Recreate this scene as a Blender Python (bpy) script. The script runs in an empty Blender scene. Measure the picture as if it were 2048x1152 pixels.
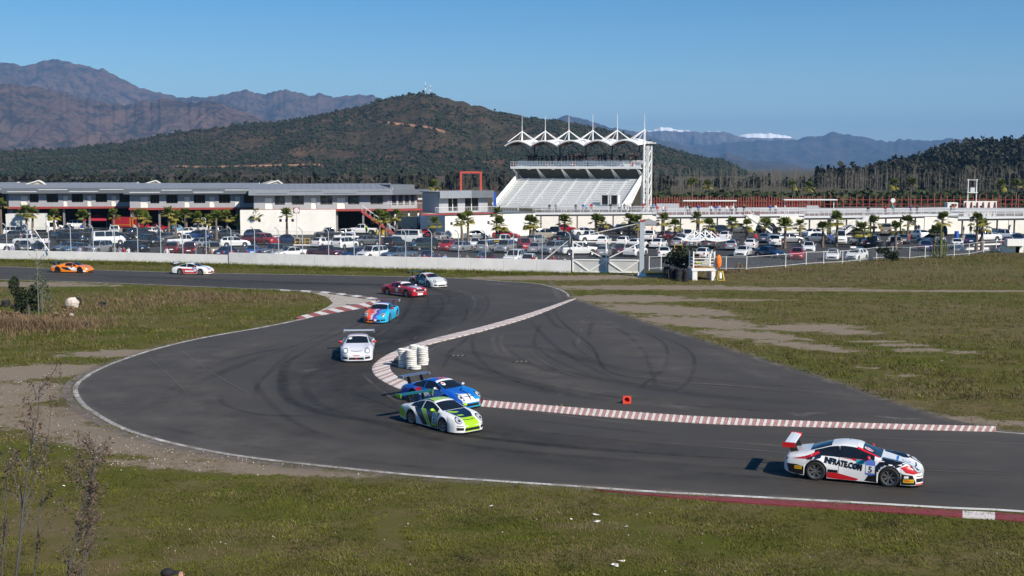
import bpy, bmesh, math, random
import numpy as np
from mathutils import Vector, Matrix
from mathutils.bvhtree import BVHTree
R = math.radians
scene = bpy.context.scene
col = scene.collection
random.seed(7)
# ------------------------------------------------------------ camera
CAM_H, FPX, PITCH = 11.8, 2400.0, R(5.78)
cam_data = bpy.data.cameras.new('camera')
cam_data.sensor_width = 36.0
cam_data.lens = 36.0 * FPX / 2048.0
cam_data.clip_start = 0.5
cam_data.clip_end = 90000
cam = bpy.data.objects.new('camera', cam_data)
cam.location = (0, 0, CAM_H)
cam.rotation_euler = (R(90) - PITCH, 0, 0)
col.objects.link(cam)
scene.camera = cam
# ------------------------------------------------------------ sky and sun
SUN_ELEV = R(37)
SUN_DIR = Vector((0.70 * math.cos(SUN_ELEV), -0.71 * math.cos(SUN_ELEV), math.sin(SUN_ELEV))).normalized()
world = bpy.data.worlds.new('World')
scene.world = world
world.use_nodes = True
wn = world.node_tree
sky_node = wn.nodes.new('ShaderNodeTexSky')
sky_node.sky_type = 'NISHITA'
sky_node.sun_disc = False
sky_node.sun_elevation = SUN_ELEV
sky_node.sun_rotation = math.atan2(SUN_DIR.x, SUN_DIR.y)
sky_node.altitude = 1500
sky_node.air_density = 1.0
sky_node.dust_density = 0.0
sky_node.ozone_density = 2.2
hsv = wn.nodes.new('ShaderNodeHueSaturation')
hsv.inputs['Saturation'].default_value = 1.45
wn.links.new(sky_node.outputs[0], hsv.inputs['Color'])
wn.links.new(hsv.outputs[0], wn.nodes['Background'].inputs[0])
wn.nodes['Background'].inputs[1].default_value = 0.084
sun_data = bpy.data.lights.new('sun', 'SUN')
sun_data.energy = 5.0
sun_data.angle = R(0.5)
sun_data.color = (1.0, 0.93, 0.82)
sun = bpy.data.objects.new('sun', sun_data)
sun.rotation_euler = SUN_DIR.to_track_quat('Z', 'Y').to_euler()
sun.location = (60, -60, 80)
col.objects.link(sun)
scene.view_settings.view_transform = 'Standard'
scene.view_settings.look = 'None'
scene.view_settings.exposure = 0.32
scene.view_settings.gamma = 1.0
scene.view_settings.use_curve_mapping = False
scene.cycles.transparent_max_bounces = 48
# ------------------------------------------------------------ survey helpers (photo measurements -> metres on site)
cP, sP = math.cos(PITCH), math.sin(PITCH)
def ray(px, py):
    u = (px - 1024) / FPX; v = -(py - 576) / FPX
    return Vector((u, cP + v * sP, -sP + v * cP))
def G(px, py, z=0.0):
    d = ray(px, py); t = (z - CAM_H) / d.z
    return Vector((d.x * t, d.y * t, z))
def at(px, py, Y):
    d = ray(px, py); t = Y / d.y
    return Vector((d.x * t, Y, CAM_H + d.z * t))
def px_scale(py): return (py - 333.0) / CAM_H          # photo pixels per metre for a thing standing at py
# ------------------------------------------------------------ numpy noise
def _hash(ix, iy, seed):
    h = (ix.astype(np.int64) * 374761393 + iy.astype(np.int64) * 668265263 + seed * 974634777) & 0x7fffffff
    h = ((h ^ (h >> 13)) * 1274126177) & 0x7fffffff
    return ((h ^ (h >> 16)) & 0xffff) / 65535.0
def vnoise(x, y, seed=0):
    x = np.asarray(x, float); y = np.asarray(y, float)
    ix = np.floor(x); iy = np.floor(y); fx = x - ix; fy = y - iy
    fx = fx * fx * (3 - 2 * fx); fy = fy * fy * (3 - 2 * fy)
    a = _hash(ix, iy, seed); b = _hash(ix + 1, iy, seed); c = _hash(ix, iy + 1, seed); d = _hash(ix + 1, iy + 1, seed)
    return (a * (1 - fx) + b * fx) * (1 - fy) + (c * (1 - fx) + d * fx) * fy
def fbm(x, y, seed=0, octv=4):
    s = 0; a = .5; n = 0
    for o in range(octv):
        s = s + a * vnoise(x * 2 ** o, y * 2 ** o, seed + o * 17); n += a; a *= .5
    return s / n
def ridged(x, y, seed=0, octv=4):
    s = 0; a = .5; n = 0
    for o in range(octv):
        s = s + a * (1 - np.abs(2 * vnoise(x * 2 ** o, y * 2 ** o, seed + o * 31) - 1)); n += a; a *= .5
    return s / n
# ------------------------------------------------------------ object helpers
def tag(o, label=None, cat=None, group=None, kind=None):
    if label: o['label'] = label
    if cat: o['category'] = cat
    if group: o['group'] = group
    if kind: o['kind'] = kind
    return o
def link(name, data, parent=None, loc=(0, 0, 0), rz=0, mat=None):
    o = bpy.data.objects.new(name, data)
    o.location = loc
    if rz: o.rotation_euler = (0, 0, rz)
    if parent: o.parent = parent
    col.objects.link(o)
    if mat is not None: set_mat(o, mat)
    return o
def set_mat(o, mat):
    if not isinstance(mat, (list, tuple)): mat = [mat]
    for i, m in enumerate(mat):
        if i < len(o.material_slots):
            o.material_slots[i].link = 'OBJECT'; o.material_slots[i].material = m
        else:
            o.data.materials.append(m)
def empty(name, loc=(0, 0, 0), rz=0, label=None, cat=None, group=None):
    o = bpy.data.objects.new(name, None)
    o.empty_display_size = .3
    o.location = loc; o.rotation_euler = (0, 0, rz)
    col.objects.link(o)
    return tag(o, label, cat, group)
def copy_tree(o, parent=None):
    c = o.copy(); col.objects.link(c)
    if parent: c.parent = parent
    for ch in [k for k in o.children]: copy_tree(ch, c)
    return c
class MB:
    """collects geometry of one part"""
    def __init__(self): self.v = []; self.f = []; self.m = []; self.mi = 0
    def add(self, vs, fs):
        b = len(self.v); self.v.extend([tuple(p) for p in vs])
        for f in fs: self.f.append(tuple(b + i for i in f)); self.m.append(self.mi)
        return self
    def box(self, c, s, rz=0, taper=1.0):
        hx, hy, hz = s[0] / 2, s[1] / 2, s[2] / 2
        cz, sz = math.cos(rz), math.sin(rz); vs = []
        for dz in (-1, 1):
            t = taper if dz > 0 else 1
            for dx, dy in ((-1, -1), (1, -1), (1, 1), (-1, 1)):
                x, y = dx * hx * t, dy * hy * t
                vs.append((c[0] + x * cz - y * sz, c[1] + x * sz + y * cz, c[2] + dz * hz))
        return self.add(vs, [(3, 2, 1, 0), (4, 5, 6, 7), (0, 1, 5, 4), (1, 2, 6, 5), (2, 3, 7, 6), (3, 0, 4, 7)])
    def span(self, x0, x1, y0, y1, z0, z1):
        return self.box(((x0 + x1) / 2, (y0 + y1) / 2, (z0 + z1) / 2), (abs(x1 - x0), abs(y1 - y0), abs(z1 - z0)))
    def beam(self, p0, p1, w, h=None):
        p0 = Vector(p0); p1 = Vector(p1); h = h or w
        d = (p1 - p0).normalized(); up = Vector((0, 0, 1))
        if abs(d.z) > .98: up = Vector((0, 1, 0))
        s = d.cross(up).normalized(); u = s.cross(d)
        vs = [p + s * (a * w / 2) + u * (b * h / 2) for p in (p0, p1) for a, b in ((-1, -1), (1, -1), (1, 1), (-1, 1))]
        return self.add(vs, [(0, 1, 2, 3), (7, 6, 5, 4), (0, 4, 5, 1), (1, 5, 6, 2), (2, 6, 7, 3), (3, 7, 4, 0)])
    def tube(self, pts, r, n=6, cap=True):
        pts = [Vector(p) for p in pts]
        rs = r if isinstance(r, (list, tuple)) else [r] * len(pts)
        vs = []; fs = []
        for i, p in enumerate(pts):
            d = (pts[min(i + 1, len(pts) - 1)] - pts[max(i - 1, 0)]).normalized()
            a = Vector((1, 0, 0)) if abs(d.x) < .8 else Vector((0, 1, 0))
            s = d.cross(a).normalized(); u = s.cross(d)
            for k in range(n):
                t = 2 * math.pi * k / n
                vs.append(p + (s * math.cos(t) + u * math.sin(t)) * rs[i])
        for i in range(len(pts) - 1):
            for k in range(n):
                a = i * n + k; b = i * n + (k + 1) % n
                fs.append((a, b, b + n, a + n))
        if cap: fs.append(tuple(range(n - 1, -1, -1))); fs.append(tuple(len(vs) - n + k for k in range(n)))
        return self.add(vs, fs)
    def lathe(self, prof, n=20, axis='Z', c=(0, 0, 0)):
        vs = []; fs = []; k = len(prof)
        for i in range(n):
            t = 2 * math.pi * i / n
            for r, h in prof:
                if axis == 'Z': p = (r * math.cos(t), r * math.sin(t), h)
                elif axis == 'Y': p = (r * math.cos(t), h, r * math.sin(t))
                else: p = (h, r * math.cos(t), r * math.sin(t))
                vs.append((p[0] + c[0], p[1] + c[1], p[2] + c[2]))
        for i in range(n):
            j = (i + 1) % n
            for a in range(k - 1): fs.append((i * k + a, j * k + a, j * k + a + 1, i * k + a + 1))
        return self.add(vs, fs)
    def ball(self, c, r, n=8, m=5, jit=0):
        rx, ry, rz = r if isinstance(r, (list, tuple)) else (r, r, r)
        vs = [(c[0], c[1], c[2] - rz)]
        for j in range(1, m):
            ph = math.pi * j / m - math.pi / 2
            for i in range(n):
                t = 2 * math.pi * i / n; q = 1 + random.uniform(-jit, jit)
                vs.append((c[0] + rx * q * math.cos(ph) * math.cos(t), c[1] + ry * q * math.cos(ph) * math.sin(t), c[2] + rz * q * math.sin(ph)))
        vs.append((c[0], c[1], c[2] + rz)); fs = []
        for i in range(n): fs.append((0, 1 + (i + 1) % n, 1 + i))
        for j in range(m - 2):
            for i in range(n):
                a = 1 + j * n + i; b = 1 + j * n + (i + 1) % n; fs.append((a, b, b + n, a + n))
        L = len(vs) - 1; o = 1 + (m - 2) * n
        for i in range(n): fs.append((o + i, o + (i + 1) % n, L))
        return self.add(vs, fs)
    def prism(self, poly, z0, z1, tf=lambda p: p):
        n = len(poly); vs = [tf((p[0], p[1], z)) for z in (z0, z1) for p in poly]
        fs = [tuple(range(n - 1, -1, -1)), tuple(range(n, 2 * n))] + [(i, (i + 1) % n, n + (i + 1) % n, n + i) for i in range(n)]
        return self.add(vs, fs)
    def mesh(self, name, smooth=False):
        me = bpy.data.meshes.new(name); me.from_pydata(self.v, [], self.f)
        if any(self.m): me.polygons.foreach_set('material_index', self.m)
        if smooth: me.polygons.foreach_set('use_smooth', [True] * len(me.polygons))
        me.update(); return me
    def build(self, name, mats, parent=None, loc=(0, 0, 0), rz=0, smooth=False):
        return link(name, self.mesh(name, smooth), parent, loc, rz, mats)
def npmesh(name, verts, faces, smooth=False):
    """verts (N,3) array, faces (M,k) array"""
    me = bpy.data.meshes.new(name); faces = np.asarray(faces); k = faces.shape[1]
    me.vertices.add(len(verts)); me.vertices.foreach_set('co', np.asarray(verts, np.float32).ravel())
    me.loops.add(faces.size); me.loops.foreach_set('vertex_index', faces.astype(np.int32).ravel())
    me.polygons.add(len(faces)); me.polygons.foreach_set('loop_start', np.arange(0, faces.size, k, dtype=np.int32))
    me.polygons.foreach_set('loop_total', np.full(len(faces), k, np.int32))
    if smooth: me.polygons.foreach_set('use_smooth', np.ones(len(faces), bool))
    me.update(calc_edges=True); me.validate(); return me
# ------------------------------------------------------------ materials
class NT:
    def __init__(self, name):
        self.mat = bpy.data.materials.new(name); self.mat.use_nodes = True
        self.t = self.mat.node_tree; self.b = self.t.nodes['Principled BSDF']; self.out = self.t.nodes['Material Output']
        self.co = self.n('ShaderNodeTexCoord').outputs['Object']
    def n(self, k, **kw):
        o = self.t.nodes.new(k)
        for a, v in kw.items(): setattr(o, a, v)
        return o
    def l(self, a, b): self.t.links.new(a, b)
    def noise(self, scale, detail=4, rough=.55, vec=None, dim='3D'):
        o = self.n('ShaderNodeTexNoise'); o.inputs['Scale'].default_value = scale
        o.inputs['Detail'].default_value = detail; o.inputs['Roughness'].default_value = rough
        self.l(vec or self.co, o.inputs['Vector']); return o.outputs['Fac']
    def ramp(self, fac, stops, interp='LINEAR'):
        o = self.n('ShaderNodeValToRGB'); cr = o.color_ramp; cr.interpolation = interp
        while len(cr.elements) < len(stops): cr.elements.new(.5)
        for e, (p, c) in zip(cr.elements, stops):
            e.position = p; e.color = (c, c, c, 1) if isinstance(c, (int, float)) else (*c[:3], 1)
        self.l(fac, o.inputs[0]); return o.outputs[0]
    def mix(self, fac, a, b, mode='MIX'):
        o = self.n('ShaderNodeMix', data_type='RGBA', blend_type=mode)
        for s, v in ((o.inputs[0], fac), (o.inputs[6], a), (o.inputs[7], b)):
            if isinstance(v, (int, float)): s.default_value = v
            elif isinstance(v, tuple): s.default_value = (*v[:3], 1)
            else: self.l(v, s)
        return o.outputs[2]
    def math(self, op, a, b=0, clamp=False):
        o = self.n('ShaderNodeMath', operation=op); o.use_clamp = clamp
        for s, v in ((o.inputs[0], a), (o.inputs[1], b)):
            if isinstance(v, (int, float)): s.default_value = v
            else: self.l(v, s)
        return o.outputs[0]
    def scaled(self, s):
        o = self.n('ShaderNodeMapping'); o.inputs['Scale'].default_value = s; self.l(self.co, o.inputs['Vector']); return o.outputs[0]
    def sep(self):
        o = self.n('ShaderNodeSeparateXYZ'); self.l(self.co, o.inputs[0]); return o.outputs
    def attr(self, name):
        o = self.n('ShaderNodeAttribute'); o.attribute_name = name; return o
    def bump(self, h, strength=.3, dist=.02):
        o = self.n('ShaderNodeBump'); o.inputs['Strength'].default_value = strength; o.inputs['Distance'].default_value = dist
        self.l(h, o.inputs['Height']); self.l(o.outputs[0], self.b.inputs['Normal'])
    def fin(self, color=None, rough=.6, metal=0, coat=0, spec=None):
        if color is not None:
            if isinstance(color, tuple): self.b.inputs['Base Color'].default_value = (*color[:3], 1)
            else: self.l(color, self.b.inputs['Base Color'])
        if isinstance(rough, (int, float)): self.b.inputs['Roughness'].default_value = rough
        else: self.l(rough, self.b.inputs['Roughness'])
        self.b.inputs['Metallic'].default_value = metal
        self.b.inputs['Coat Weight'].default_value = coat
        self.b.inputs['Coat Roughness'].default_value = .06
        if spec is not None: self.b.inputs['Specular IOR Level'].default_value = spec
        return self.mat
_mc = {}
def pm(name, c, rough=.6, metal=0, coat=0, var=.15, scale=3.0, spec=None, dirt=0):
    """plain procedural material with slight tonal variation and optional grime"""
    if name in _mc: return _mc[name]
    k = NT(name)
    f = k.noise(scale, 5)
    lo = tuple(max(0, x * (1 - var)) for x in c); hi = tuple(min(1, x * (1 + var)) for x in c)
    cc = k.ramp(f, [(.3, lo), (.7, hi)])
    if dirt:
        g = k.ramp(k.noise(scale * .6, 6, .7), [(.48, 0.0), (.75, float(dirt))])
        cc = k.mix(g, cc, (.20, .16, .12))
    _mc[name] = k.fin(cc, rough, metal, coat, spec)
    return _mc[name]
# ============================================================ THE SETTING
def cat_rom(pts, n=8):
    out = []; P = [Vector(p) for p in pts]
    for i in range(len(P) - 1):
        p0 = P[max(i - 1, 0)]; p1 = P[i]; p2 = P[i + 1]; p3 = P[min(i + 2, len(P) - 1)]
        for k in range(n):
            t = k / n
            out.append(.5 * ((2 * p1) + (p2 - p0) * t + (2 * p0 - 5 * p1 + 4 * p2 - p3) * t * t + (3 * p1 - p0 - 3 * p2 + p3) * t ** 3))
    out.append(P[-1]); return out
def gpts(pix, n=6, z=0.0): return cat_rom([G(x, y, z) for x, y in pix], n)
# track edges surveyed on the photograph
FAR = [(-420, 517), (0, 533), (194, 540), (431, 546.5), (640, 550), (904, 556), (997, 562), (1060, 566), (1091, 570), (1122, 579), (1137, 587), (1141, 594), (1150, 598)]
RUNOFF = [(1150, 598), (1205, 616), (1330, 657), (1455, 696), (1580, 735), (1714, 777), (1794, 806), (1901, 838), (1966, 852), (1992, 858), (2048, 866), (2400, 890), (3400, 957)]
NEAR = [(3400, 1126), (2400, 1056), (2048, 1026), (1900, 1018.5), (1700, 1007), (1500, 996), (1307, 986), (1150, 975), (1000, 965), (820, 952), (640, 933.7), (500, 917.5), (406, 902), (312, 881), (234, 855), (175, 821), (155, 803), (145, 781), (152, 765), (163, 757), (187, 742), (234, 722), (312, 697), (406, 675), (531, 653), (622, 634)]
APEX = [(622, 634), (690, 622), (735, 614), (758, 606), (762, 601), (747, 596), (654, 584.5), (560, 580), (406, 573.4), (219, 566), (0, 559), (-420, 546)]
outline = gpts(FAR)[:-1] + gpts(RUNOFF, 4)[:-1] + gpts(NEAR, 6) + gpts(APEX, 6)
def inside(poly, X, Y):
    px = np.array([p[0] for p in poly]); py = np.array([p[1] for p in poly]); r = np.zeros(X.shape, bool); j = len(px) - 1
    for i in range(len(px)):
        c = ((py[i] > Y) != (py[j] > Y)) & (X < (px[j] - px[i]) * (Y - py[i]) / (py[j] - py[i] + 1e-12) + px[i]); r ^= c; j = i
    return r
def sheet(name, pts, z, mat, kind='structure', parent=None):
    bm = bmesh.new(); vs = [bm.verts.new((p[0], p[1], z)) for p in pts]
    f = bm.faces.new(vs); bmesh.ops.triangulate(bm, faces=[f])
    for f in bm.faces:
        if f.normal.z < 0: f.normal_flip()
    me = bpy.data.meshes.new(name); bm.to_mesh(me); bm.free()
    o = link(name, me, parent, mat=mat)
    if kind: o['kind'] = kind
    return o
# --- ground: one sheet from the spectator bank under the camera to the horizon
def bank(y):
    t = np.clip((33.5 - y) / 33.5, 0, 1); return np.where(y < 33.5, 8.4 * t ** 1.05 + 1.2 * np.clip(t - .7, 0, 1), 0.0)
xs = np.concatenate([[-40000, -15000, -5000, -2000, -900, -500, -300, -200, -140], np.arange(-100, 100.1, .9), [140, 200, 300, 500, 900, 2000, 5000, 15000, 40000]])
ys = np.concatenate([[-400, -100, -30, -6], np.arange(0, 33, 1.5), np.arange(33, 60, .6), np.arange(60, 190, .9), [200, 215, 240, 280, 340, 420, 600, 900, 1500, 3000, 6000, 12000, 25000, 50000]])
XX, YY = np.meshgrid(xs, ys); nx, ny = len(xs), len(ys)
ZZ = bank(YY)
# worn earth: patches with shapes of their own
def blob(px, py, rx, ry, ang=0):
    c = G(px, py); dx = XX - c.x; dy = YY - c.y; a = R(ang); u = dx * math.cos(a) + dy * math.sin(a); v = -dx * math.sin(a) + dy * math.cos(a)
    return np.exp(-((u / rx) ** 2 + (v / ry) ** 2))
D = np.zeros_like(XX)
for a in [(0, 790, 5, 4.5, 0), (60, 832, 5, 3, -20), (140, 862, 5, 1.7, -30), (230, 885, 6, 1.6, -28), (330, 905, 5.5, 1.3, -18), (470, 935, 7, 1.0, -10), (600, 945, 5, .6, -6),
          (40, 745, 6, 3.5, 20), (130, 742, 4, 2, 0), (250, 706, 5, 2, 10), (1250, 597, 8, 4, 0), (1330, 620, 8, 4.2, -30), (1400, 645, 7, 3.6, -35), (1500, 670, 5, 2.6, -30), (1600, 690, 4, 1.6, -30), (1290, 575, 15, 3, 0), (1500, 577, 14, 1.6, 0), (1700, 581, 12, 1.0, 0), (1950, 582, 14, 1.2, 0),
          (1620, 655, 5, 2.6, 10), (1700, 665, 3, 1.2, 0), (1800, 690, 2.5, .9, 0), (1840, 700, 2.5, .8, 0), (1930, 705, 2, .7, 0), (1760, 683, 2.6, .5, 0), (1660, 700, 3, .8, -30), (1740, 735, 1.6, .5, -30), (1800, 750, 1.8, .5, -30), (1420, 600, 9, 1.2, 0), (1100, 556, 12, 3.2, 0), (1200, 552, 10, 2.5, 0),
          (60, 571, 13, 1.6, 0), (0, 567, 14, 2, 0), (1990, 845, 3.5, .9, -10), (1930, 838, 3, .6, -20)]:
    D = np.maximum(D, blob(*a))
W = np.zeros_like(XX)   # dry, straw-coloured growth
for a in [(300, 600, 12, 3, 0), (560, 598, 9, 3, 0), (100, 640, 10, 4, 0), (1250, 1000, 6, 1.4, 0), (1130, 1010, 5, 1.6, 0), (560, 1060, 4, .9, 20), (620, 1100, 4, 1.2, 0), (1700, 1120, 6, 1, 0), (1650, 560, 25, 8, 0), (1900, 540, 25, 10, 0), (1850, 620, 16, 10, 0), (1980, 660, 12, 8, 0), (1500, 548, 14, 4, 0), (1850, 800, 10, 4, -20), (60, 1050, 6, 4, 0), (250, 1130, 4, 1, 0), (960, 1120, 6, .8, 0), (450, 930, 9, 1.6, -10)]:
    W = np.maximum(W, blob(*a) * .9)
gv = np.stack([XX.ravel(), YY.ravel(), ZZ.ravel()], 1)
ii = np.arange(nx * ny).reshape(ny, nx)
gf = np.stack([ii[:-1, :-1].ravel(), ii[:-1, 1:].ravel(), ii[1:, 1:].ravel(), ii[1:, :-1].ravel()], 1)
gme = npmesh('ground', gv, gf, True)
for nm, arr in (('dirt', D), ('dry', W)):
    a = gme.attributes.new(nm, 'FLOAT', 'POINT'); a.data.foreach_set('value', arr.astype(np.float32).ravel())
k = NT('grass_and_earth')
n1 = k.noise(.11, 6, .62); n2 = k.noise(.9, 6, .7); n3 = k.noise(7.0, 7, .8); n4 = k.noise(.35, 5, .6, k.scaled((.55, 1.6, 1)))
green = k.mix(n3, (.020, .028, .002), (.124, .132, .012))
olive = k.mix(n3, (.042, .037, .008), (.158, .132, .036))
straw = k.mix(n3, (.075, .054, .025), (.220, .162, .084))
earth = k.mix(k.noise(5, 9, .85), (.095, .074, .052), (.365, .290, .215))
speck = k.ramp(k.noise(14, 3, .6), [(.60, 0.0), (.72, 1.0)])
c1 = k.mix(k.ramp(n1, [(.44, 0.0), (.62, 1.0)]), green, olive)
c1 = k.mix(k.ramp(n4, [(.52, 0.0), (.74, .8)]), c1, straw)
dryf = k.math('MULTIPLY', k.attr('dry').outputs['Fac'], k.ramp(n2, [(.35, .15), (.62, 1.0)]))
c1 = k.mix(dryf, c1, straw)
dsum = k.math('ADD', k.attr('dirt').outputs['Fac'], k.math('MULTIPLY', k.math('SUBTRACT', n2, .5), 1.7))
dsum = k.math('ADD', dsum, k.math('MULTIPLY', k.math('SUBTRACT', n3, .5), .9))
dm = k.ramp(dsum, [(.50, 0.0), (.62, 1.0)])
c1 = k.mix(dm, c1, earth)
c1 = k.mix(k.math('MULTIPLY', speck, .12), c1, (.42, .38, .30))
far = k.ramp(k.math('DIVIDE', k.sep()[1], 1000.0), [(.24, 0.0), (.30, 1.0)])
c1 = k.mix(far, c1, k.mix(n1, (.05, .05, .022), (.12, .09, .05)))
k.bump(k.math('ADD', k.math('MULTIPLY', n3, .5), n2), .7, .10)
M_ground = k.fin(c1, .95, spec=.15)
tag(link('ground', gme, mat=M_ground), kind='structure')
# --- track asphalt
k = NT('track_asphalt')
a1 = k.noise(.06, 5, .6); a2 = k.noise(.5, 5, .6, k.scaled((.35, 1.0, 1))); a3 = k.noise(55, 3, .7); a4 = k.noise(7, 4, .7)
cc = k.ramp(k.math('ADD', k.math('MULTIPLY', a1, .6), k.math('MULTIPLY', a2, .4)), [(.34, (.041, .035, .029)), (.50, (.057, .049, .041)), (.66, (.092, .080, .067))])
cc = k.mix(.45, cc, k.ramp(a3, [(.3, (.020, .018, .015)), (.7, (.105, .093, .080))]))
cc = k.mix(k.ramp(a4, [(.55, 0.0), (.8, .25)]), cc, (.11, .105, .10))
k.bump(a3, .25, .01)
M_asphalt = k.fin(cc, k.ramp(a2, [(.3, .68), (.7, .86)]), spec=.35)
sheet('track', outline, .008, M_asphalt)
# concrete apron inside the apex, behind the kerb
M_concrete = pm('pale_concrete', (.42, .37, .31), .9, var=.2, scale=1.5, dirt=.3)
APRON = [(530, 576.5), (600, 581.5), (654, 584.8), (747, 596.3), (760, 601), (757, 606), (735, 613.5), (690, 621.5), (622, 633.5), (600, 638.5), (590, 640), (628, 627), (655, 614), (666, 606), (655, 595), (630, 587), (580, 581)]
sheet('concrete_apron', [G(*p) for p in APRON], .013, M_concrete)
# --- painted edge lines
M_line = pm('worn_white_line_paint', (.62, .60, .57), .8, var=.12, scale=2, dirt=.35)
def ribbon(pts, w, z, off=0.0, kind=None):
    vs = []; fs = []
    for i, p in enumerate(pts):
        d = (pts[min(i + 1, len(pts) - 1)] - pts[max(i - 1, 0)]); d.z = 0; d.normalize(); nrm = Vector((-d.y, d.x, 0))
        ww = w[i] if isinstance(w, (list, tuple)) else w
        a = p + nrm * (off - ww / 2); b = p + nrm * (off + ww / 2); vs += [(a.x, a.y, z), (b.x, b.y, z)]
        if i: fs.append((2 * i - 2, 2 * i, 2 * i + 1, 2 * i - 1))
    return vs, fs
def line(name, pix, w, off, mat=M_line, z=.016, n=8):
    m = MB(); m.add(*ribbon(gpts(pix, n), w, z, off))
    return tag(m.build(name, mat), kind='structure')
line('track_edge_line', NEAR, .24, -.14)
line('track_edge_line', FAR[:-1], .14, -.16)
line('track_edge_line', APEX[6:], .13, .10)
line('track_edge_line', [(1992, 863), (2048, 867.5), (2400, 892), (3300, 952)], .14, -.05)
# rough concrete shoulder outside the hairpin line
M_shoulder = pm('weathered_shoulder', (.19, .15, .135), .95, var=.3, scale=2, dirt=.4)
m = MB(); m.add(*ribbon(gpts(NEAR[10:21], 8), .38, .004, .30)); tag(m.build('track_shoulder', M_shoulder), kind='structure')
# --- kerbs built block by block
M_kw = pm('kerb_white', (.66, .60, .57), .8, var=.15, scale=5, dirt=.35)
M_kr = pm('kerb_red', (.30, .085, .075), .8, var=.25, scale=5, dirt=.3)
M_kr2 = pm('kerb_worn_red', (.42, .22, .19), .8, var=.3, scale=6, dirt=.4)
M_kp = pm('kerb_faded_red', (.40, .27, .235), .85, var=.2, scale=6, dirt=.35)
M_kd = pm('kerb_deep_red', (.21, .030, .038), .75, var=.2, scale=3, dirt=.2)
def resample(pts, n):
    d = [0]
    for a, b in zip(pts, pts[1:]): d.append(d[-1] + (b - a).length)
    out = []; j = 0
    for i in range(n + 1):
        t = d[-1] * i / n
        while j < len(d) - 2 and d[j + 1] < t: j += 1
        f = (t - d[j]) / max(1e-9, d[j + 1] - d[j]); out.append(pts[j].lerp(pts[j + 1], min(1, f)))
    return out
def kerb(name, label, A, B, n, mats, h0=.02, h1=.075, tooth=.02, slant=0.0):
    root = tag(empty(name, (0, 0, 0)), kind='structure')
    a = resample(gpts(A, 8), n); b = resample(gpts(B, 8), n)
    for i in range(n):
        m = MB(); e = tooth
        b0 = b[i].lerp(b[i + 1], slant); b1 = b[i + 1].lerp(b[min(i + 2, n)], slant)
        q = [(a[i], h0 + e), (a[i + 1], h0), (b1, h1), (b0, h1 + e)]
        vs = [(p.x, p.y, -.03) for p, h in q] + [(p.x, p.y, h) for p, h in q]
        m.add(vs, [(4, 5, 6, 7), (0, 1, 5, 4), (1, 2, 6, 5), (2, 3, 7, 6), (3, 0, 4, 7)])
        m.build('kerb_block', mats[i % len(mats)], root)
    return root
SERR_A = [(962, 813.5), (1060, 821.5), (1180, 832), (1392, 847), (1580, 853.5), (1720, 857), (1860, 861), (1992, 864)]
SERR_B = [(962, 803), (1060, 811), (1200, 822), (1392, 835.5), (1580, 844), (1720, 849), (1860, 853), (1992, 856)]
kerb('serrated_kerb', '', SERR_A, SERR_B, 150, [M_kw, M_kr2], slant=.8)
BEND_A = [(1138, 600), (1060, 626), (966, 653), (872, 676), (810, 695), (772, 711), (750, 727), (744, 740), (754, 755), (779, 770), (812, 783), (870, 797), (962, 813)]
BEND_B = [(1151, 598.5), (1066, 633), (970, 661.5), (877, 685), (829, 698), (798, 711), (785, 723), (780, 736), (786, 748), (800, 758), (826, 770), (880, 786), (962, 802.5)]
kerb('apex_kerb', '', BEND_A, BEND_B, 130, [M_kw, M_kp, M_kw, M_kw, M_kp], .016, .06, .012)
INF_A = [(600, 639.5), (622, 634.5), (690, 622.5), (735, 614.5), (758, 607)]
INF_B = [(590, 637), (615, 630), (680, 615.5), (725, 608.5), (748, 602)]
kerb('inner_kerb', '', INF_A, INF_B, 12, [M_kr, M_kw])
INF2_A = [(560, 579.5), (654, 584), (747, 595.5), (764, 600)]
INF2_B = [(560, 581.8), (650, 587.5), (735, 599), (752, 603)]
kerb('inner_kerb', '', INF2_A, INF2_B, 12, [M_kw, M_shoulder])
OUT_A = [(1190, 979.5), (1307, 988), (1500, 998), (1700, 1009), (1925, 1022)]
OUT_B = [(1190, 981), (1307, 993), (1500, 1008), (1700, 1021), (1925, 1036)]
kerb('outer_kerb', '', OUT_A, OUT_B, 9, [M_kd], .02, .05, 0)
kerb('outer_kerb', '', [(1925, 1022), (1957, 1023.8), (1990, 1025.5)], [(1925, 1036), (1957, 1038), (1990, 1040)], 1, [M_kw], .02, .05, 0)
kerb('outer_kerb', '', [(1990, 1025.5), (2048, 1029), (2400, 1059), (3300, 1122)], [(1990, 1040), (2048, 1044), (2400, 1076), (3300, 1142)], 9, [M_kd], .02, .05, 0)
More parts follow.
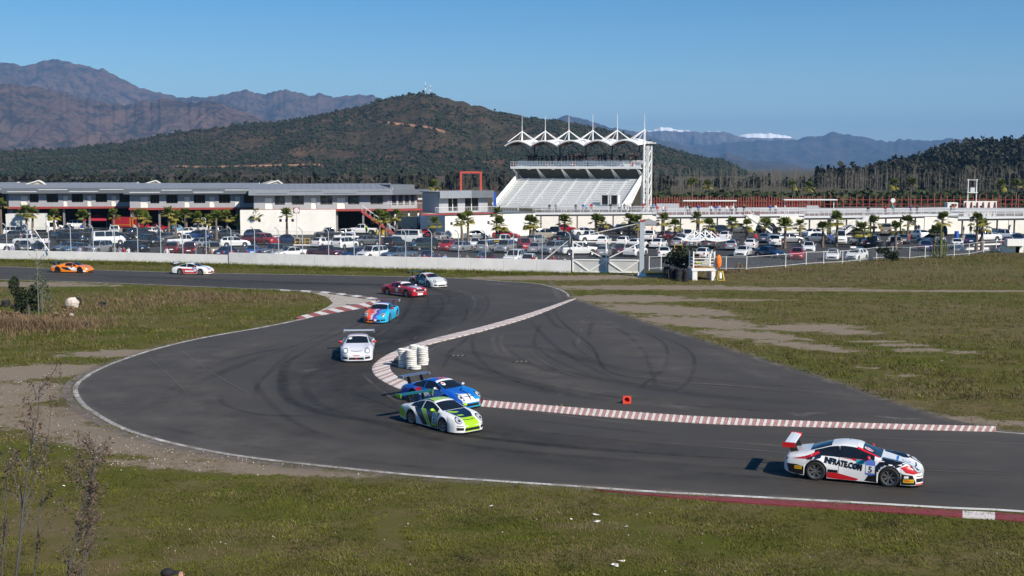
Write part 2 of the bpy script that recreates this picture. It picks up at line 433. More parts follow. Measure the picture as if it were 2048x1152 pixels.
# --- tyre marks laid on the asphalt: soft-edged films
def markmat(name, c, a, sc=2.2, lo=.36, hi=.64):
    k = NT(name); mx = k.n('ShaderNodeMixShader'); tr = k.n('ShaderNodeBsdfTransparent')
    f = k.math('MULTIPLY', k.ramp(k.noise(sc, 6, .7), [(lo, 0.0), (hi, a)]), k.attr('soft').outputs['Fac'])
    k.fin(c, .75); k.l(f, mx.inputs[0]); k.l(tr.outputs[0], mx.inputs[1]); k.l(k.b.outputs[0], mx.inputs[2]); k.l(mx.outputs[0], k.out.inputs[0]); return k.mat
def soft_ribbon(name, pts, w, z, mat, kind='structure', fade=True):
    vs = []; fs = []; at_ = []; n = len(pts)
    for i, p in enumerate(pts):
        d = (pts[min(i + 1, n - 1)] - pts[max(i - 1, 0)]); d.z = 0; d.normalize(); nr = Vector((-d.y, d.x, 0)); e = min(1, 5 * min(i, n - 1 - i) / n) if fade else 1
        for q, s_ in ((-1, 0), (-.5, .8), (0, 1), (.5, .8), (1, 0)): c = p + nr * (q * w / 2); vs.append((c.x, c.y, z)); at_.append(s_ * e)
        if i: fs += [(5 * i - 5 + j, 5 * i + j, 5 * i + j + 1, 5 * i - 4 + j) for j in range(4)]
    me = npmesh(name, np.array(vs), np.array(fs)); a_ = me.attributes.new('soft', 'FLOAT', 'POINT'); a_.data.foreach_set('value', np.array(at_, np.float32))
    o = link(name, me, mat=mat); tag(o, kind=kind); return o
M_rub = markmat('rubber_mark', (.012, .011, .010), .46, 1.6, .28, .64)
M_rub2 = markmat('faint_rubber_mark', (.018, .017, .016), .27, 1.0, .22, .64)
M_dust = markmat('dust_stain', (.26, .235, .21), .55)
M_line_rub = markmat('racing_line_rubber', (.020, .019, .018), .34, .5, .30, .70)
M_polish = markmat('dusty_asphalt', (.165, .146, .126), .62, .35, .36, .70)
M_seam = markmat('paving_seam', (.16, .15, .14), .6, 3)
marks = []
for pix, w, mt in [([(1165, 630), (1240, 660), (1285, 700), (1300, 735), (1310, 765), (1318, 775)], .25, 0), ([(1100, 600), (1120, 640), (1180, 690), (1200, 725), (1215, 742), (1260, 755), (1330, 760)], .22, 0), ([(1280, 780), (1290, 768), (1320, 745), (1335, 720), (1330, 690), (1300, 670), (1240, 650)], .22, 0),
                   ([(1345, 785), (1375, 765), (1388, 735), (1385, 710), (1360, 690), (1300, 665)], .22, 0), ([(1310, 765), (1360, 770), (1450, 780)], .2, 1), ([(880, 740), (990, 760), (1150, 790), (1400, 810), (1700, 830)], .9, 1), ([(900, 700), (1000, 715), (1150, 750), (1400, 790), (1650, 810)], .8, 1), ([(1000, 690), (1100, 700), (1250, 740), (1500, 770)], .7, 1), ([(860, 700), (960, 735), (1100, 775), (1300, 800)], .5, 1),
                   ([(640, 700), (580, 720), (565, 760), (580, 800), (660, 830), (800, 850), (1000, 880), (1400, 915), (2048, 950)], .5, 0), ([(690, 735), (625, 745), (610, 770), (640, 810), (760, 850), (960, 895), (1300, 925), (2048, 975)], .35, 1), ([(440, 790), (450, 810), (520, 830), (640, 832)], .3, 0), ([(240, 835), (330, 800), (420, 755), (560, 700)], .5, 1), ([(305, 810), (360, 770), (460, 720), (600, 690)], .35, 1), ([(370, 780), (430, 815), (540, 850), (760, 900)], .8, 1),
                   ([(900, 565), (870, 600), (850, 640), (810, 680), (760, 700), (720, 745), (740, 790), (860, 840), (1100, 880), (1600, 925)], 1.6, 1), ([(840, 565), (820, 600), (790, 640), (720, 690), (660, 735), (680, 790), (800, 850)], 1.2, 1), ([(0, 545), (300, 555), (600, 566), (800, 572), (900, 585), (920, 610), (880, 640)], 1.3, 1),
                   ([(310, 850), (480, 890), (700, 920), (1000, 950)], .3, 1), ([(1085, 610), (1110, 650), (1150, 660)], .3, 1), ([(1060, 640), (1120, 700), (1250, 770)], .25, 1),
                   ([(1575, 825), (1600, 832), (1615, 828), (1660, 828)], .35, 2), ([(1745, 833), (1800, 838), (1850, 840)], .3, 2), ([(1100, 560), (1120, 600)], .4, 2), ([(600, 745), (640, 738)], .5, 2), ([(1340, 812), (1370, 815)], .3, 2), ([(885, 600), (915, 596)], .3, 2), ([(1114, 791), (1126, 790)], .25, 2)]:
    mt = [M_rub, M_rub2, M_dust][mt]; pts = gpts(pix, 10); n = len(pts)
    o = soft_ribbon('dust_stain' if mt is M_dust else 'tyre_mark', pts, w * (1.5 if mt is M_rub else 1.9), .018 + .0003 * len(marks), mt); marks.append(o)
for pix, w, mt, nm in [([(-60, 550), (200, 555), (500, 566), (760, 572), (860, 590), (850, 630), (790, 670), (735, 705), (712, 745), (740, 790), (850, 835), (1100, 878), (1500, 925), (2200, 985)], 5.2, M_line_rub, 'racing_line'), ([(900, 570), (960, 590), (930, 625), (840, 665), (700, 700), (600, 745), (620, 800), (760, 860), (1100, 920), (1600, 965), (2200, 1010)], 3.2, M_line_rub, 'racing_line'),
                       ([(560, 665), (400, 700), (270, 745), (230, 790), (300, 840), (480, 885), (760, 925), (1100, 955)], 7.0, M_polish, 'dusty_asphalt'), ([(620, 650), (500, 690), (400, 730), (370, 780), (430, 830), (620, 880)], 4.0, M_polish, 'dusty_asphalt'),
                       ([(1120, 625), (1200, 655), (1270, 690), (1320, 735), (1500, 790)], 6.0, M_polish, 'dusty_asphalt'), ([(980, 690), (1050, 730), (1130, 770), (1300, 805), (1600, 830)], 3.0, M_polish, 'dusty_asphalt'), ([(1380, 690), (1500, 735), (1650, 785), (1850, 840)], 3.5, M_polish, 'dusty_asphalt'), ([(950, 565), (1050, 575), (1110, 590)], 3.5, M_polish, 'dusty_asphalt')]:
    marks.append(soft_ribbon(nm, gpts(pix, 10), w, .018 + .0003 * len(marks), mt))
rs = random.Random(4); cl_a = gpts([(-60, 550), (200, 555), (500, 566), (760, 572), (860, 590), (850, 630), (790, 670), (720, 705), (680, 745), (700, 790), (820, 840), (1100, 885), (1500, 930), (2200, 990)], 14); cl_b = gpts([(1150, 610), (1080, 640), (1040, 690), (1100, 740), (1280, 780), (1500, 800), (1800, 835)], 14)
for i in range(84):      # scuffs following the run of the bend
    cl = cl_a if i % 4 else cl_b; n_ = rs.randint(10, 34); j = rs.randint(0, len(cl) - n_ - 1); of_ = rs.uniform(-5.5, 5.5) if cl is cl_a else rs.uniform(-5, 5); pts = []
    for q in range(j, j + n_):
        d = cl[min(q + 1, len(cl) - 1)] - cl[max(q - 1, 0)]; d.normalize(); pts.append(cl[q] + Vector((-d.y, d.x, 0)) * (of_ + .5 * math.sin((q - j) * .12)))
    if all(inside([(p.x, p.y) for p in outline], np.array([p.x for p in pts]), np.array([p.y for p in pts]))):
        marks.append(soft_ribbon('tyre_mark', pts, rs.uniform(.18, .5), .018 + .0003 * len(marks), [M_rub2, M_rub2, M_polish][i % 3]))
M_edge = markmat('edge_dust', (.24, .20, .155), .75, 1.3, .42, .66)
marks.append(soft_ribbon('edge_dust', gpts(NEAR[4:], 8), 1.3, .0177, M_edge, fade=False)); marks.append(soft_ribbon('edge_dust', gpts(RUNOFF[:-1], 8), 1.6, .0172, M_edge, fade=False)); marks.append(soft_ribbon('edge_dust', gpts(FAR[1:], 6), 1.5, .0174, M_edge, fade=False))
for pix in ([(285, 708), (330, 745), (380, 795)], [(345, 690), (420, 745), (520, 800)], [(1500, 870), (1800, 880), (2100, 893)], [(1180, 905), (1500, 925), (2100, 955)]):
    marks.append(soft_ribbon('paving_seam', gpts(pix, 10), .14, .018 + .0003 * len(marks), M_seam))
# --- car park asphalt
k = NT('car_park_asphalt')
p1 = k.noise(.05, 5, .6); p3 = k.noise(20, 3, .7)
k_c = k.mix(.3, k.ramp(p1, [(.3, (.032, .031, .031)), (.7, (.058, .055, .053))]), k.ramp(p3, [(.3, .03), (.7, .10)]))
M_park = k.fin(k_c, .85, spec=.3)
PARK = [(-500, 500), (-100, 508), (300, 516), (700, 528), (1000, 537), (1143, 541), (1290, 541), (1320, 545), (1450, 541), (1560, 532), (1700, 522), (1830, 514), (1930, 510), (2000, 503), (2300, 496), (3000, 486), (3000, 440), (2000, 446), (1300, 448), (900, 452), (-300, 445)]
sheet('car_park', [G(*p) for p in PARK], .010, M_park)
# --- mountains
def pxline(pts, x): return np.interp(x, [p[0] for p in pts], [p[1] for p in pts])
def ridge_z(px, py, Y):
    v = -(py - 576) / FPX; dy = cP + v * sP; dz = -sP + v * cP; return CAM_H + Y * dz / dy
def mountain(name, ridge, Dr, depth, mat, nu, nv, seed, rough=.3, fx=1.0, jag=0.0, kind='structure', back=.45):
    px = np.linspace(ridge[0][0], ridge[-1][0], nu); v = np.concatenate([np.linspace(0, 1, nv), np.linspace(1, 1 + back, max(4, nv // 3))[1:]])
    PX, V = np.meshgrid(px, v); Y = Dr - depth * (1 - V)
    zr = ridge_z(px, pxline(ridge, px), Dr)
    if jag: zr = zr + jag * (fbm(px * .09, px * 0 + seed, seed, 4) - .5) + jag * .55 * (ridged(px * .055, px * 0 + seed, seed + 3, 3) - .6)
    X = (PX - 1024) / FPX * Y / cP
    s = np.where(V <= 1, V ** 1.25, 1 - ((V - 1) / back) ** 1.3)
    L = depth * .35
    sp = ridged(X / L * fx + .35 * fbm(X / L, Y / L, seed + 5), Y / L * .55, seed, 6)
    nz = (sp - .62) * rough * np.clip(4 * V * (1 - V) + .0, 0, 1) * np.where(V <= 1, 1, 0)
    Z = zr[None, :] * np.clip(s + nz, -.02, 1.5) - 1.0
    lim = (zr[None, :]) * Y / Dr * .985
    Z = np.where(V < 1, np.minimum(Z, lim), Z)
    n0, n1 = V.shape; idx = np.arange(n0 * n1).reshape(n0, n1)
    f = np.stack([idx[:-1, :-1].ravel(), idx[:-1, 1:].ravel(), idx[1:, 1:].ravel(), idx[1:, :-1].ravel()], 1)
    me = npmesh(name, np.stack([X.ravel(), Y.ravel(), Z.ravel()], 1), f, True)
    o = link(name, me, mat=mat); tag(o, kind=kind); return o, X, Y, Z
def hillmat(name, rock, rock2, bush, sc, cover=(.42, .58), snow=None):
    k = NT(name); a = k.noise(sc, 6, .65); b = k.noise(sc * 6, 6, .7); c = k.noise(sc * 30, 4, .7)
    cc = k.mix(k.ramp(a, [(.35, 0.0), (.65, 1.0)]), rock, rock2)
    f = k.math('ADD', k.math('MULTIPLY', b, .6), k.math('MULTIPLY', c, .4))
    cc = k.mix(k.ramp(f, [(cover[0], 0.0), (cover[1], 1.0)]), cc, bush)
    if snow:
        h = k.math('ADD', k.math('DIVIDE', k.math('SUBTRACT', k.sep()[2], snow[0]), snow[1]), k.math('MULTIPLY', k.math('SUBTRACT', k.noise(sc * 5, 6, .75), .5), snow[2]))
        cc = k.mix(k.ramp(h, [(.42, 0.0), (.56, 1.0)]), cc, (.86, .88, .92))
    return k.fin(cc, .95, spec=.1)
M_hill = hillmat('scrub_hill', (.115, .068, .045), (.060, .048, .027), (.024, .026, .013), .006, (.44, .58))
M_brown = hillmat('dry_mountain', (.145, .090, .072), (.082, .058, .048), (.030, .027, .027), .0016, (.46, .57))
M_blue = hillmat('far_mountain', (.105, .082, .074), (.066, .056, .052), (.034, .036, .038), .0010)
M_snow = hillmat('snow_mountain', (.20, .16, .15), (.13, .11, .11), (.07, .07, .075), .0012, snow=(362, 40, 2.2))
M_snow2 = hillmat('snow_field_mountain', (.20, .17, .16), (.15, .13, .13), (.09, .09, .10), .0012, snow=(318, 24, 1.6))
HILL = [(-620, 318), (-220, 302), (-100, 300), (0, 296), (110, 298), (240, 285), (350, 266), (490, 249), (560, 243), (640, 229), (700, 216), (760, 201), (800, 191), (850, 185), (880, 191), (930, 203), (1000, 223), (1060, 234), (1120, 240), (1170, 248), (1250, 269), (1320, 291), (1380, 310), (1420, 317), (1450, 321), (1500, 350), (1560, 372), (1640, 392)]
hill_o, HX, HY, HZ = mountain('near_hill', HILL, 1900, 620, M_hill, 420, 150, 3, .42, 1.3, 5)
mountain('brown_mountain', [(-220, 160), (0, 164), (60, 170), (130, 183), (200, 202), (260, 208), (330, 198), (400, 203), (440, 204), (480, 215), (540, 237), (620, 268), (720, 310), (800, 330)], 5200, 1500, M_brown, 420, 170, 11, .80, 1.5, 26)
mountain('brown_mountain', [(-220, 116), (0, 121), (35, 125), (62, 134), (90, 126), (115, 119), (155, 122), (190, 132), (230, 141), (265, 160), (300, 177), (340, 186), (380, 195), (410, 194), (460, 188), (500, 179), (530, 188), (580, 180), (605, 184), (625, 191), (645, 187), (680, 193), (700, 191), (750, 190), (800, 210), (900, 260), (1000, 320)], 8600, 2300, M_brown, 460, 170, 23, .80, 1.6, 30)
mountain('far_mountain', [(960, 330), (1000, 270), (1040, 243), (1100, 239), (1137, 230), (1180, 243), (1230, 256), (1290, 270), (1330, 282), (1400, 305), (1450, 322), (1550, 342), (1650, 352)], 9400, 1900, M_blue, 180, 80, 31, .5, 1.8, 22)
mountain('far_mountain', [(1330, 360), (1380, 335), (1430, 312), (1450, 305), (1480, 318), (1560, 325), (1640, 344), (1740, 358)], 6500, 1100, M_blue, 110, 60, 37, .4, 1.5, 14)
mountain('far_mountain', [(1180, 275), (1290, 282), (1400, 290), (1480, 282), (1530, 281), (1580, 279), (1620, 272), (1660, 265), (1690, 269), (1720, 275), (1760, 283), (1800, 278), (1850, 283), (1890, 276), (1960, 285), (2040, 282), (2140, 290), (2700, 285)], 11500, 2400, M_blue, 300, 110, 41, .55, 2.0, 35)
mountain('snow_mountain', [(1180, 290), (1230, 268), (1290, 263), (1320, 255), (1335, 256), (1350, 259), (1385, 262), (1400, 266), (1410, 262), (1440, 263), (1470, 272), (1520, 282), (1580, 288)], 12800, 1600, M_snow, 220, 80, 47, .6, 1.6, 26)
mountain('snow_mountain', [(1420, 290), (1460, 275), (1475, 270), (1500, 267), (1530, 266), (1552, 268), (1570, 272), (1600, 285)], 13600, 1500, M_snow2, 130, 60, 53, .5, 1.6, 20)
# --- air
m = MB(); m.box((0, 12000, 495), (60000, 31000, 1012)); haze = m.build('haze', None); tag(haze, 'thin bluish air over the valley', kind='stuff')
hm = bpy.data.materials.new('haze_air'); hm.use_nodes = True; t = hm.node_tree; t.nodes.remove(t.nodes['Principled BSDF'])
pv = t.nodes.new('ShaderNodeVolumePrincipled'); pv.inputs['Color'].default_value = (.26, .56, 1.0, 1); pv.inputs['Density'].default_value = 6.2e-5
pv.inputs['Anisotropy'].default_value = 0.0
t.links.new(pv.outputs[0], t.nodes['Material Output'].inputs['Volume']); haze.data.materials.append(hm)
# ============================================================ BUILDINGS AND STRUCTURES
M_white = pm('white_render', (.80, .77, .71), .85, var=.05, scale=.8, dirt=.10)
M_wpaint = pm('white_steel_paint', (.87, .86, .83), .5, var=.04, scale=2, dirt=.06)
M_wconc = pm('white_painted_concrete', (.84, .81, .78), .9, var=.06, scale=.9, dirt=.12)
M_grey = pm('grey_cladding', (.36, .36, .38), .6, var=.06, scale=1)
M_bluegrey = pm('blue_grey_fascia', (.13, .145, .165), .5, var=.08, scale=.7)
M_lightfascia = pm('light_fascia', (.26, .28, .31), .5, var=.06, scale=.7)
M_roof = pm('zinc_roof', (.29, .295, .31), .45, .2, var=.07, scale=.6)
M_red = pm('red_steel', (.34, .055, .045), .5, var=.12, scale=2, dirt=.1)
M_redp = pm('red_orange_portal', (.50, .085, .06), .5, var=.08, scale=1)
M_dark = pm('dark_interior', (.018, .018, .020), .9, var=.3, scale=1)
M_glassd = pm('dark_window_glass', (.012, .014, .018), .08, var=.2, scale=1)
M_glassl = pm('bright_room_glass', (.10, .10, .095), .1, var=.9, scale=.9)
M_galv = pm('galvanised_steel', (.46, .50, .54), .5, .3, var=.1, scale=4)
M_steel = pm('dark_steel', (.045, .045, .05), .6, var=.2, scale=3)
M_yellow = pm('yellow_paint', (.62, .40, .03), .5, var=.1, scale=4)
M_blackrub = pm('black_rubber', (.016, .016, .017), .8, var=.3, scale=9)
M_railw = pm('pale_grey_rail', (.62, .63, .64), .5, var=.06, scale=3)
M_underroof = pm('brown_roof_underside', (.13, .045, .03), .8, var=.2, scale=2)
M_slab = pm('grey_slab', (.34, .33, .32), .85, var=.12, scale=1.5)
k = NT('chain_link')
xo = k.sep(); per = .075
def _diag(sgn):
    s = k.math('ADD', k.math('ADD', xo[0], xo[1]), xo[2]) if sgn > 0 else k.math('SUBTRACT', k.math('ADD', xo[0], xo[1]), xo[2])
    return k.math('LESS_THAN', k.math('FRACT', k.math('DIVIDE', s, per)), .045)
mk = k.math('MAXIMUM', _diag(1), _diag(-1)); mx = k.n('ShaderNodeMixShader'); tr = k.n('ShaderNodeBsdfTransparent')
k.fin((.42, .44, .46), .5, .4); k.l(mk, mx.inputs[0]); k.l(tr.outputs[0], mx.inputs[1]); k.l(k.b.outputs[0], mx.inputs[2]); k.l(mx.outputs[0], k.out.inputs[0])
M_mesh = k.mat
# --- barrier wall in panels
def wallrun(pix, h, label, th=.25, plen=3.6):
    root = empty('barrier_wall', G(*pix[0]), 0, label, 'wall')
    pts = gpts(pix, 6); L = sum((b - a).length for a, b in zip(pts, pts[1:])); n = max(2, int(L / plen)); q = resample(pts, n)
    for i in range(n):
        a = q[i] - root.location; b = q[i + 1] - root.location; d = (b - a).normalized()
        hh = h + random.uniform(-.012, .012)
        m = MB(); m.beam(a + d * .012 + Vector((0, random.uniform(-.008, .008), hh / 2 - .15)), b - d * .012 + Vector((0, 0, hh / 2 - .15)), th, hh + .3)
        m.build('wall_panel', M_wconc, root)
    return root, q
BARL = [(-260, 510), (0, 517.5), (256, 523), (458, 528)]
BARR = [(459, 528.2), (512, 530), (768, 537), (1024, 543), (1141, 546)]
wallrun(BARL, 1.12, 'low white concrete barrier wall running past the parked cars beside the far straight')
wallrun(BARR, 1.42, 'taller white concrete barrier wall ending at the white mesh gate')
fr = empty('chain_link_fence', G(13, 517), 0, 'tall chain link fence with bent post tops standing on the white barrier wall', 'fence')
tops = []
for x in [-75, -30, 13, 55, 97, 141, 186, 229, 275, 321, 365, 412, 462, 509, 557, 605, 657, 708, 759, 811, 863, 917, 971, 1027, 1084, 1140]:
    by = np.interp(x, [p[0] for p in BARL + BARR], [p[1] for p in BARL + BARR]); b = G(x, by) + Vector((0, .28, 0)) - fr.location
    m = MB(); m.tube([b, b + Vector((0, 0, 4.15)), b + Vector((-.15, -.10, 4.4)), b + Vector((-.42, -.25, 4.6))], .055, 6)
    m.build('post', M_galv, fr); tops.append(b)
m = MB()
for a, b in zip(tops, tops[1:]):
    m.add([a + Vector((0, 0, 1.2)), b + Vector((0, 0, 1.2)), b + Vector((0, 0, 4.1)), a + Vector((0, 0, 4.1))], [(0, 1, 2, 3)])
m.build('wire_mesh', M_mesh, fr)
m = MB()
for a, b in zip(tops, tops[1:]):
    for z in (2.6, 4.12): m.tube([a + Vector((0, 0, z)), b + Vector((0, 0, z))], .010, 4, False)
m.build('tension_wire', M_galv, fr)
for (x0, y0, z0), (x1, z1) in [((97, 521, 1.1), (66, 4.0)), ((1087, 545, 1.3), (1137, 3.6))]:
    a = G(x0, y0) + Vector((0, .45, z0)) - fr.location; b = G(x1, np.interp(x1, [p[0] for p in BARL + BARR], [p[1] for p in BARL + BARR])) + Vector((0, .45, z1)) - fr.location
    m = MB(); m.tube([a, b], .06, 6); m.build('brace', M_wpaint, fr)
# --- low fence on the right
fr2 = empty('field_fence', G(1322, 541), 0, 'low wire fence with thin white posts between the dry grass and the car park', 'fence')
FP = [(1298, 541), (1322, 540), (1368, 542), (1452, 541), (1493, 541), (1571, 535), (1612, 531), (1647, 529), (1685, 527), (1720, 524), (1753, 519), (1785, 518), (1819, 519), (1850, 516), (1908, 513), (1938, 511), (1967, 505), (1992, 504), (2040, 502), (2100, 500), (2170, 498), (2250, 497), (2330, 495)]
pv_ = None; m2 = MB(); m3 = MB()
for x, y in FP:
    b = G(x, y) - fr2.location; m = MB(); m.tube([b - Vector((0, 0, .1)), b + Vector((0, 0, 1.62))], .045, 6); m.build('post', M_wpaint, fr2)
    if pv_ is not None:
        for z in (.25, 1.55): m2.tube([pv_ + Vector((0, 0, z)), b + Vector((0, 0, z))], .02, 4, False)
        m3.add([pv_, b, b + Vector((0, 0, 1.5)), pv_ + Vector((0, 0, 1.5))], [(0, 1, 2, 3)])
    pv_ = b
m2.build('rail', M_wpaint, fr2); m3.build('wire_mesh', M_mesh, fr2)
# --- white sliding gate
a = G(1144, 546); b = G(1281, 547.5); L = (b - a).length; rz = math.atan2((b - a).y, (b - a).x)
gt = empty('sliding_gate', a, rz, 'white steel sliding gate with crossed braces and grey lower sheet', 'gate')
m = MB(); T = .13
for u in (0.1, L / 2, L - .1): m.beam((u, 0, .12), (u, 0, 3.55), T)
for z in (.15, 1.5, 3.5): m.beam((0.03, 0, z), (L - .03, 0, z), T - .006)
m.build('gate_frame', M_wpaint, gt)
m = MB()
for p, q in (((.1, 3.45), (L / 2, 1.55)), ((L - .1, 3.45), (L / 2, 1.55)), ((.15, 1.45), (L / 4, .2)), ((L / 4, .2), (L / 2, 1.45)), ((L / 2, 1.45), (3 * L / 4, .2)), ((3 * L / 4, .2), (L - .15, 1.45))):
    m.beam((p[0], -.03, p[1]), (q[0], -.03, q[1]), .10)
m.build('cross_brace', M_wpaint, gt)
m = MB(); m.span(.1, L - .1, .02, .05, .2, 1.46); m.build('lower_sheet', pm('pale_gate_sheet', (.50, .50, .48), .7, var=.06, scale=1), gt)
m = MB(); m.add([(.1, .02, 1.5), (L - .1, .02, 1.5), (L - .1, .02, 3.5), (.1, .02, 3.5)], [(0, 1, 2, 3)]); m.build('wire_mesh', M_mesh, gt)
ps = empty('gate_post', G(1283, 553), 0, 'thick pale post on a white concrete foot at the end of the sliding gate', 'post')
m = MB(); m.box((0, 0, 3.0), (.48, .48, 5.9)); m.build('shaft', M_galv, ps)
m = MB(); m.box((0, 0, .16), (.95, .9, .36), 0, .85); m.build('foot', M_wconc, ps)
m = MB(); m.tube([(-.2, .1, 5.75), (-5.4, 1.5, 4.5)], .045, 6); m.build('stay_bar', M_wpaint, ps)
m = MB(); m.box((0, -.26, 6.02), (.52, .06, .2)); m.build('cap_plate', M_red, ps)
# --- wall with openings, local frame: u along facade, v back, z up
def facade(parent, u0, u1, z0, z1, ops, mat, v0=0.0, th=.25):
    us = sorted(set([u0, u1] + [c for o in ops for c in (o[0], o[1])]))
    m = MB()
    for a, b in zip(us, us[1:]):
        if b - a < .02: continue
        hits = sorted([(o[2], o[3]) for o in ops if o[0] <= a + .01 and o[1] >= b - .01])
        z = z0
        for lo, hi in hits:
            if lo > z + .01: m.span(a, b, v0, v0 + th, z, lo)
            z = max(z, hi)
        if z < z1 - .01: m.span(a, b, v0, v0 + th, z, z1)
    return m.build('wall', mat, parent)
def lframe(px0, Y0, px1, Y1, py=420):
    a = at(px0, py, Y0); b = at(px1, py, Y1); a.z = b.z = 0
    return a, b, math.atan2(b.y - a.y, b.x - a.x), (b - a).length
def u_of(px, a, b):
    d = ray(px, 420); e = b - a
    # a + e*s = d*t
    det = e.x * (-d.y) - e.y * (-d.x); s = ((-a.x) * (-d.y) - (-a.y) * (-d.x)) / det
    return s * e.length
def module(px0, Y0, px1, Y1, wins, doors, label, white=None, gable=None, light=False, base_dark=None):
    a, b, rz, L = lframe(px0, Y0, px1, Y1)
    U = lambda p: min(L - .05, max(.05, u_of(p, a, b)))
    root = empty('pit_building', a, rz, label, 'building', 'pit buildings')
    ops = [(U(w[0]), U(w[1]), 5.15, 6.72) for w in wins] + [(U(d[0]), U(d[1]), 4.42, 6.35) for d in doors]
    facade(root, 0, L, 4.36, 6.95, ops, M_grey)
    for w in wins:
        f = MB(); u0, u1 = U(w[0]), U(w[1])
        for z in (5.15, 6.68): f.span(u0, u1, .08, .16, z, z + .05)
        for u in np.linspace(u0, u1 - .05, 4): f.span(u, u + .05, .085, .155, 5.2, 6.68)
        wo = f.build('window', M_steel, root)
        g = MB(); g.span(u0, u1, .17, .2, 5.15, 6.72); g.build('pane', M_glassl if light else M_glassd, wo)
    for d in doors:
        g = MB(); g.span(U(d[0]) + .03, U(d[1]) - .03, .10, .16, 4.42, 6.32); dd = g.build('door', M_white, root)
        h = MB(); h.box((U(d[1]) - .18, .07, 5.3), (.05, .05, .16)); h.build('handle', M_steel, dd)
    m = MB(); m.span(0, L, .3, 12.8, 4.0, 4.32); m.build('floor_slab', M_slab, root)
    m = MB(); m.span(-.1, L + .1, -.55, -.2, 4.0, 4.36); m.span(-.1, L + .1, -.2, .28, 4.05, 4.2); m.build('red_beam', M_red, root)
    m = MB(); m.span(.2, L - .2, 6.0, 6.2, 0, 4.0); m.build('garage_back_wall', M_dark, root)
    for u in np.arange(.3, L, 4.6): m = MB(); m.span(u, u + .35, .32, .65, 0, 3.99); m.build('column', pm('grey_column', (.20, .20, .21), .7), root)
    # fascia and roof
    m = MB(); m.span(-.8, L + .4, -1.45, -1.3, 6.85, 7.85); m.build('fascia', M_lightfascia if light else M_bluegrey, root)
    n = 4
    for i in range(n):
        s0 = -.2 + i * L / n + .4; z = 7.12 if i % 2 == 0 else 7.5
        m = MB(); m.span(s0, s0 + L / n - .3, -1.49, -1.452, z, z + .13 if not light else z + .06); m.build('fascia_strip', M_railw if not light else M_bluegrey, root)
    m = MB(); m.add([(-.8, -1.3, 6.88), (L + .4, -1.3, 6.88), (L + .4, .3, 6.94), (-.8, .3, 6.94)], [(0, 1, 2, 3)]); m.build('soffit', M_grey, root)
    m = MB(); m.add([(-.8, -1.42, 7.86), (L + .4, -1.42, 7.86), (L + .4, 6, 8.75), (-.8, 6, 8.75), (L + .4, 13.2, 7.7), (-.8, 13.2, 7.7)], [(0, 1, 2, 3), (3, 2, 4, 5)]); rf = m.build('roof', M_roof, root)
    m = MB()
    for u in np.arange(-.6, L + .3, 1.1): m.beam((u, -1.40, 7.885), (u, 6, 8.775), .05)
    m.build('roof_seam', M_roof, rf)
    m = MB(); m.add([(L + .2, -1.3, 6.9), (L + .2, 13, 6.9), (L + .2, 13, 7.7), (L + .2, 6, 8.72), (L + .2, -1.3, 7.84)], [(0, 1, 2, 3, 4)])
    m.build('roof_end', pm('gable_panel', (.50, .46, .40), .8), root)
    m = MB(); m.span(L - .2, L - .05, .3, 12.9, 0, 6.9); m.build('end_wall', M_grey, root); m = MB(); m.span(.05, .2, .3, 12.9, 0, 6.9); m.build('end_wall', M_grey, root)
    m = MB(); m.beam((L + .43, -1.3, 7.84), (L + .43, 6, 8.76), .05, .22); m.beam((L + .43, 6, 8.76), (L + .43, 13, 7.7), .05, .22); m.build('verge_trim', M_white, root)
    m = MB(); m.span(0, L, 12.9, 13.0, 0, 6.9); m.build('rear_wall', M_grey, root)
    if gable:
        g0 = at(gable[0], 372, Y1 - 2) - a; g1 = at(gable[2], 366, Y1 - 2) - a; gp = at(gable[1], 361.5, Y1 - 2) - a
        iv = Matrix.Rotation(-rz, 3, 'Z'); g0, g1, gp = iv @ g0, iv @ g1, iv @ gp
        bk = Vector((-1.5, 7, 0)); m = MB(); zb = 7.9; A = Vector((g0.x, g0.y, zb)); B = Vector((g1.x, g1.y, zb)); Pk = Vector((gp.x, gp.y, gp.z))
        m.add([A, B, Pk, A + bk, B + bk, Pk + bk], [(0, 1, 2), (0, 2, 5, 3), (2, 1, 4, 5)]); go = m.build('gable', pm('gable_panel', (.50, .46, .40), .8), rf)
        m = MB(); m.beam(A + Vector((0, -.1, 0)), Pk + Vector((0, -.1, .05)), .3, .18); m.beam(Pk + Vector((0, -.1, .05)), B + Vector((0, -.1, 0)), .3, .18); m.build('gable_trim', M_white, rf)
    if white:
        w0, w1 = u_of(white[0], a, b), u_of(white[1], a, b)
        holes = [(U(h) - .22 if h > px0 else u_of(h, a, b) - .22, (U(h) if h > px0 else u_of(h, a, b)) + .22, 2.25, 2.75) for h in white[2]]
        wb = empty('garage_wall', (0, 0, 0)); wb.parent = root
        facade(wb, w0, w1, 0, 4.22, holes, M_white, -1.7, .3)
        for h in holes:
            m = MB(); m.span(h[0] - .02, h[1] + .02, -1.42, -1.395, 2.2, 2.8); m.build('vent_recess', M_dark, wb)
        m = MB(); m.span(w0, w0 + .3, -1.4, 5.9, 0, 4.2); m.span(w1 - .3, w1, -1.4, 5.9, 0, 4.2); m.span(w0, w1, -1.68, .2, 4.225, 4.3); m.build('side_wall', M_white, wb)
    return root, a, b, rz, L
module(-235, 227, 16, 229.5, [(-60, -40), (-30, -8), (-2, 14)], [(-20, -12)], 'grey pit building behind the white box truck, its roof cut off by the next one', gable=(33, 78, 101))
module(18, 223, 262, 226, [(60, 78), (94, 117), (144, 167), (192, 215), (240, 261)], [(42, 56), (127, 136), (175, 184), (223, 233)], 'grey pit building with dark windows above the red tent and red truck', gable=(266, 312, 335))
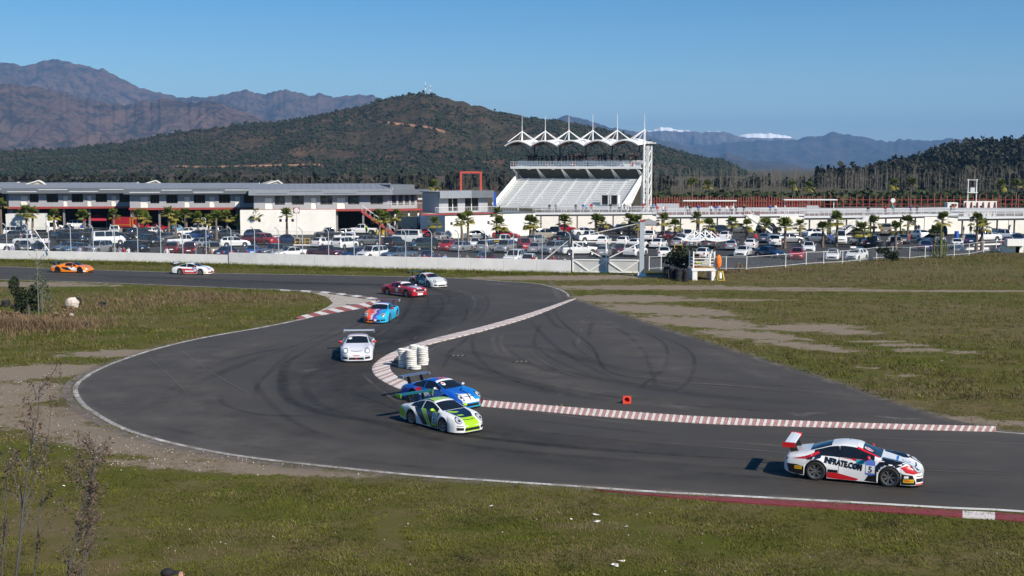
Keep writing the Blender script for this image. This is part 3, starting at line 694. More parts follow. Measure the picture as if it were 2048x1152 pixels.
module(260, 217, 512, 220.5, [(301, 319), (333, 356), (388, 411), (438, 461), (488, 511)], [(281, 297), (369, 380), (419, 430), (470, 481)], 'grey pit building with dark windows above the light blue race car', gable=(508, 556, 577))
r3 = module(508, 209, 780, 213, [(550, 570), (584, 608), (641, 665), (696, 719), (741, 766)], [(530, 546), (622, 633), (674, 691)], 'grey pit building with lit windows standing over a long white garage wall', white=(481, 671, [519, 561, 573, 585]), light=True)
# glazed end pavilion with terrace
a, b, rz, L = lframe(781, 213.2, 834, 216)
pvl = empty('end_pavilion', a, rz, 'glazed grey pavilion with railed terrace at the end of the pit buildings', 'building')
U = lambda p: u_of(p, a, b)
ops = [(U(784) + .0, U(793), 5.0, 6.7), (U(797), U(806), 5.0, 6.7), (U(810), U(818), 5.0, 6.7), (U(822), U(829), 5.0, 6.7)]
facade(pvl, 0, L, 4.36, 6.95, ops, M_grey)
for o in ops:
    m = MB(); m.span(o[0], o[1], .14, .18, o[2], o[3]); w = m.build('window', M_glassl, pvl)
    f = MB(); f.span((o[0] + o[1]) / 2 - .03, (o[0] + o[1]) / 2 + .03, .09, .135, o[2], o[3]); f.build('mullion', M_steel, w)
m = MB(); m.span(-.3, L + 1.9, -1.5, -1.35, 6.85, 7.75); m.build('fascia', M_bluegrey, pvl)
m = MB(); m.span(-.3, L + 1.9, -1.35, 9, 7.5, 7.7); m.span(0, L - .5, 0, 8.5, 7.7, 8.6); m.build('roof', M_bluegrey, pvl)
m = MB(); m.span(-1.5, L + 1.2, -1.6, -.2, 4.0, 4.34); m.build('terrace_edge', M_red, pvl)
m = MB(); m.span(-1.4, L + 1.2, -1.5, 8, 3.94, 3.99); m.span(0, L, 8.6, 8.8, 0, 6.9); m.build('slab', M_slab, pvl)
m = MB()
for u in np.arange(-1.3, L + 1.1, .28): m.span(u, u + .03, -1.5, -1.47, 4.36, 5.3)
m.span(-1.4, L + 1.1, -1.52, -1.46, 5.3, 5.36); m.build('railing', M_railw, pvl)
for u in (.3, 3, L - .4): m = MB(); m.span(u, u + .3, -1, -.7, 0, 3.92); m.build('column', M_white, pvl)
# red outside stair
st = empty('outside_stair', at(724, 424, 205).xy.to_3d(), 0, 'red steel outside stair coming down from the pit building terrace', 'stair')
p0 = Vector((0, 0, 4.2)); p1 = (at(790, 458, 206).xy.to_3d() - st.location) + Vector((0, 0, .1))
for off in (-.55, .55):
    m = MB(); m.beam(p0 + Vector((0, off, 0)), p1 + Vector((0, off, 0)), .12, .36); m.build('stringer', M_red, st)
    m = MB(); m.tube([p0 + Vector((0, off, 1.0)), p1 + Vector((0, off, 1.0))], .035, 5)
    for t in np.linspace(0, 1, 9): q = p0.lerp(p1, t) + Vector((0, off, 0)); m.tube([q, q + Vector((0, 0, 1.0))], .022, 4)
    m.build('handrail', M_railw, st)
for t in np.linspace(.02, .98, 20):
    q = p0.lerp(p1, t); m = MB(); m.box(q, (.34, 1.0, .05)); m.build('tread', M_galv, st)
# --- small office with red portal frame on its roof
a, b, rz, L = lframe(890, 197, 1070, 206)
wb = empty('garage_block', a, rz, 'plain white garage block with small square vents beneath the small grey office', 'building')
U = lambda p: u_of(p, a, b)
holes = [(U(h) - .22, U(h) + .22, 2.2, 2.7) for h in (903, 915, 928, 977, 1002)]
facade(wb, 0, L, 0, 3.9, holes, M_white, 0, .3)
for h in holes: m = MB(); m.span(h[0] - .02, h[1] + .02, .33, .36, 2.1, 2.8); m.build('vent_recess', M_dark, wb)
m = MB(); m.span(0, .3, .3, 9, 0, 3.9); m.span(L - .3, L, .3, 9, 0, 3.9); m.span(0, L, .3, 9, 3.82, 3.895); m.build('side_wall', M_white, wb)
m = MB(); m.span(-4.5, L * .55, -.28, -.02, 3.92, 4.15); m.build('red_beam', M_red, wb)
m = MB(); m.span(L * .55 + .01, L, -.15, 8.9, 3.93, 4.05); m.build('roof_edge', M_bluegrey, wb)
a, b, rz, L = lframe(872, 200, 981, 205)
of = empty('small_office', a + Vector((0, 2.5, 0)), rz, 'small grey office with wide flat fascia below the red portal frame', 'building'); U = lambda p: u_of(p, a, b)
ops = [(U(895), U(914), 4.3, 6.4), (U(929), U(956), 4.3, 6.5)]
facade(of, .4, L - .6, 4.0, 6.62, ops, M_grey)
for o in ops: m = MB(); m.span(o[0], o[1], .2, .24, o[2], o[3]); w = m.build('window', M_glassd, of); f = MB(); f.span((o[0] + o[1]) / 2 - .05, (o[0] + o[1]) / 2 + .05, .1, .19, o[2], o[3]); f.build('mullion', M_white, w)
m = MB(); m.span(0, L * .58, -1.2, -1.05, 6.5, 7.75); m.build('fascia', M_lightfascia, of)
m = MB(); m.span(L * .58 + .01, L, -1.17, -1.05, 6.5, 7.75); m.build('fascia', M_bluegrey, of)
m = MB(); m.span(0, L, -1.04, 7, 7.45, 7.6); m.span(.4, .6, .3, 6.5, 4, 7.4); m.span(L - .8, L - .6, .3, 6.5, 4, 7.4); m.span(.4, L - .6, 6.5, 6.7, 4, 7.4); m.build('shell', M_grey, of)
m = MB()
for u in np.arange(-1.5, L + 4, .3): m.span(u, u + .03, -2.6, -2.57, 4.05, 5.0)
m.span(-1.5, L + 4, -2.62, -2.56, 5.0, 5.06); m.build('railing', M_railw, of)
pf = at(922, 381, 207); pg = at(962, 381, 207.5)
po = empty('portal_frame', (pf.x, 207, 7.6), 0, 'red square portal frame rising from the small office roof', 'frame')
m = MB(); W_ = pg.x - pf.x; m.box((0, 0, 1.7), (.36, .36, 3.3)); m.box((W_, 0, 1.7), (.36, .36, 3.3)); m.box((W_ / 2, 0, 3.2), (W_ - .37, .355, .36)); m.build('steel_frame', M_redp, po)
fl = empty('feather_flag', at(986, 420, 212).xy.to_3d() + Vector((0, 0, 3.3)), 0, 'narrow blue feather flag beside the grandstand', 'flag')
m = MB(); m.tube([(0, 0, 0), (0, 0, 4.2)], .03, 5); m.build('pole', M_railw, fl)
m = MB(); m.box((.32, 0, 2.4), (.55, .03, 3.2)); m.build('banner', pm('blue_banner', (.02, .09, .42), .7), fl)
m = MB()
lb = empty('canopy_beam', at(836, 398, 232).xy.to_3d(), 0, 'white canopy beam on red posts between the pavilion and the small office', 'canopy')
m.span(0, 5, 0, .4, 5.45, 5.75); m.build('beam', M_white, lb)
for i in range(9): m = MB(); m.span(.2 + i * .55, .34 + i * .55, .1, .25, 0, 5.4); m.build('post', M_red, lb)
# --- grandstand
PHI = R(24); GO = at(988, 416, 243); GO.z = 3.3
gs = empty('grandstand', GO, -PHI, 'tall white steel grandstand with bench rows, upper deck and scalloped roof', 'grandstand')
GL = 27.2; NB = 5; bay = GL / NB; NR = 14; dv, dz = .88, .41
for i in range(NR):
    m = MB(); v = i * dv; z = .55 + i * dz
    m.span(0, GL, v, v + .34, z, z + .10); m.span(0, GL, v + .36, v + dv - .02, z - .40, z - .34)
    m.build('bench_row', M_wpaint, gs)
m = MB()
for i in range(NR):
    v = i * dv; z = .55 + i * dz; m.span(.02, GL - .02, v + .01, v + .05, z - .27, z - .03)
m.build('riser', M_wpaint, gs)
for u in np.arange(bay * .45, GL, bay):
    m = MB()
    for i in range(NR * 2):
        m.span(u - .16, u + .16, i * dv / 2, i * dv / 2 + .3, .2 + i * dz / 2, .50 + i * dz / 2 + .06)
    m.build('aisle_steps', M_wpaint, gs)
TV = NR * dv; TZ = .55 + NR * dz
for u in (-.15, GL + .15):
    m = MB(); m.beam((u, -.4, .6), (u, TV, TZ + .35), .16, 1.0); m.build('side_parapet', M_wpaint, gs)
m = MB()
for u in np.linspace(0, GL, 6):
    m.beam((u, 1.2, .1), (u, TV, TZ - .5), .2, .3); m.box((u, TV - .2, TZ / 2 - 2), (.25, .25, TZ + 3))
m.build('raker', M_wpaint, gs)
for u in (GL * .865, GL * .935):   # dark gangway mouths
    pt = empty('gangway_portal', (u, .55, .9)); pt.parent = gs
    m = MB(); m.span(-.62, .62, -.05, .05, .35, 2.05); m.build('opening', M_dark, pt)
    m = MB(); m.span(-.85, -.63, -.15, .9, .2, 2.2); m.span(.63, .85, -.15, .9, .2, 2.2); m.span(-.85, .85, -.15, .9, 2.06, 2.25); m.build('surround', M_wpaint, pt)
# upper deck
UV, UZ = TV - 2.2, TZ + 1.75
ud = empty('upper_deck', (0, 0, 0)); ud.parent = gs
m = MB(); m.span(-.9, GL + .4, UV, UV + .14, UZ, UZ + .5); m.build('deck_fascia', M_wpaint, ud)
m = MB(); m.span(-.8, GL + .3, UV + .15, UV + 6, UZ + .02, UZ + .2); m.build('deck_slab', M_wpaint, ud)
for i in range(4):
    m = MB(); v = UV + 1.0 + i * .8; z = UZ + .55 + i * .36; m.span(-.5, GL, v, v + .32, z, z + .09); m.span(-.5, GL, v + .005, v + .045, z - .30, z - .01); m.build('bench_row', M_wpaint, ud)
m = MB()
for u in np.linspace(-.85, GL + .3, 48): m.span(u - .02, u + .02, UV + .04, UV + .08, UZ + .5, UZ + 1.5)
for z in (.85, 1.18, 1.5): m.span(-.85, GL + .3, UV + .03, UV + .09, UZ + z, UZ + z + .05)
m.build('front_rail', M_wpaint, ud)
m = MB(); m.span(-.5, GL, UV + 5.3, UV + 5.36, UZ + 2.6, UZ + 2.66); m.span(-.5, GL, UV + 5.3, UV + 5.36, UZ + 2.1, UZ + 2.16); m.build('back_rail', M_steel, ud)
for u in np.linspace(0, GL, 6):
    for du in (-.5, 0, .5):
        m = MB(); m.beam((u + du * .2 - .4, UV + .4, UZ - .05), (u + du + .4, TV + .6, TZ - .6), .12); m.build('knee_brace', M_wpaint, ud)
for u in np.arange(bay / 2, GL, bay): m = MB(); m.box((u, UV + 1.5, UZ - .12), (.6, .35, .2)); m.build('floodlight', M_wpaint, ud)
m = MB(); m.span(-.4, GL, TV + .8, TV + .9, TZ - 1.0, UZ); m.build('back_screen', pm('dim_back_screen', (.10, .105, .09), .9), ud)
# roof: five scallops on masts
RZ = UZ + 4.6; rv0, rv1 = UV - 1.2, UV + 6.2
rfo = empty('roof', (0, 0, 0)); rfo.parent = gs
for i in range(NB):
    m = MB(); n = 12; vs = []; u0 = -1.6 + i * (GL + 2) / NB; u1 = u0 + (GL + 2) / NB
    for j in range(n + 1):
        t = j / n; u = u0 + (u1 - u0) * t; z = RZ + 1.0 * math.sin(math.pi * t) ** .9
        vs += [(u, rv0, z), (u, rv1, z + .5), (u, rv0, z + .10), (u, rv1, z + .60)]
    m.mi = 0; m.add(vs, [(4 * j, 4 * j + 4, 4 * j + 5, 4 * j + 1) for j in range(n)])
    m.mi = 1; m.add(vs, [(4 * j + 2, 4 * j + 3, 4 * j + 7, 4 * j + 6) for j in range(n)] + [(4 * j, 4 * j + 2, 4 * j + 6, 4 * j + 4) for j in range(n)])
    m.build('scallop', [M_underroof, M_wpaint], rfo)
    m = MB(); m.tube([(u0 + (u1 - u0) * j / n, rv0 - .05, RZ + 1.0 * math.sin(math.pi * j / n) ** .9 + .1) for j in range(n + 1)], .17, 6); m.build('edge_trim', M_wpaint, rfo)
m = MB(); m.beam((-1.8, rv1, RZ + .6), (GL + 1.6, rv1, RZ + .6), .25); m.beam((GL - 4, UV + 3, RZ + 1.3), (GL + 1.9, UV + 3, RZ + .7), .18, .3); m.build('roof_beam', M_wpaint, rfo)
for i in range(NB + 1):
    u = .9 + i * (GL - .9) / NB if i < NB else GL + .5
    mz = RZ + 3.3; mo = MB(); mo.tube([(u, UV + 2, RZ + .7 if i < NB else -3.3), (u, UV + 2, mz)], .19, 8); mo.tube([(u, UV + 2, mz), (u, UV + 2, mz + 3.2)], [.07, .03], 6)
    mst = mo.build('mast', M_wpaint, rfo)
    c = MB()
    for du, v, z in ((-2.0, rv0 + .3, RZ + .9), (1.1, rv0 + .3, RZ + .9), (-2.7, rv1 - .4, RZ + .9), (3.6, rv0 + 2, RZ + .75), (-3.6, rv0 + 2, RZ + .75), (2.2, rv1 - .4, RZ + .9)):
        if u + du > GL + 2 or u + du < -2: continue
        c.tube([(u, UV + 2, mz - .1), (u + du, v, z)], .075, 5)
    c.build('stay', M_wpaint, mst)
m = MB()
for u in np.linspace(2.4, GL - 1.6, 5):
    m.box((u, UV + 5.2, (UZ + RZ) / 2 + .4), (.22, .22, RZ - UZ + .6)); m.beam((u, UV + 5.1, UZ + 2.2), (u + 2.4, UV + 3, RZ + .7), .10); m.beam((u, UV + 5.1, UZ + 2.2), (u - 2.4, UV + 3, RZ + .7), .10)
m.build('roof_column', M_steel, rfo)
# lattice stair tower on the right flank
tw = empty('stair_tower', (GL + .9, UV + 1.2, 0)); tw.parent = gs
m = MB()
for du, v in ((-.2, 0), (.75, 0), (-.2, 2.0), (.75, 2.0)): m.box((du, v, RZ / 2 - 1.6), (.24, .24, RZ + 3.2))
m.build('tower_leg', M_wpaint, tw)
m = MB(); zz = np.linspace(-3, RZ - .3, 8)
for z0, z1 in zip(zz, zz[1:]):
    for v in (0, 2.0):
        m.beam((-.2, v, z0), (.75, v, z1), .11); m.beam((-.2, v, z1), (.75, v, z1), .13); m.beam((.75, v, z0), (-.2, v, z1), .08)
    m.beam((.75, 0, z0), (.75, 2.0, z1), .1)
m.build('lattice', M_wpaint, tw)
m = MB(); m.beam((-.9, -8.8, -.2), (-.9, .8, TZ - .3), .2, 1.1); m.beam((-.6, .6, TZ - .2), (-.6, 3.4, UZ + 2.6), .2, 1.0); m.build('stair_flight', M_wpaint, tw)
m = MB()
for i in range(6): m.beam((-.5 + .35 * i, -6.5 + .2 * i, -3), (.2, -1, -2.6 + i * .9), .12)
m.build('fan_brace', M_wpaint, tw)
# --- raised walkways with railings
def walkway(px0, Y0, px1, Y1, label, zt=3.3, depth=2.4, stair=None, wall=True, posts=True):
    a, b, rz, L = lframe(px0, Y0, px1, Y1, 432)
    w = empty('raised_walkway', a, rz, label, 'walkway', 'raised walkways')
    m = MB(); m.span(0, L, .12, depth, zt - .16, zt); m.build('deck', M_slab, w)
    m = MB(); m.span(-.05, L + .05, -.02, .11, zt - .30, zt + .06); m.build('edge_beam', M_railw, w)
    m = MB(); m.span(.1, L - .1, .15, .3, zt - .62, zt - .32); m.build('under_beam', M_steel, w)
    for vv, nm in ((.05, 'front_railing'), (depth - .1, 'rear_railing')):
        m = MB()
        for u in np.arange(.05, L, .22): m.span(u, u + .025, vv, vv + .025, zt + .1, zt + 1.06)
        for u in np.arange(.02, L, 1.8): m.span(u, u + .06, vv - .02, vv + .04, zt, zt + 1.1)
        for z in (.55, 1.06): m.span(0, L, vv - .02, vv + .04, zt + z, zt + z + .05)
        m.build(nm, M_railw, w)
    if posts:
        for u in np.arange(1.2, L, 3.4): m = MB(); m.box((u, .6, (zt - .65) / 2), (.2, .2, zt - .65)); m.build('column', M_steel, w)
    if wall: m = MB(); m.span(-1, L + 1, 8.2, 8.4, 0, zt - .25); m.build('rear_wall', M_white, w)
    if stair:
        s0 = u_of(stair[0], a, b); run = stair[1]; sg = 1
        so = empty('stair', (s0, 0, 0)); so.parent = w
        for v in (-.95, -.12):
            m = MB(); m.beam((0, v, zt - .1), (sg * run, v, .1), .09, .34); m.tube([(0, v, zt + .95), (sg * run, v, 1.0)], .035, 5)
            for t in np.linspace(0, 1, 12): m.tube([(sg * run * t, v, (zt - .1) * (1 - t)), (sg * run * t, v, (zt - .1) * (1 - t) + 1.05)], .02, 4)
            m.build('stringer', M_wpaint, so)
        for t in np.linspace(.03, .97, 18): m = MB(); m.box((sg * run * t, -.54, (zt - .1) * (1 - t) + .05), (.3, .78, .05)); m.build('tread', M_wpaint, so)
    return w
walkway(1070, 221, 1312, 224, 'railed walkway in front of the white grandstand', depth=3)
walkway(1313, 210, 1494, 213, 'railed walkway with several spectators and a stair beside the dark gazebo', stair=(1492, 4.6))
walkway(1520, 213, 1608, 216, 'short railed walkway where a man in blue leans on the rail')
walkway(1609, 206, 1736, 208, 'railed walkway above the white van with a stair down to it')
walkway(1736, 208, 1916, 217, 'long railed walkway with five spectators above the blue barrel')
walkway(1917, 202, 2080, 206, 'railed walkway above the white pickup in front of white fins')
walkway(2084, 203, 2420, 208, 'railed walkway continuing past the white blocks')
s = empty('walkway_stair', at(1736, 434, 205).xy.to_3d(), 0, 'white stair with red underside slanting down beside the white van', 'stair')
e = at(1682, 470, 205).xy.to_3d() - s.location
for v in (-.5, .5):
    m = MB(); m.beam((0, v, 3.2), (e.x, v, .1), .1, .4); m.build('stringer', M_wpaint, s)
    m = MB(); m.tube([(0, v, 4.2), (e.x, v, 1.1)], .035, 5)
    for t in np.linspace(0, 1, 10): m.tube([(e.x * t, v, 3.2 - 3.1 * t), (e.x * t, v, 4.2 - 3.1 * t)], .02, 4)
    m.build('handrail', M_railw, s)
for t in np.linspace(.03, .97, 18): m = MB(); m.box((e.x * t, 0, 3.2 - 3.1 * t), (.28, .88, .06)); m.build('tread', M_wpaint, s)
m = MB(); m.beam((0, 0, 2.9), (e.x, 0, -.1), .9, .06); m.build('underside', M_red, s)
# pale screens and ramps standing behind the walkway rails
for x0, x1, yt, Y, lab in ((1313, 1358, 407, 226, 'pale grey sheet screen on the walkway beside the stair tower'), (1613, 1637, 411, 219, 'white sheet screen above the walkway behind the palms'), (1300, 1640, 415, 229, None), (1640, 2060, 416, 226, None)):
    a = at(x0, 424, Y); b = at(x1, 424, Y); t_ = at(x0, yt, Y)
    o = MB(); o.span(0, b.x - a.x, 0, .12, 0, t_.z - 3.3); o = o.build('screen' if lab else 'back_parapet', pm('pale_screen', (.47, .48, .49), .7, var=.06, scale=1.2), None, (a.x, Y, 3.3))
    tag(o, lab or ('long pale parapet behind the spectators on the walkway near the grandstand' if x0 == 1300 else 'long pale parapet behind the walkway below the red posts'), 'screen')
# --- red posts beyond
def redfence(px0, px1, Y, ztop, step, label, w=.14):
    a = at(px0, 420, Y); b = at(px1, 420, Y); L = b.x - a.x
    f = empty('red_fence', (a.x, Y, 0), 0, label, 'fence')
    me = None; n = int(L / step)
    for i in range(n + 1):
        if me is None:
            m = MB(); m.box((0, 0, ztop / 2), (w, w, ztop), 0, .6); me = m.mesh('post')
        o = link('post', me, f, (i * step, 0, 0), mat=M_red); o.scale.z = random.uniform(.94, 1.05)
    m = MB()
    for z in (ztop * .55, ztop * .75): m.span(0, L, -.04, .04, z, z + .1)
    m.build('rail', M_red, f)
redfence(1298, 1645, 292, 4.5, .62, 'dense dark red slatted fence behind the walkway and the far palms', .3)
redfence(1648, 2500, 288, 5.1, 1.55, 'widely spaced red posts standing beyond the long walkway', .22)
tag(MB().add([(0, 0, 0), (1, 0, 0), (1, 1, 0), (0, 1, 0)], [(0, 1, 2, 3)]).build('field_strip', pm('ploughed_earth', (.075, .052, .038), .95), None, (0, 0, 0)), kind='structure')
fs_ = bpy.data.objects['field_strip']; fs_.location = (10, 300, .02); fs_.scale = (160, 60, 1)
for x0, x1, y, Y, lab in ((1365, 1472, 401.5, 282, 'thin white canopy roof in front of the dense red fence'), (1566, 1672, 399.5, 280, 'thin white canopy roof at the end of the dense red fence')):
    a = at(x0, y, Y); b = at(x1, y, Y); c = empty('canopy', (a.x, Y, 0), 0, lab, 'canopy'); L = b.x - a.x
    m = MB(); m.span(0, L, -1.2, 1.2, a.z - .1, a.z + .12); m.build('roof', M_wpaint, c)
    for u in (.5, L / 2, L - .5): m = MB(); m.box((u, 0, (a.z - .1) / 2), (.15, .15, a.z - .1)); m.build('post', M_wpaint, c)
# white finned wall and transformer poles
a = at(1928, 404, 262); b = at(1994, 404, 262)
fw = empty('finned_wall', (a.x, 262, 0), 0, 'white wall with red slanted fins and two small holes beneath the transformer poles', 'wall'); L = b.x - a.x
m = MB(); m.span(0, L, 0, .4, 0, a.z + .2); m.build('wall', M_white, fw)
for i in range(6): m = MB(); m.beam((.4 + i * 1.28, -.6, 1.5), (.4 + i * 1.28, -.05, a.z), .14, .3); m.build('fin', M_red, fw)
for i in (2.3, 3.7): m = MB(); m.span(i - .2, i + .2, -.03, .03, a.z - 1.2, a.z - .8); m.build('hole', M_dark, fw)
a = at(1908, 406, 264)
pk = empty('white_kiosk', (a.x - .8, 264, 0), 0, 'low white hut with dark opening just beside the white finned wall', 'hut')
m = MB(); m.span(-.6, 1.7, 0, 2, 0, a.z + .1); m.build('wall', M_white, pk); m = MB(); m.span(.2, 1.4, -.05, .05, a.z - .7, a.z - .2); m.build('opening', M_dark, pk)
a = at(1935, 402, 270); b = at(1952, 402, 270); zt = at(1935, 358, 270).z
tp = empty('transformer_poles', (a.x, 270, 0), 0, 'pair of pale concrete poles carrying a white transformer box', 'pole')
m = MB(); m.tube([(0, 0, 0), (0, 0, zt)], [.17, .11], 8); m.build('pole', M_wconc, tp)
m = MB(); m.tube([(b.x - a.x, 0, 0), (b.x - a.x, 0, zt)], [.17, .11], 8); m.build('pole', M_wconc, tp)
m = MB(); m.span(-.2, b.x - a.x + .2, -.4, .4, 5.9, 6.05); m.build('platform', M_wconc, tp)
m = MB(); m.span(-.3, b.x - a.x + .3, -.05, .05, zt - .25, zt - .15); m.build('crossarm', M_wconc, tp)
m = MB(); m.box(((b.x - a.x) / 2, 0, 6.6), (.95, .7, 1.0)); m.build('transformer_box', M_railw, tp)
# round signs on poles
def roundsign(px, py, Y, lab, back=True):
    a = at(px, py, Y); s = empty('round_sign', (a.x, Y, 0), 0, lab, 'sign')
    m = MB(); m.tube([(0, .1, 0), (0, .1, a.z)], .06, 6); m.build('pole', M_railw, s)
    if back: m = MB(); m.box((-.05, .06, a.z), (1.05, .05, .95)); m.build('board', M_red, s)
    m = MB(); m.lathe([(0, -.03), (.42, -.03), (.42, .03), (0, .03)], 20, 'Y', (0, 0, a.z)); m.build('disc', M_wpaint, s)
    m = MB(); m.lathe([(.20, -.012), (.27, -.012), (.27, .0), (.20, .0)], 20, 'Y', (0, -.035, a.z)); m.build('ring', M_railw, s)
roundsign(593, 421, 199, 'white round sign on a red board above the white garage wall')
roundsign(1786, 401, 222, 'plain white round sign on a pole above the long walkway', False)
# --- yard furniture
def yellow_rail(px, py, n, lab, cx=.9):
    r = empty('yellow_barrier', G(px, py), 0, lab, 'barrier')
    m = MB()
    for i in range(n + 1): m.box((i * cx, 0, .55), (.08, .08, 1.1))
    for z in (.55, 1.06): m.beam((0, 0, z), (n * cx, 0, z), .075)
    m.build('rails', M_yellow, r); m = MB(); m.box((n * cx / 2, 0, .08), (n * cx + .4, .4, .16)); m.build('kerb_base', M_wconc, r)
yellow_rail(590, 491, 3, 'yellow tube barrier at the corner of the white garage wall', .75)
yellow_rail(1349, 505, 1, 'short yellow tube barrier beside the white saloon with its back to the fence', 1.1)
for i, (x, y) in enumerate([(746, 470), (755, 469), (766, 470)]):
    m = MB(); m.lathe([(0, 0), (.29, 0), (.29, .28), (.31, .3), (.29, .32), (.29, .58), (.31, .6), (.29, .62), (.29, .88), (0, .88)], 14)
    tag(m.build('oil_drum', M_yellow if i != 0 else pm('olive_drum', (.22, .20, .06), .6), None, G(x, y), smooth=False), ['dull olive drum at the foot of the red stair', 'yellow drum between a palm and the olive drum', 'yellow drum standing alone past the palm by the red stair'][i], 'drum', 'drums by the red stair')
m = MB(); m.lathe([(0, 0), (.35, 0), (.37, .5), (.35, 1.1), (.3, 1.15), (0, 1.15)], 14)
tag(m.build('blue_barrel', pm('blue_plastic', (.02, .13, .50), .5), None, G(1913, 476)), 'bright blue plastic barrel under the long walkway', 'barrel')
# white kerb islands of the car park
for i, (x0, y0, x1, y1, lab) in enumerate([(1908, 500, 1976, 499, 'long white kerb bar on the asphalt beside the cactus'), (1700, 496, 1790, 494, ''), (1925, 492, 2010, 489, ''), (545, 474, 570, 474, ''), (745, 474, 772, 474, ''), (863, 489, 880, 489, ''), (1560, 470, 1620, 470, ''), (1690, 474, 1735, 474, '')]):
    a = G(x0, y0); b = G(x1, y1); m = MB(); m.beam(a + Vector((0, 0, .1)), b + Vector((0, 0, .1)), .3 if i else .5, .22 if i else .4)
    tag(m.build('parking_kerb', M_wconc), kind='structure')
# concrete blocks
for i, (x, y, z, L, lab) in enumerate([(2019, 505, 0, 2.3, 'white concrete block at the bottom of the small stack, next to the grass'), (2036, 505, 0, 1.1, 'narrow white concrete block at the bottom of the stack'), (2030, 506, .98, 2.6, 'white concrete block on top of the stack'), (2058, 505, 0.98, 1.8, 'white block end on top of the stack by its dark gap')]):
    p = G(x, y); b = empty('concrete_block', p + Vector((0, 0, z)), 0, lab, 'block', 'white concrete blocks')
    bm = bmesh.new(); bmesh.ops.create_cube(bm, size=1); bmesh.ops.scale(bm, vec=(L, 1.0, .94), verts=bm.verts); bmesh.ops.translate(bm, vec=(0, 0, .48), verts=bm.verts)
    bmesh.ops.bevel(bm, geom=bm.edges[:], offset=.04, segments=1); me = bpy.data.meshes.new('block_body'); bm.to_mesh(me); bm.free(); link('block_body', me, b, mat=M_wconc)
    m = MB(); m.tube([(-.2, 0, .93), (-.15, 0, 1.02), (.15, 0, 1.02), (.2, 0, .93)], .02, 5); m.build('lifting_loop', M_steel, b)
# --- tyres
def tyre_mesh(ro=.33, ri=.19, w=.22):
    m = MB(); m.lathe([(ri, -w * .38), (ri + .03, -w / 2), (ro - .05, -w / 2), (ro, -w * .36), (ro, -w * .12), (ro - .012, -w * .1), (ro - .012, w * .1), (ro, w * .12), (ro, w * .36), (ro - .05, w / 2), (ri + .03, w / 2), (ri, w * .38), (ri, -w * .38)], 22, 'Z'); return m.mesh('tyre', True)
TY = tyre_mesh(); TYL = tyre_mesh(.36, .22, .24)
M_wtyre = pm('white_painted_rubber', (.72, .70, .66), .7, var=.1, scale=5, dirt=.55)
for i, (x, y, n, lab) in enumerate([(807, 735, 5, 'front corner beside the kerb'), (823, 738, 5, 'middle of the front row'), (846, 731, 5, 'far end from the kerb apex'), (829, 727, 5, 'rear row of the pile'), (812, 729, 4, 'rear row nearest the kerb')]):
    st = empty('tyre_stack', G(x, y), 0, 'stack of white painted tyres inside the apex kerb, ' + lab, 'tyre stack', 'white tyre stacks inside the apex')
    for j in range(n):
        o = link('tyre', TY, st, (random.uniform(-.03, .03), random.uniform(-.03, .03), .13 + j * .222), random.uniform(0, 3), M_wtyre); o.rotation_euler.x = random.uniform(-.04, .04)
tw_ = link('loose_tyre', TY, None, G(831, 739.5) + Vector((0, 0, .14)), 0, M_wtyre); tag(tw_, 'single white tyre lying in front of the white tyre stacks', 'tyre')
labs = ['next to the marshal stand', 'second from the marshal stand', 'third from the marshal stand', 'farthest from the marshal stand']
for i, (x, y, n) in enumerate([(1371, 563, 5), (1356, 560, 5), (1345, 559, 5), (1333, 556, 5)]):
    st = empty('tyre_stack', G(x, y), 0, 'stack of black tyres below the dark bush, ' + labs[i], 'tyre stack', 'black tyre stacks')
    for j in range(n): link('tyre', TYL, st, (random.uniform(-.04, .04), random.uniform(-.04, .04), .13 + j * .24), random.uniform(0, 3), M_blackrub)
for x, y, rx, lab in [(171, 652, 0, 'black tyre lying flat alone on the green grass'), (155, 611, 75, 'black tyre standing upright behind the white boulder'), (12, 613, 0, None), (12, 613, 1, None), (32, 617, 0, None), (205, 612, 20, 'black tyre half hidden in brown weeds beyond the white boulder')]:
    p = G(x, y); o = link('old_tyre', TYL, None, p + Vector((0, 0, .36 if rx > 30 else .14 + .24 * (rx == 1))), 0, M_blackrub)
    if rx > 1: o.rotation_euler = (R(rx), 0, R(30))
    tag(o, lab or ('old black tyre stacked in weeds beside the dark green bush' if x == 12 else 'old black tyre on the ground between the stacked pair and the bush'), 'tyre', 'old tyres in the weeds' if not lab else None)
    if x == 12: o['label'] = ['lower old black tyre of the pair in the weeds', 'upper old black tyre of the pair in the weeds'][rx]
def rock(loc, s, mat, name, lab):
    m = MB(); m.ball((0, 0, s[2] * .7), s, 10, 7, .16); tag(m.build(name, mat, None, loc), lab, 'rock')
rock(G(144, 616), (.62, .45, .52), pm('white_stone', (.62, .54, .48), .9, var=.2, scale=3, dirt=.3), 'boulder', 'large pale boulder in front of a black tyre in the weeds')
rock(G(141, 633), (.3, .2, .14), pm('white_stone', (.62, .54, .48)), 'boulder', 'small pale stone in brown weeds near the large boulder')
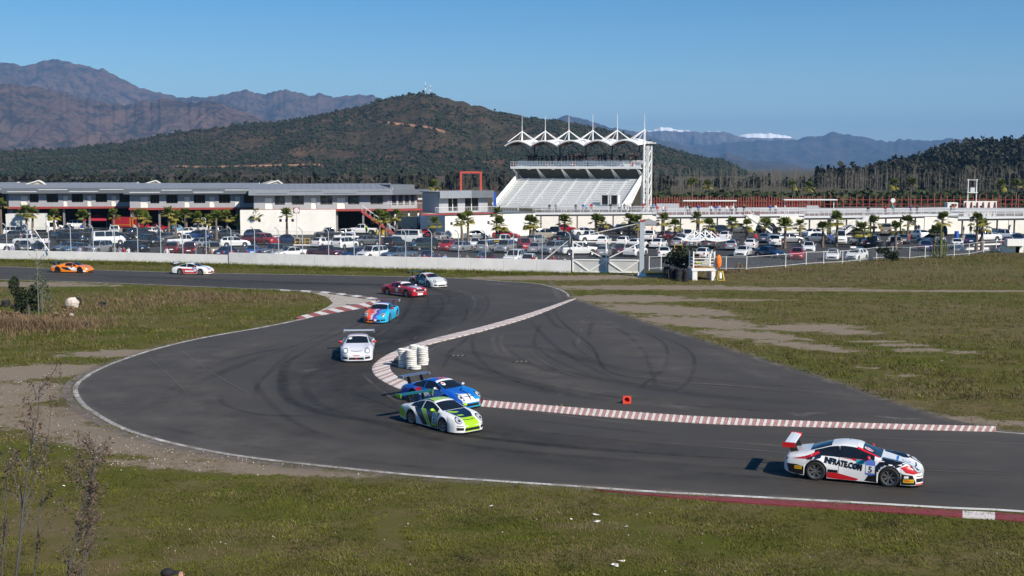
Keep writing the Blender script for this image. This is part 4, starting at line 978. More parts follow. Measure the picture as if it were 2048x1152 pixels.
# --- cone, lying with its base towards the bank
c = empty('traffic_cone', G(1254, 808) + Vector((0, 0, .2)), 0, 'orange red traffic cone lying on its side showing its square base', 'cone')
M_cone = pm('cone_orange', (.75, .07, .04), .5, var=.08, scale=6)
m = MB(); n = 20
sq = lambda t: (.21 / max(abs(math.cos(t)), abs(math.sin(t))))
vs = []; fs = []
for i in range(n):
    t = 2 * math.pi * (i + .5) / n; r = min(sq(t), .27)
    vs += [(r * math.cos(t), 0, r * math.sin(t)), (.135 * math.cos(t), 0, .135 * math.sin(t)), (r * math.cos(t), .035, r * math.sin(t)), (.135 * math.cos(t), .03, .135 * math.sin(t))]
for i in range(n):
    j = (i + 1) % n; fs += [(4 * i, 4 * j, 4 * j + 1, 4 * i + 1), (4 * i, 4 * i + 2, 4 * j + 2, 4 * j), (4 * i + 2, 4 * i + 3, 4 * j + 3, 4 * j + 2), (4 * i + 1, 4 * j + 1, 4 * j + 3, 4 * i + 3)]
m.add(vs, fs); m.build('base', M_cone, c)
m = MB(); m.lathe([(.135, .02), (.135, .04), (.035, .62), (.0, .62), (.0, .60), (.03, .6), (.125, .03)], 18, 'Y'); m.build('cone_body', M_cone, c, smooth=True)
m = MB(); m.lathe([(.107, .21), (.084, .34)], 18, 'Y'); m.lathe([(.109, .21), (.086, .34)], 18, 'Y'); m.build('reflective_band', M_wpaint, c)
# --- flat rubber bars with pale chevrons
for i, (x, y, yl, lab) in enumerate([(915, 713, 0, 'black rubber bar with pale chevrons near the white tyre stacks'), (1042, 725, 0, 'black rubber bar with pale chevrons alone on the run-off asphalt'), (1112, 814, 1, 'black rubber bar with yellow chevrons right behind the serrated kerb'), (678, 586, 0, 'rubber bar with pale chevrons on the far edge of the concrete apron'), (712, 610, 0, 'rubber bar with pale chevrons on the near side of the concrete apron')]):
    p = G(x, y) + Vector((0, 0, .014)); r = empty('rubber_bar', p, R(8 if not yl else 20), lab, 'speed bump'); k_ = 1.0 if y > 640 else 1.7
    m = MB(); m.prism([(-.13, 0), (.13, 0), (.07, .05), (-.07, .05)], -.5 * k_, .5 * k_, lambda q: (q[2], q[0], q[1])); m.build('bar', M_blackrub, r)
    for j in (-1, 0, 1):
        m = MB(); u = j * .28 * k_; m.add([(u - .09, -.10, .031), (u + .03, -.10, .031), (u + .12, .06, .056), (u, .06, .056)], [(0, 1, 2, 3)]); m.build('chevron', pm('chevron_yellow', (.60, .62, .16), .6) if yl else pm('chevron_pale', (.70, .70, .58), .6), r)
# --- marshal stand
a = G(1385, 561); b = G(1431, 561); L = b.x - a.x; Wd = 2.4
ms = empty('marshal_stand', a, R(2), 'white marshal stand with railings and a truss roof above it', 'stand')
m = MB(); m.span(0, .5, 0, Wd, 0, 1.0); m.build('pier', M_wconc, ms)
m = MB(); m.span(L - .4, L, 0, Wd, 0, 1.0); m.build('pier', M_wconc, ms)
m = MB(); m.span(-.1, L + .1, -.05, Wd, 1.0, 1.28); m.build('platform', M_wconc, ms)
m = MB(); m.span(.1, L - .1, .1, Wd - .1, 1.285, 1.31); m.build('floor_boards', pm('ochre_boards', (.45, .27, .07), .8), ms)
for u in (.08, L - .15, L + .38 - .35):
    pass
for u, v in ((.08, .02), (L - .12, .02), (.08, Wd - .1), (L - .12, Wd - .1)):
    m = MB(); m.box((u, v, 2.15), (.13, .13, 1.75)); m.build('post', M_wpaint, ms)
    m = MB(); m.tube([(u, v, 3.0), (u, v, 4.2)], .035, 5); m.build('roof_prop', M_steel, ms)
m = MB()
for z in (1.62, 1.95, 2.28):
    for v in (.02, Wd - .1): m.beam((.15, v, z), (L - .2, v, z), .06, .08)
    m.beam((.08, .1, z), (.08, Wd - .15, z), .06, .08)
m.build('railing', M_wpaint, ms)
rt = empty('truss_roof', (0, 0, 0)); rt.parent = ms
m = MB(); n = 10
for s_, (u0, u1) in enumerate(((-1.3, L / 2 - .05), (L / 2 + .05, L + 1.35))):
    vs = []
    for j in range(n + 1):
        t = j / n; u = u0 + (u1 - u0) * t; z = 4.25 - .16 * math.sin(math.pi * t)
        vs += [(u, -.6, z), (u, Wd + .6, z + .05), (u, -.6, z + .12), (u, Wd + .6, z + .17)]
    m.add(vs, [q for j in range(n) for q in ((4 * j, 4 * j + 4, 4 * j + 5, 4 * j + 1), (4 * j + 2, 4 * j + 3, 4 * j + 7, 4 * j + 6), (4 * j, 4 * j + 2, 4 * j + 6, 4 * j + 4), (4 * j + 1, 4 * j + 5, 4 * j + 7, 4 * j + 3))])
m.build('roof_sheet', M_wpaint, rt)
m = MB()
for uc in (.62, L - .62):
    for v in (-.5, Wd + .3):
        m.beam((uc, v, 4.2), (uc, v, 5.15), .11); m.beam((uc, v, 5.1), (uc - .95, v, 4.3), .09); m.beam((uc, v, 5.1), (uc + .95, v, 4.3), .09)
    m.beam((uc, -.5, 5.1), (uc, Wd + .3, 5.1), .07)
m.build('roof_truss', M_wpaint, rt)
m = MB(); m.ball((0, 0, 0), (.30, .16, .72), 10, 8, .12); tag(m.build('hanging_jacket', pm('orange_cloth', (.85, .20, .02), .8, var=.2, scale=4), None, a + Vector((L + .28, -.1, 1.95)), smooth=True), 'orange jacket hanging on the side post of the marshal stand', 'jacket')
yb = empty('folding_board', a + Vector((L + .1, -.35, 0)), 0, 'yellow folding board leaning against the marshal stand base', 'board')
m = MB(); m.beam((.05, 0, 0), (.2, .3, 1.0), .1, .06); m.beam((.75, 0, 0), (.6, .3, 1.0), .1, .06); m.beam((.05, 0, .06), (.75, 0, .06), .1, .06); m.beam((.2, .28, .95), (.6, .28, .95), .1, .06); m.build('frame', M_yellow, yb)
m = MB(); m.beam((.4, .08, .25), (.4, .24, .85), .22, .02); m.build('white_label', M_wpaint, yb)
m = MB(); m.lathe([(0, 0), (.11, 0), (.11, .42), (.04, .5), (.04, .56), (0, .56)], 12); tag(m.build('extinguisher', M_redp, None, a + Vector((.38, .35, 1.31))), 'red fire extinguisher on the marshal stand floor', 'extinguisher')
# --- gazebos and awnings
def gazebo(px, py, Wg, Dg, h, mat, lab, legs=True):
    p = G(px, py); g = empty('gazebo', p, R(10), lab, 'gazebo'); m = MB(); w, d = Wg / 2, Dg / 2
    m.add([(-w, -d, h), (w, -d, h), (w, d, h), (-w, d, h), (0, 0, h + .95), (-w, -d, h - .28), (w, -d, h - .28), (w, d, h - .28), (-w, d, h - .28)], [(0, 1, 4), (1, 2, 4), (2, 3, 4), (3, 0, 4), (5, 6, 1, 0), (6, 7, 2, 1), (7, 8, 3, 2), (8, 5, 0, 3)]); m.build('canopy', mat, g)
    for sx in (-1, 1):
        for sy in (-1, 1): m = MB(); m.box((sx * (w - .05), sy * (d - .05), h / 2), (.06, .06, h)); m.build('leg', M_railw, g)
gazebo(195, 458, 4.0, 3, 1.9, pm('crimson_canvas', (.42, .02, .05), .8), 'crimson pointed gazebo in front of the pit garages')
gazebo(1297, 471, 3.6, 3, 2.0, pm('grey_canvas', (.22, .22, .23), .8), 'grey peaked gazebo beside the gate post')
gazebo(1478, 458, 3.0, 3, 2.0, pm('pale_canvas', (.42, .42, .43), .8), 'pale grey gazebo under the walkway by the stair')
# --- trucks
def boxtruck(px, py, rz, L, W, H, bodymat, lab, cabmat):
    t_ = empty('box_truck', G(px, py), rz, lab, 'truck')
    m = MB(); m.span(-L / 2, L / 2, -W / 2, W / 2, .95, H); m.build('cargo_box', bodymat, t_)
    m = MB()
    for u in np.linspace(-L / 2 + .5, L / 2 - .5, int(L / 1.1)): m.span(u, u + .05, -W / 2 - .02, -W / 2 - .001, 1.0, H - .05)
    m.build('box_rib', bodymat, t_)
    m = MB(); x0 = L / 2 + .15; pr = [(0, .5), (1.75, .5), (1.8, 1.25), (1.45, 2.3), (1.2, 2.5), (0, 2.5)]; m.prism(pr, -W / 2 + .12, W / 2 - .12, lambda q: (x0 + q[0], q[2], q[1])); m.build('cab', cabmat, t_)
    m = MB(); m.add([(x0 + 1.79, -W / 2 + .25, 1.35), (x0 + 1.79, W / 2 - .25, 1.35), (x0 + 1.48, W / 2 - .3, 2.25), (x0 + 1.48, -W / 2 + .3, 2.25)], [(0, 1, 2, 3)])
    for s_ in (-1, 1): m.add([(x0 + .5, s_ * (W / 2 - .11), 1.4), (x0 + 1.55, s_ * (W / 2 - .11), 1.4), (x0 + 1.35, s_ * (W / 2 - .11), 2.2), (x0 + .5, s_ * (W / 2 - .11), 2.2)], [(0, 1, 2, 3)])
    m.build('cab_window', M_glassd, t_)
    m = MB(); m.span(-L / 2 + .2, L / 2 + 1.5, -.5, .5, .55, .9); m.build('chassis', M_steel, t_)
    for x in (-L / 2 + 1.1, L / 2 + .9):
        for s_ in (-1, 1): m = MB(); m.lathe([(0, -.14), (.30, -.14), (.45, -.12), (.47, 0), (.45, .12), (.30, .14), (0, .14)], 16, 'Y'); m.build('wheel', M_blackrub, t_, (x, s_ * (W / 2 - .18), .47), smooth=True)
    return t_
boxtruck(55, 470, R(12), 6.4, 2.4, 3.7, pm('dirty_white_box', (.66, .66, .62), .6, var=.06, scale=1, dirt=.12), 'large white box truck parked behind the double palms', M_wpaint)
boxtruck(818, 466, R(170), 3.6, 2.3, 2.9, pm('cream_tipper', (.52, .45, .32), .7, dirt=.3), 'cream tipper truck parked behind the palms near the red stair', pm('cream_tipper', (.52, .45, .32)))
tk = empty('water_tanker', G(862, 466), R(175), 'white water tanker between the tipper truck and the white garage block', 'truck')
m = MB(); m.lathe([(0, -2.3), (.8, -2.3), (1.05, -2.15), (1.05, 2.15), (.8, 2.3), (0, 2.3)], 16, 'X', (0, 0, 2.2)); m.build('tank', M_wconc, tk, smooth=False)
m = MB(); m.span(-2.3, 3.9, -.6, .6, .6, 1.1); m.build('chassis', M_steel, tk)
m = MB(); m.prism([(0, .5), (1.5, .5), (1.5, 1.3), (1.2, 2.4), (0, 2.4)], -1.05, 1.05, lambda q: (2.5 + q[0], q[2], q[1])); m.build('cab', M_wpaint, tk)
for x in (-1.5, 3.2):
    for s_ in (-1, 1): m = MB(); m.lathe([(0, -.14), (.45, -.13), (.48, 0), (.45, .13), (0, .14)], 16, 'Y'); m.build('wheel', M_blackrub, tk, (x, s_ * .95, .48))
ft = boxtruck(252, 464, R(-10), 4.2, 2.2, 2.7, pm('fire_red', (.40, .02, .03), .45), 'red fire truck with yellow edge stripes near the double palms', pm('fire_red', (.40, .02, .03)))
ft.name = 'fire_truck'
m = MB(); m.span(1.4, 1.5, -1.14, -1.1, 1.0, 2.6); m.span(-2, 1.4, -1.14, -1.1, 1.3, 1.38); m.span(1.9, 2.0, -1.14, -1.1, 1.0, 2.4); m.build('yellow_stripe', M_yellow, ft)
bd = empty('sign_board', G(408, 465), R(8), 'upright black board in a white frame among the palms', 'board')
m = MB(); m.box((0, 0, 1.55), (.62, .06, 2.0)); m.build('panel', M_dark, bd)
m = MB()
for u in (-.34, .34): m.box((u, 0, 1.35), (.08, .1, 2.6))
m.box((0, 0, 2.62), (.6, .1, .08)); m.box((0, 0, .5), (.6, .1, .08)); m.build('frame', M_wpaint, bd)
# --- litter: pale scraps on the grass
for i, (x, y, lab) in enumerate([(983, 1013, 'scrap alone in the green grass beyond the dry patch'), (1193, 1032, 'crumpled scrap, largest in the dry grass'), (1194, 1046, 'scrap just below the largest one in the dry grass'), (1143, 1040, 'flat scrap off to one side in the dry grass'), (1252, 1054, 'scrap at the edge of the dry grass'), (1228, 1133, 'larger crumpled scrap in the green grass'), (1243, 1124, 'tiny scrap beside the larger crumpled one'), (128, 973, 'scrap in grass beyond the bare sapling'), (418, 637, 'scrap on the green infield'), (302, 600, 'scrap among straw weeds on the infield'), (1498, 603, 'scrap on the bare earth field'), (1884, 722, 'yellowish scrap on the wide field')]):
    m = MB(); s_ = .09 if 'largest' in lab or 'larger ' in lab else .06
    pts = [(random.uniform(-1.6, 1.6) * s_, random.uniform(-1, 1) * s_, random.uniform(.2, 1.0) * s_) for _ in range(7)]
    m.add([(0, 0, .02)] + pts, [(0, j, j % 7 + 1) for j in range(1, 8)] + [(1, 3, 5), (2, 4, 6)])
    tag(m.build('paper_scrap', pm('paper_white', (.80, .78, .74), .9), None, G(x, y)), 'white paper ' + lab, 'litter', 'paper scraps on the grass')
# ============================================================ VEHICLES
def interp_keys(keys, xs):
    """keys: list of (x, v...) -> monotone cubic (PCHIP) columns"""
    K = np.array(sorted(keys)); X = K[:, 0]; out = []
    for c in range(1, K.shape[1]):
        Y = K[:, c]; h = np.diff(X); d = np.diff(Y) / h; m = np.zeros(len(X)); m[0] = d[0]; m[-1] = d[-1]
        for i in range(1, len(X) - 1):
            if d[i - 1] * d[i] > 0:
                w1 = 2 * h[i] + h[i - 1]; w2 = h[i] + 2 * h[i - 1]; m[i] = (w1 + w2) / (w1 / d[i - 1] + w2 / d[i])
        i = np.clip(np.searchsorted(X, xs) - 1, 0, len(X) - 2); t = (xs - X[i]) / h[i]; t = np.clip(t, 0, 1)
        out.append((2 * t ** 3 - 3 * t ** 2 + 1) * Y[i] + (t ** 3 - 2 * t ** 2 + t) * h[i] * m[i] + (-2 * t ** 3 + 3 * t ** 2) * Y[i + 1] + (t ** 3 - t ** 2) * h[i] * m[i + 1])
    return out
def loft(spec, step=.05, sub=5):
    """spec: P0..P3 lists of (x,w,z), TOP list of (x,z), arches [(xc,zc,r)], zones: side windows, windscreen, rear window.
       returns dict part-> (verts, faces), and shell polygons"""
    x0 = spec['TOP'][0][0]; x1 = spec['TOP'][-1][0]; lo, hi = min(x0, x1), max(x0, x1)
    st = set(np.round(np.arange(lo, hi, step), 4)) | {lo, hi}
    for z in spec['screen'] + spec['side'] + spec['rear']: st |= {z[0], z[1]}
    for xc, zc, r in spec['arch']:
        for a in np.linspace(0, math.pi, 15): st.add(round(xc + r * math.cos(a), 4))
    xs = []
    for v in sorted(st):
        if not xs or v - xs[-1] > .008: xs.append(v)
    xs = np.array(xs)
    P = [interp_keys(spec['P%d' % i], xs) for i in range(4)]; T = interp_keys(spec['TOP'], xs)[0]
    zs = P[0][1].copy()
    for xc, zc, r in spec['arch']:
        dx = np.abs(xs - xc); inn = dx < r; zs[inn] = np.maximum(zs[inn], zc + np.sqrt(r * r - dx[inn] ** 2))
    rows = []
    for i, x in enumerate(xs):
        p0 = (P[0][0][i], zs[i]); p1 = (P[1][0][i], max(P[1][1][i], zs[i] + .05)); p2 = (P[2][0][i], max(P[2][1][i], p1[1] + .03)); p3 = (P[3][0][i], P[3][1][i])
        top = T[i]; p4 = (p3[0] * .55, p3[1] + (top - p3[1]) * .80); p5 = (0, top); ctrl = [p0, p1, p2, p3, p4, p5]
        ext = [(2 * p0[0] - p1[0], 2 * p0[1] - p1[1])] + ctrl + [(-p4[0], p4[1])]; row = []
        for s in range(5):
            a, b, c, d = ext[s], ext[s + 1], ext[s + 2], ext[s + 3]
            for k in range(sub):
                t = k / sub; q = []
                for ax in (0, 1):
                    m1 = (c[ax] - a[ax]) * .38; m2 = (d[ax] - b[ax]) * .38
                    q.append((2 * t ** 3 - 3 * t ** 2 + 1) * b[ax] + (t ** 3 - 2 * t ** 2 + t) * m1 + (-2 * t ** 3 + 3 * t ** 2) * c[ax] + (t ** 3 - t ** 2) * m2)
                row.append((x, q[0], q[1]))
        row.append((x, 0, top)); rows.append(row)
    nr = len(rows[0]); V = []; idx = {}
    for i, row in enumerate(rows):
        for j, p in enumerate(row):
            idx[i, j, 1] = len(V); V.append(p)
            if j < nr - 1: idx[i, j, -1] = len(V); V.append((p[0], -p[1], p[2]))
            else: idx[i, j, -1] = idx[i, j, 1]
    parts = {}
    def put(n, f): parts.setdefault(n, []).append(f)
    def zone(lst, a, b): return next((k for k, z in enumerate(lst) if a >= z[0] - 1e-4 and b <= z[1] + 1e-4), None)
    for i in range(len(xs) - 1):
        a, b = xs[i], xs[i + 1]
        for j in range(nr - 1):
            seg = j // sub; jj = j % sub; name = 'body'
            if seg == 2 and jj >= 0:
                z = zone(spec['side'], a, b)
                if z is not None: name = 'side%d' % z
            elif seg >= 3 and not (seg == 3 and jj == 0):
                if zone(spec['screen'], a, b) is not None: name = 'screen'
                elif zone(spec['rear'], a, b) is not None: name = 'rear'
            elif False: pass
            for s in (1, -1):
                f = (idx[i, j, s], idx[i + 1, j, s], idx[i + 1, j + 1, s], idx[i, j + 1, s])
                if s == -1: f = f[::-1]
                nm = name + ('L' if s > 0 else 'R') if name.startswith('side') else name
                put(nm, f)
        put('under', (idx[i, 0, -1], idx[i + 1, 0, -1], idx[i + 1, 0, 1], idx[i, 0, 1]))
    for i, flip in ((0, False), (len(xs) - 1, True)):
        loop = [idx[i, j, 1] for j in range(nr)] + [idx[i, j, -1] for j in range(nr - 2, -1, -1)]
        put('body', tuple(loop if not flip else loop[::-1]))
    return V, parts, xs
def submesh(name, V, faces, smooth=True):
    used = {}; vs = []; fs = []
    for f in faces:
        g = []
        for i in f:
            if i not in used: used[i] = len(vs); vs.append(V[i])
            g.append(used[i])
        if len(set(g)) > 2: fs.append(tuple(dict.fromkeys(g)))
    me = bpy.data.meshes.new(name); me.from_pydata(vs, [], fs)
    bm = bmesh.new(); bm.from_mesh(me); bmesh.ops.remove_doubles(bm, verts=bm.verts, dist=.0008); bmesh.ops.recalc_face_normals(bm, faces=bm.faces); bm.to_mesh(me); bm.free()
    if smooth:
        me.polygons.foreach_set('use_smooth', [len(p.vertices) <= 4 for p in me.polygons])
    me.update(); return me
def carmat(name, c, rough=.28, coat=.7, metal=0.0):
    return pm('paint_' + name, c, rough, metal, coat, var=.03, scale=2)
M_glass = pm('car_glass', (.010, .013, .017), .04, 0, 0, var=.2, scale=2, spec=.7)
M_black = pm('satin_black', (.012, .012, .013), .45, var=.2)
M_carbon = pm('carbon_black', (.020, .020, .022), .35, coat=.4, var=.3, scale=30)
M_rim = pm('silver_rim', (.42, .42, .43), .3, .8, var=.1)
M_rimd = pm('dark_rim', (.05, .05, .055), .35, .6, var=.1)
M_lamp = pm('headlamp_glass', (.62, .64, .66), .08, .3, .8, var=.15, scale=20)
M_tail = pm('tail_lamp', (.40, .012, .012), .15, 0, .6)
M_plate = pm('number_plate', (.75, .75, .72), .5)
M_tyre = pm('tyre_rubber', (.018, .018, .018), .75, var=.2, scale=10)
# ---------- racing car shells
S911 = dict(
    TOP=[(-2.24, .50), (-2.20, .66), (-2.08, .79), (-1.85, .855), (-1.45, .965), (-1.05, 1.105), (-.65, 1.215), (-.25, 1.265), (.08, 1.245), (.30, 1.175), (.62, 1.03), (.93, .895), (1.2, .835), (1.55, .75), (1.85, .655), (2.05, .56), (2.16, .47), (2.22, .36)],
    P3=[(-2.24, .50, .49), (-2.20, .60, .65), (-2.08, .66, .775), (-1.85, .67, .835), (-1.45, .63, .925), (-1.05, .575, 1.035), (-.65, .545, 1.145), (-.25, .545, 1.185), (.08, .56, 1.165), (.30, .59, 1.10), (.62, .645, .985), (.93, .69, .895), (1.2, .70, .868), (1.55, .69, .815), (1.85, .645, .725), (2.05, .56, .60), (2.16, .45, .49), (2.22, .33, .37)],
    P2=[(-2.24, .60, .47), (-2.18, .76, .62), (-2.0, .83, .73), (-1.7, .865, .80), (-1.3, .865, .855), (-.8, .80, .85), (-.3, .775, .835), (.3, .775, .825), (.8, .79, .82), (1.1, .835, .795), (1.5, .835, .74), (1.85, .775, .655), (2.05, .66, .555), (2.16, .53, .46), (2.22, .40, .35)],
    P1=[(-2.24, .66, .38), (-2.18, .82, .46), (-2.0, .88, .52), (-1.6, .915, .58), (-1.18, .93, .62), (-.7, .88, .50), (-.2, .845, .48), (.4, .845, .48), (.8, .875, .5), (1.18, .905, .58), (1.6, .89, .52), (1.9, .81, .44), (2.05, .70, .40), (2.16, .57, .34), (2.22, .43, .27)],
    P0=[(-2.24, .62, .30), (-2.18, .80, .27), (-2.0, .865, .21), (-1.6, .90, .16), (-.7, .87, .115), (.4, .85, .11), (.8, .87, .11), (1.6, .885, .11), (1.9, .82, .11), (2.05, .72, .11), (2.16, .59, .11), (2.22, .45, .11)],
    arch=[(-1.18, .325, .365), (1.18, .325, .355)], screen=[(.10, .90)], side=[(-.42, .70), (-1.24, -.475)], rear=[(-1.40, -.70)])
SMCL = dict(
    TOP=[(-2.22, .55), (-2.15, .75), (-1.8, .83), (-1.3, .93), (-.8, 1.07), (-.4, 1.15), (0, 1.175), (.3, 1.14), (.65, 1.02), (1.05, .84), (1.35, .73), (1.7, .62), (2.0, .52), (2.2, .40), (2.28, .30)],
    P3=[(-2.22, .58, .54), (-2.15, .70, .73), (-1.8, .74, .80), (-1.3, .68, .88), (-.8, .58, .99), (-.4, .54, 1.07), (0, .54, 1.10), (.3, .57, 1.06), (.65, .64, .95), (1.05, .70, .82), (1.35, .72, .76), (1.7, .70, .68), (2.0, .60, .56), (2.2, .44, .41), (2.28, .34, .31)],
    P2=[(-2.22, .72, .52), (-2.15, .84, .68), (-1.8, .88, .77), (-1.3, .88, .80), (-.7, .80, .79), (0, .76, .77), (.6, .77, .75), (1.05, .82, .72), (1.4, .86, .68), (1.8, .80, .58), (2.05, .68, .49), (2.2, .52, .39), (2.28, .40, .30)],
    P1=[(-2.22, .78, .42), (-2.15, .90, .46), (-1.8, .95, .52), (-1.33, .97, .56), (-.7, .90, .42), (0, .86, .38), (.7, .88, .42), (1.34, .94, .52), (1.8, .88, .42), (2.05, .76, .36), (2.2, .60, .30), (2.28, .46, .24)],
    P0=[(-2.22, .74, .30), (-2.1, .90, .22), (-1.6, .93, .14), (0, .88, .11), (1, .9, .11), (1.8, .88, .11), (2.05, .78, .11), (2.2, .62, .11), (2.28, .48, .11)],
    arch=[(-1.33, .33, .37), (1.34, .33, .37)], screen=[(.28, 1.02)], side=[(-.55, .80)], rear=[(-1.5, -.75)])
SMUS = dict(
    TOP=[(-2.28, .62), (-2.24, .82), (-2.1, .90), (-1.7, .93), (-1.45, .97), (-1.0, 1.18), (-.65, 1.27), (-.2, 1.29), (.15, 1.27), (.55, 1.04), (.78, .95), (1.3, .93), (1.9, .88), (2.2, .82), (2.30, .72), (2.34, .50)],
    P3=[(-2.28, .66, .60), (-2.24, .74, .79), (-2.1, .76, .87), (-1.7, .76, .91), (-1.45, .74, .94), (-1.0, .63, 1.11), (-.65, .58, 1.19), (-.2, .575, 1.21), (.15, .58, 1.19), (.55, .67, 1.0), (.78, .74, .94), (1.3, .76, .92), (1.9, .75, .87), (2.2, .73, .81), (2.30, .70, .71), (2.34, .66, .50)],
    P2=[(-2.28, .74, .58), (-2.24, .84, .74), (-2.0, .87, .82), (-1.4, .89, .86), (-.7, .85, .85), (.3, .84, .84), (.9, .86, .86), (1.5, .88, .83), (2.1, .85, .76), (2.30, .78, .67), (2.34, .72, .48)],
    P1=[(-2.28, .78, .45), (-2.2, .88, .50), (-1.4, .93, .58), (-.6, .89, .50), (.4, .88, .5), (1.4, .92, .58), (2.1, .88, .5), (2.30, .81, .44), (2.34, .75, .36)],
    P0=[(-2.28, .74, .30), (-2.2, .86, .24), (-1.4, .9, .17), (0, .87, .14), (1.4, .9, .14), (2.1, .87, .15), (2.30, .82, .16), (2.34, .77, .2)],
    arch=[(-1.35, .34, .39), (1.40, .34, .38)], screen=[(.18, .74)], side=[(-.42, .42), (-.85, -.48)], rear=[(-1.42, -.98)])
SHELLS = {}
def shell(key, spec, step=.045, sub=5):
    if key in SHELLS: return SHELLS[key]
    V, parts, xs = loft(spec, step, sub)
    polys = [f for k, fs in parts.items() if k != 'under' for f in fs]
    bvh = BVHTree.FromPolygons([Vector(v) for v in V], polys)
    SHELLS[key] = ({k: submesh(k, V, f) for k, f in parts.items()}, bvh); return SHELLS[key]
PROJ = {'R': (lambda a, b: Vector((a, -3, b)), Vector((0, 1, 0))), 'L': (lambda a, b: Vector((a, 3, b)), Vector((0, -1, 0))),
        'T': (lambda a, b: Vector((a, b, 4)), Vector((0, 0, -1))), 'F': (lambda a, b: Vector((4, a, b)), Vector((-1, 0, 0))), 'B': (lambda a, b: Vector((-4, a, b)), Vector((1, 0, 0)))}
def project(bm, bvh, ax, off=.004):
    mk, d = PROJ[ax]; dead = []
    for v in bm.verts:
        h = bvh.ray_cast(mk(v.co.x, v.co.y), d)
        if h[0] is None: dead.append(v)
        else:
            n = h[1] if h[1].dot(d) < 0 else -h[1]; v.co = h[0] + n * off
    bmesh.ops.delete(bm, geom=dead, context='VERTS')
    # drop faces that were stretched across a step of the surface
    bad = [f for f in bm.faces if f.calc_area() > .02 or max(e.calc_length() for e in f.edges) > .30]
    bmesh.ops.delete(bm, geom=bad, context='FACES')
def decal(car, bvh, name, poly, ax, mat, off=.004, grid=.06, parent=None):
    bm = bmesh.new(); vs = [bm.verts.new((p[0], p[1], 0)) for p in poly]; bmesh.ops.triangulate(bm, faces=[bm.faces.new(vs)])
    for axis in (0, 1):
        lo = min(p[axis] for p in poly); hi = max(p[axis] for p in poly); c = math.floor(lo / grid) * grid + grid
        while c < hi:
            pl = [0, 0, 0]; pl[axis] = c; no = [0, 0, 0]; no[axis] = 1
            bmesh.ops.bisect_plane(bm, geom=bm.verts[:] + bm.edges[:] + bm.faces[:], plane_co=pl, plane_no=no, dist=1e-5); c += grid
    project(bm, bvh, ax, off); me = bpy.data.meshes.new(name); bm.to_mesh(me); bm.free()
    me.polygons.foreach_set('use_smooth', [True] * len(me.polygons))
    return link(name, me, parent or car, mat=mat)
def lettering(car, bvh, txt, size, cx, cz, ang, ax, mat, off=.007, bold=.0, mirror=1, shear=0, tall=1.0):
    cu = bpy.data.curves.new('lettering', 'FONT'); cu.body = txt; cu.size = size; cu.align_x = 'CENTER'; cu.align_y = 'CENTER'; cu.offset = bold; cu.shear = shear; cu.resolution_u = 3
    ob = bpy.data.objects.new('lettering', cu); col.objects.link(ob); bpy.context.view_layer.update()
    me = bpy.data.meshes.new_from_object(ob.evaluated_get(bpy.context.evaluated_depsgraph_get())); bpy.data.objects.remove(ob); bpy.data.curves.remove(cu)
    bm = bmesh.new(); bm.from_mesh(me); ca, sa = math.cos(ang), math.sin(ang)
    bmesh.ops.triangulate(bm, faces=bm.faces)
    for v in bm.verts: x, y = v.co.x * mirror, v.co.y * tall; v.co = (cx + x * ca - y * sa, cz + x * sa + y * ca, 0)
    project(bm, bvh, ax, off); me.clear_geometry(); bm.to_mesh(me); bm.free()
    return link('lettering', me, car, mat=mat)
def ellipse(cx, cy, rx, ry, n=18, a0=0): return [(cx + rx * math.cos(2 * math.pi * i / n + a0), cy + ry * math.sin(2 * math.pi * i / n + a0)) for i in range(n)]
# wheel: tyre with a spoked rim
def wheel_meshes(r=.33, w=.27, spokes=7):
    m = MB(); m.lathe([(r * .70, -w / 2 + .02), (r * .74, -w / 2), (r * .93, -w / 2), (r, -w * .38), (r, w * .38), (r * .93, w / 2), (r * .74, w / 2), (r * .70, w / 2 - .02), (r * .70, -w / 2 + .02)], 28, 'Y'); ty = m.mesh('wheel', True)
    m = MB(); y = -w / 2 + .012
    m.lathe([(r * .71, y), (r * .66, y + .005), (r * .64, y + .05), (r * .62, y + .12)], 28, 'Y'); m.lathe([(0, y + .035), (r * .13, y + .035), (r * .16, y + .06)], 14, 'Y')
    for i in range(spokes):
        t = 2 * math.pi * i / spokes
        for dt in (-.16, .16):
            p0 = Vector((r * .12 * math.cos(t), y + .05, r * .12 * math.sin(t))); p1 = Vector((r * .655 * math.cos(t + dt), y + .02, r * .655 * math.sin(t + dt))); m.beam(p0, p1, .018, .03)
    rim = m.mesh('rim', False)
    m = MB(); m.lathe([(0, y + .13), (r * .63, y + .13)], 20, 'Y'); disc = m.mesh('brake_disc', False)
    return ty, rim, disc
RW = wheel_meshes()
def put_wheels(car, xf, xr, track, r, meshes, rimmat, steer=0):
    for x, st in ((xf, steer), (xr, 0)):
        for s in (-1, 1):
            w = link('wheel', meshes[0], car, (x, s * track, r), 0, M_tyre); w.rotation_euler.z = st + (math.pi if s > 0 else 0)
            link('rim', meshes[1], w, mat=rimmat); link('brake_disc', meshes[2], w, mat=M_black)
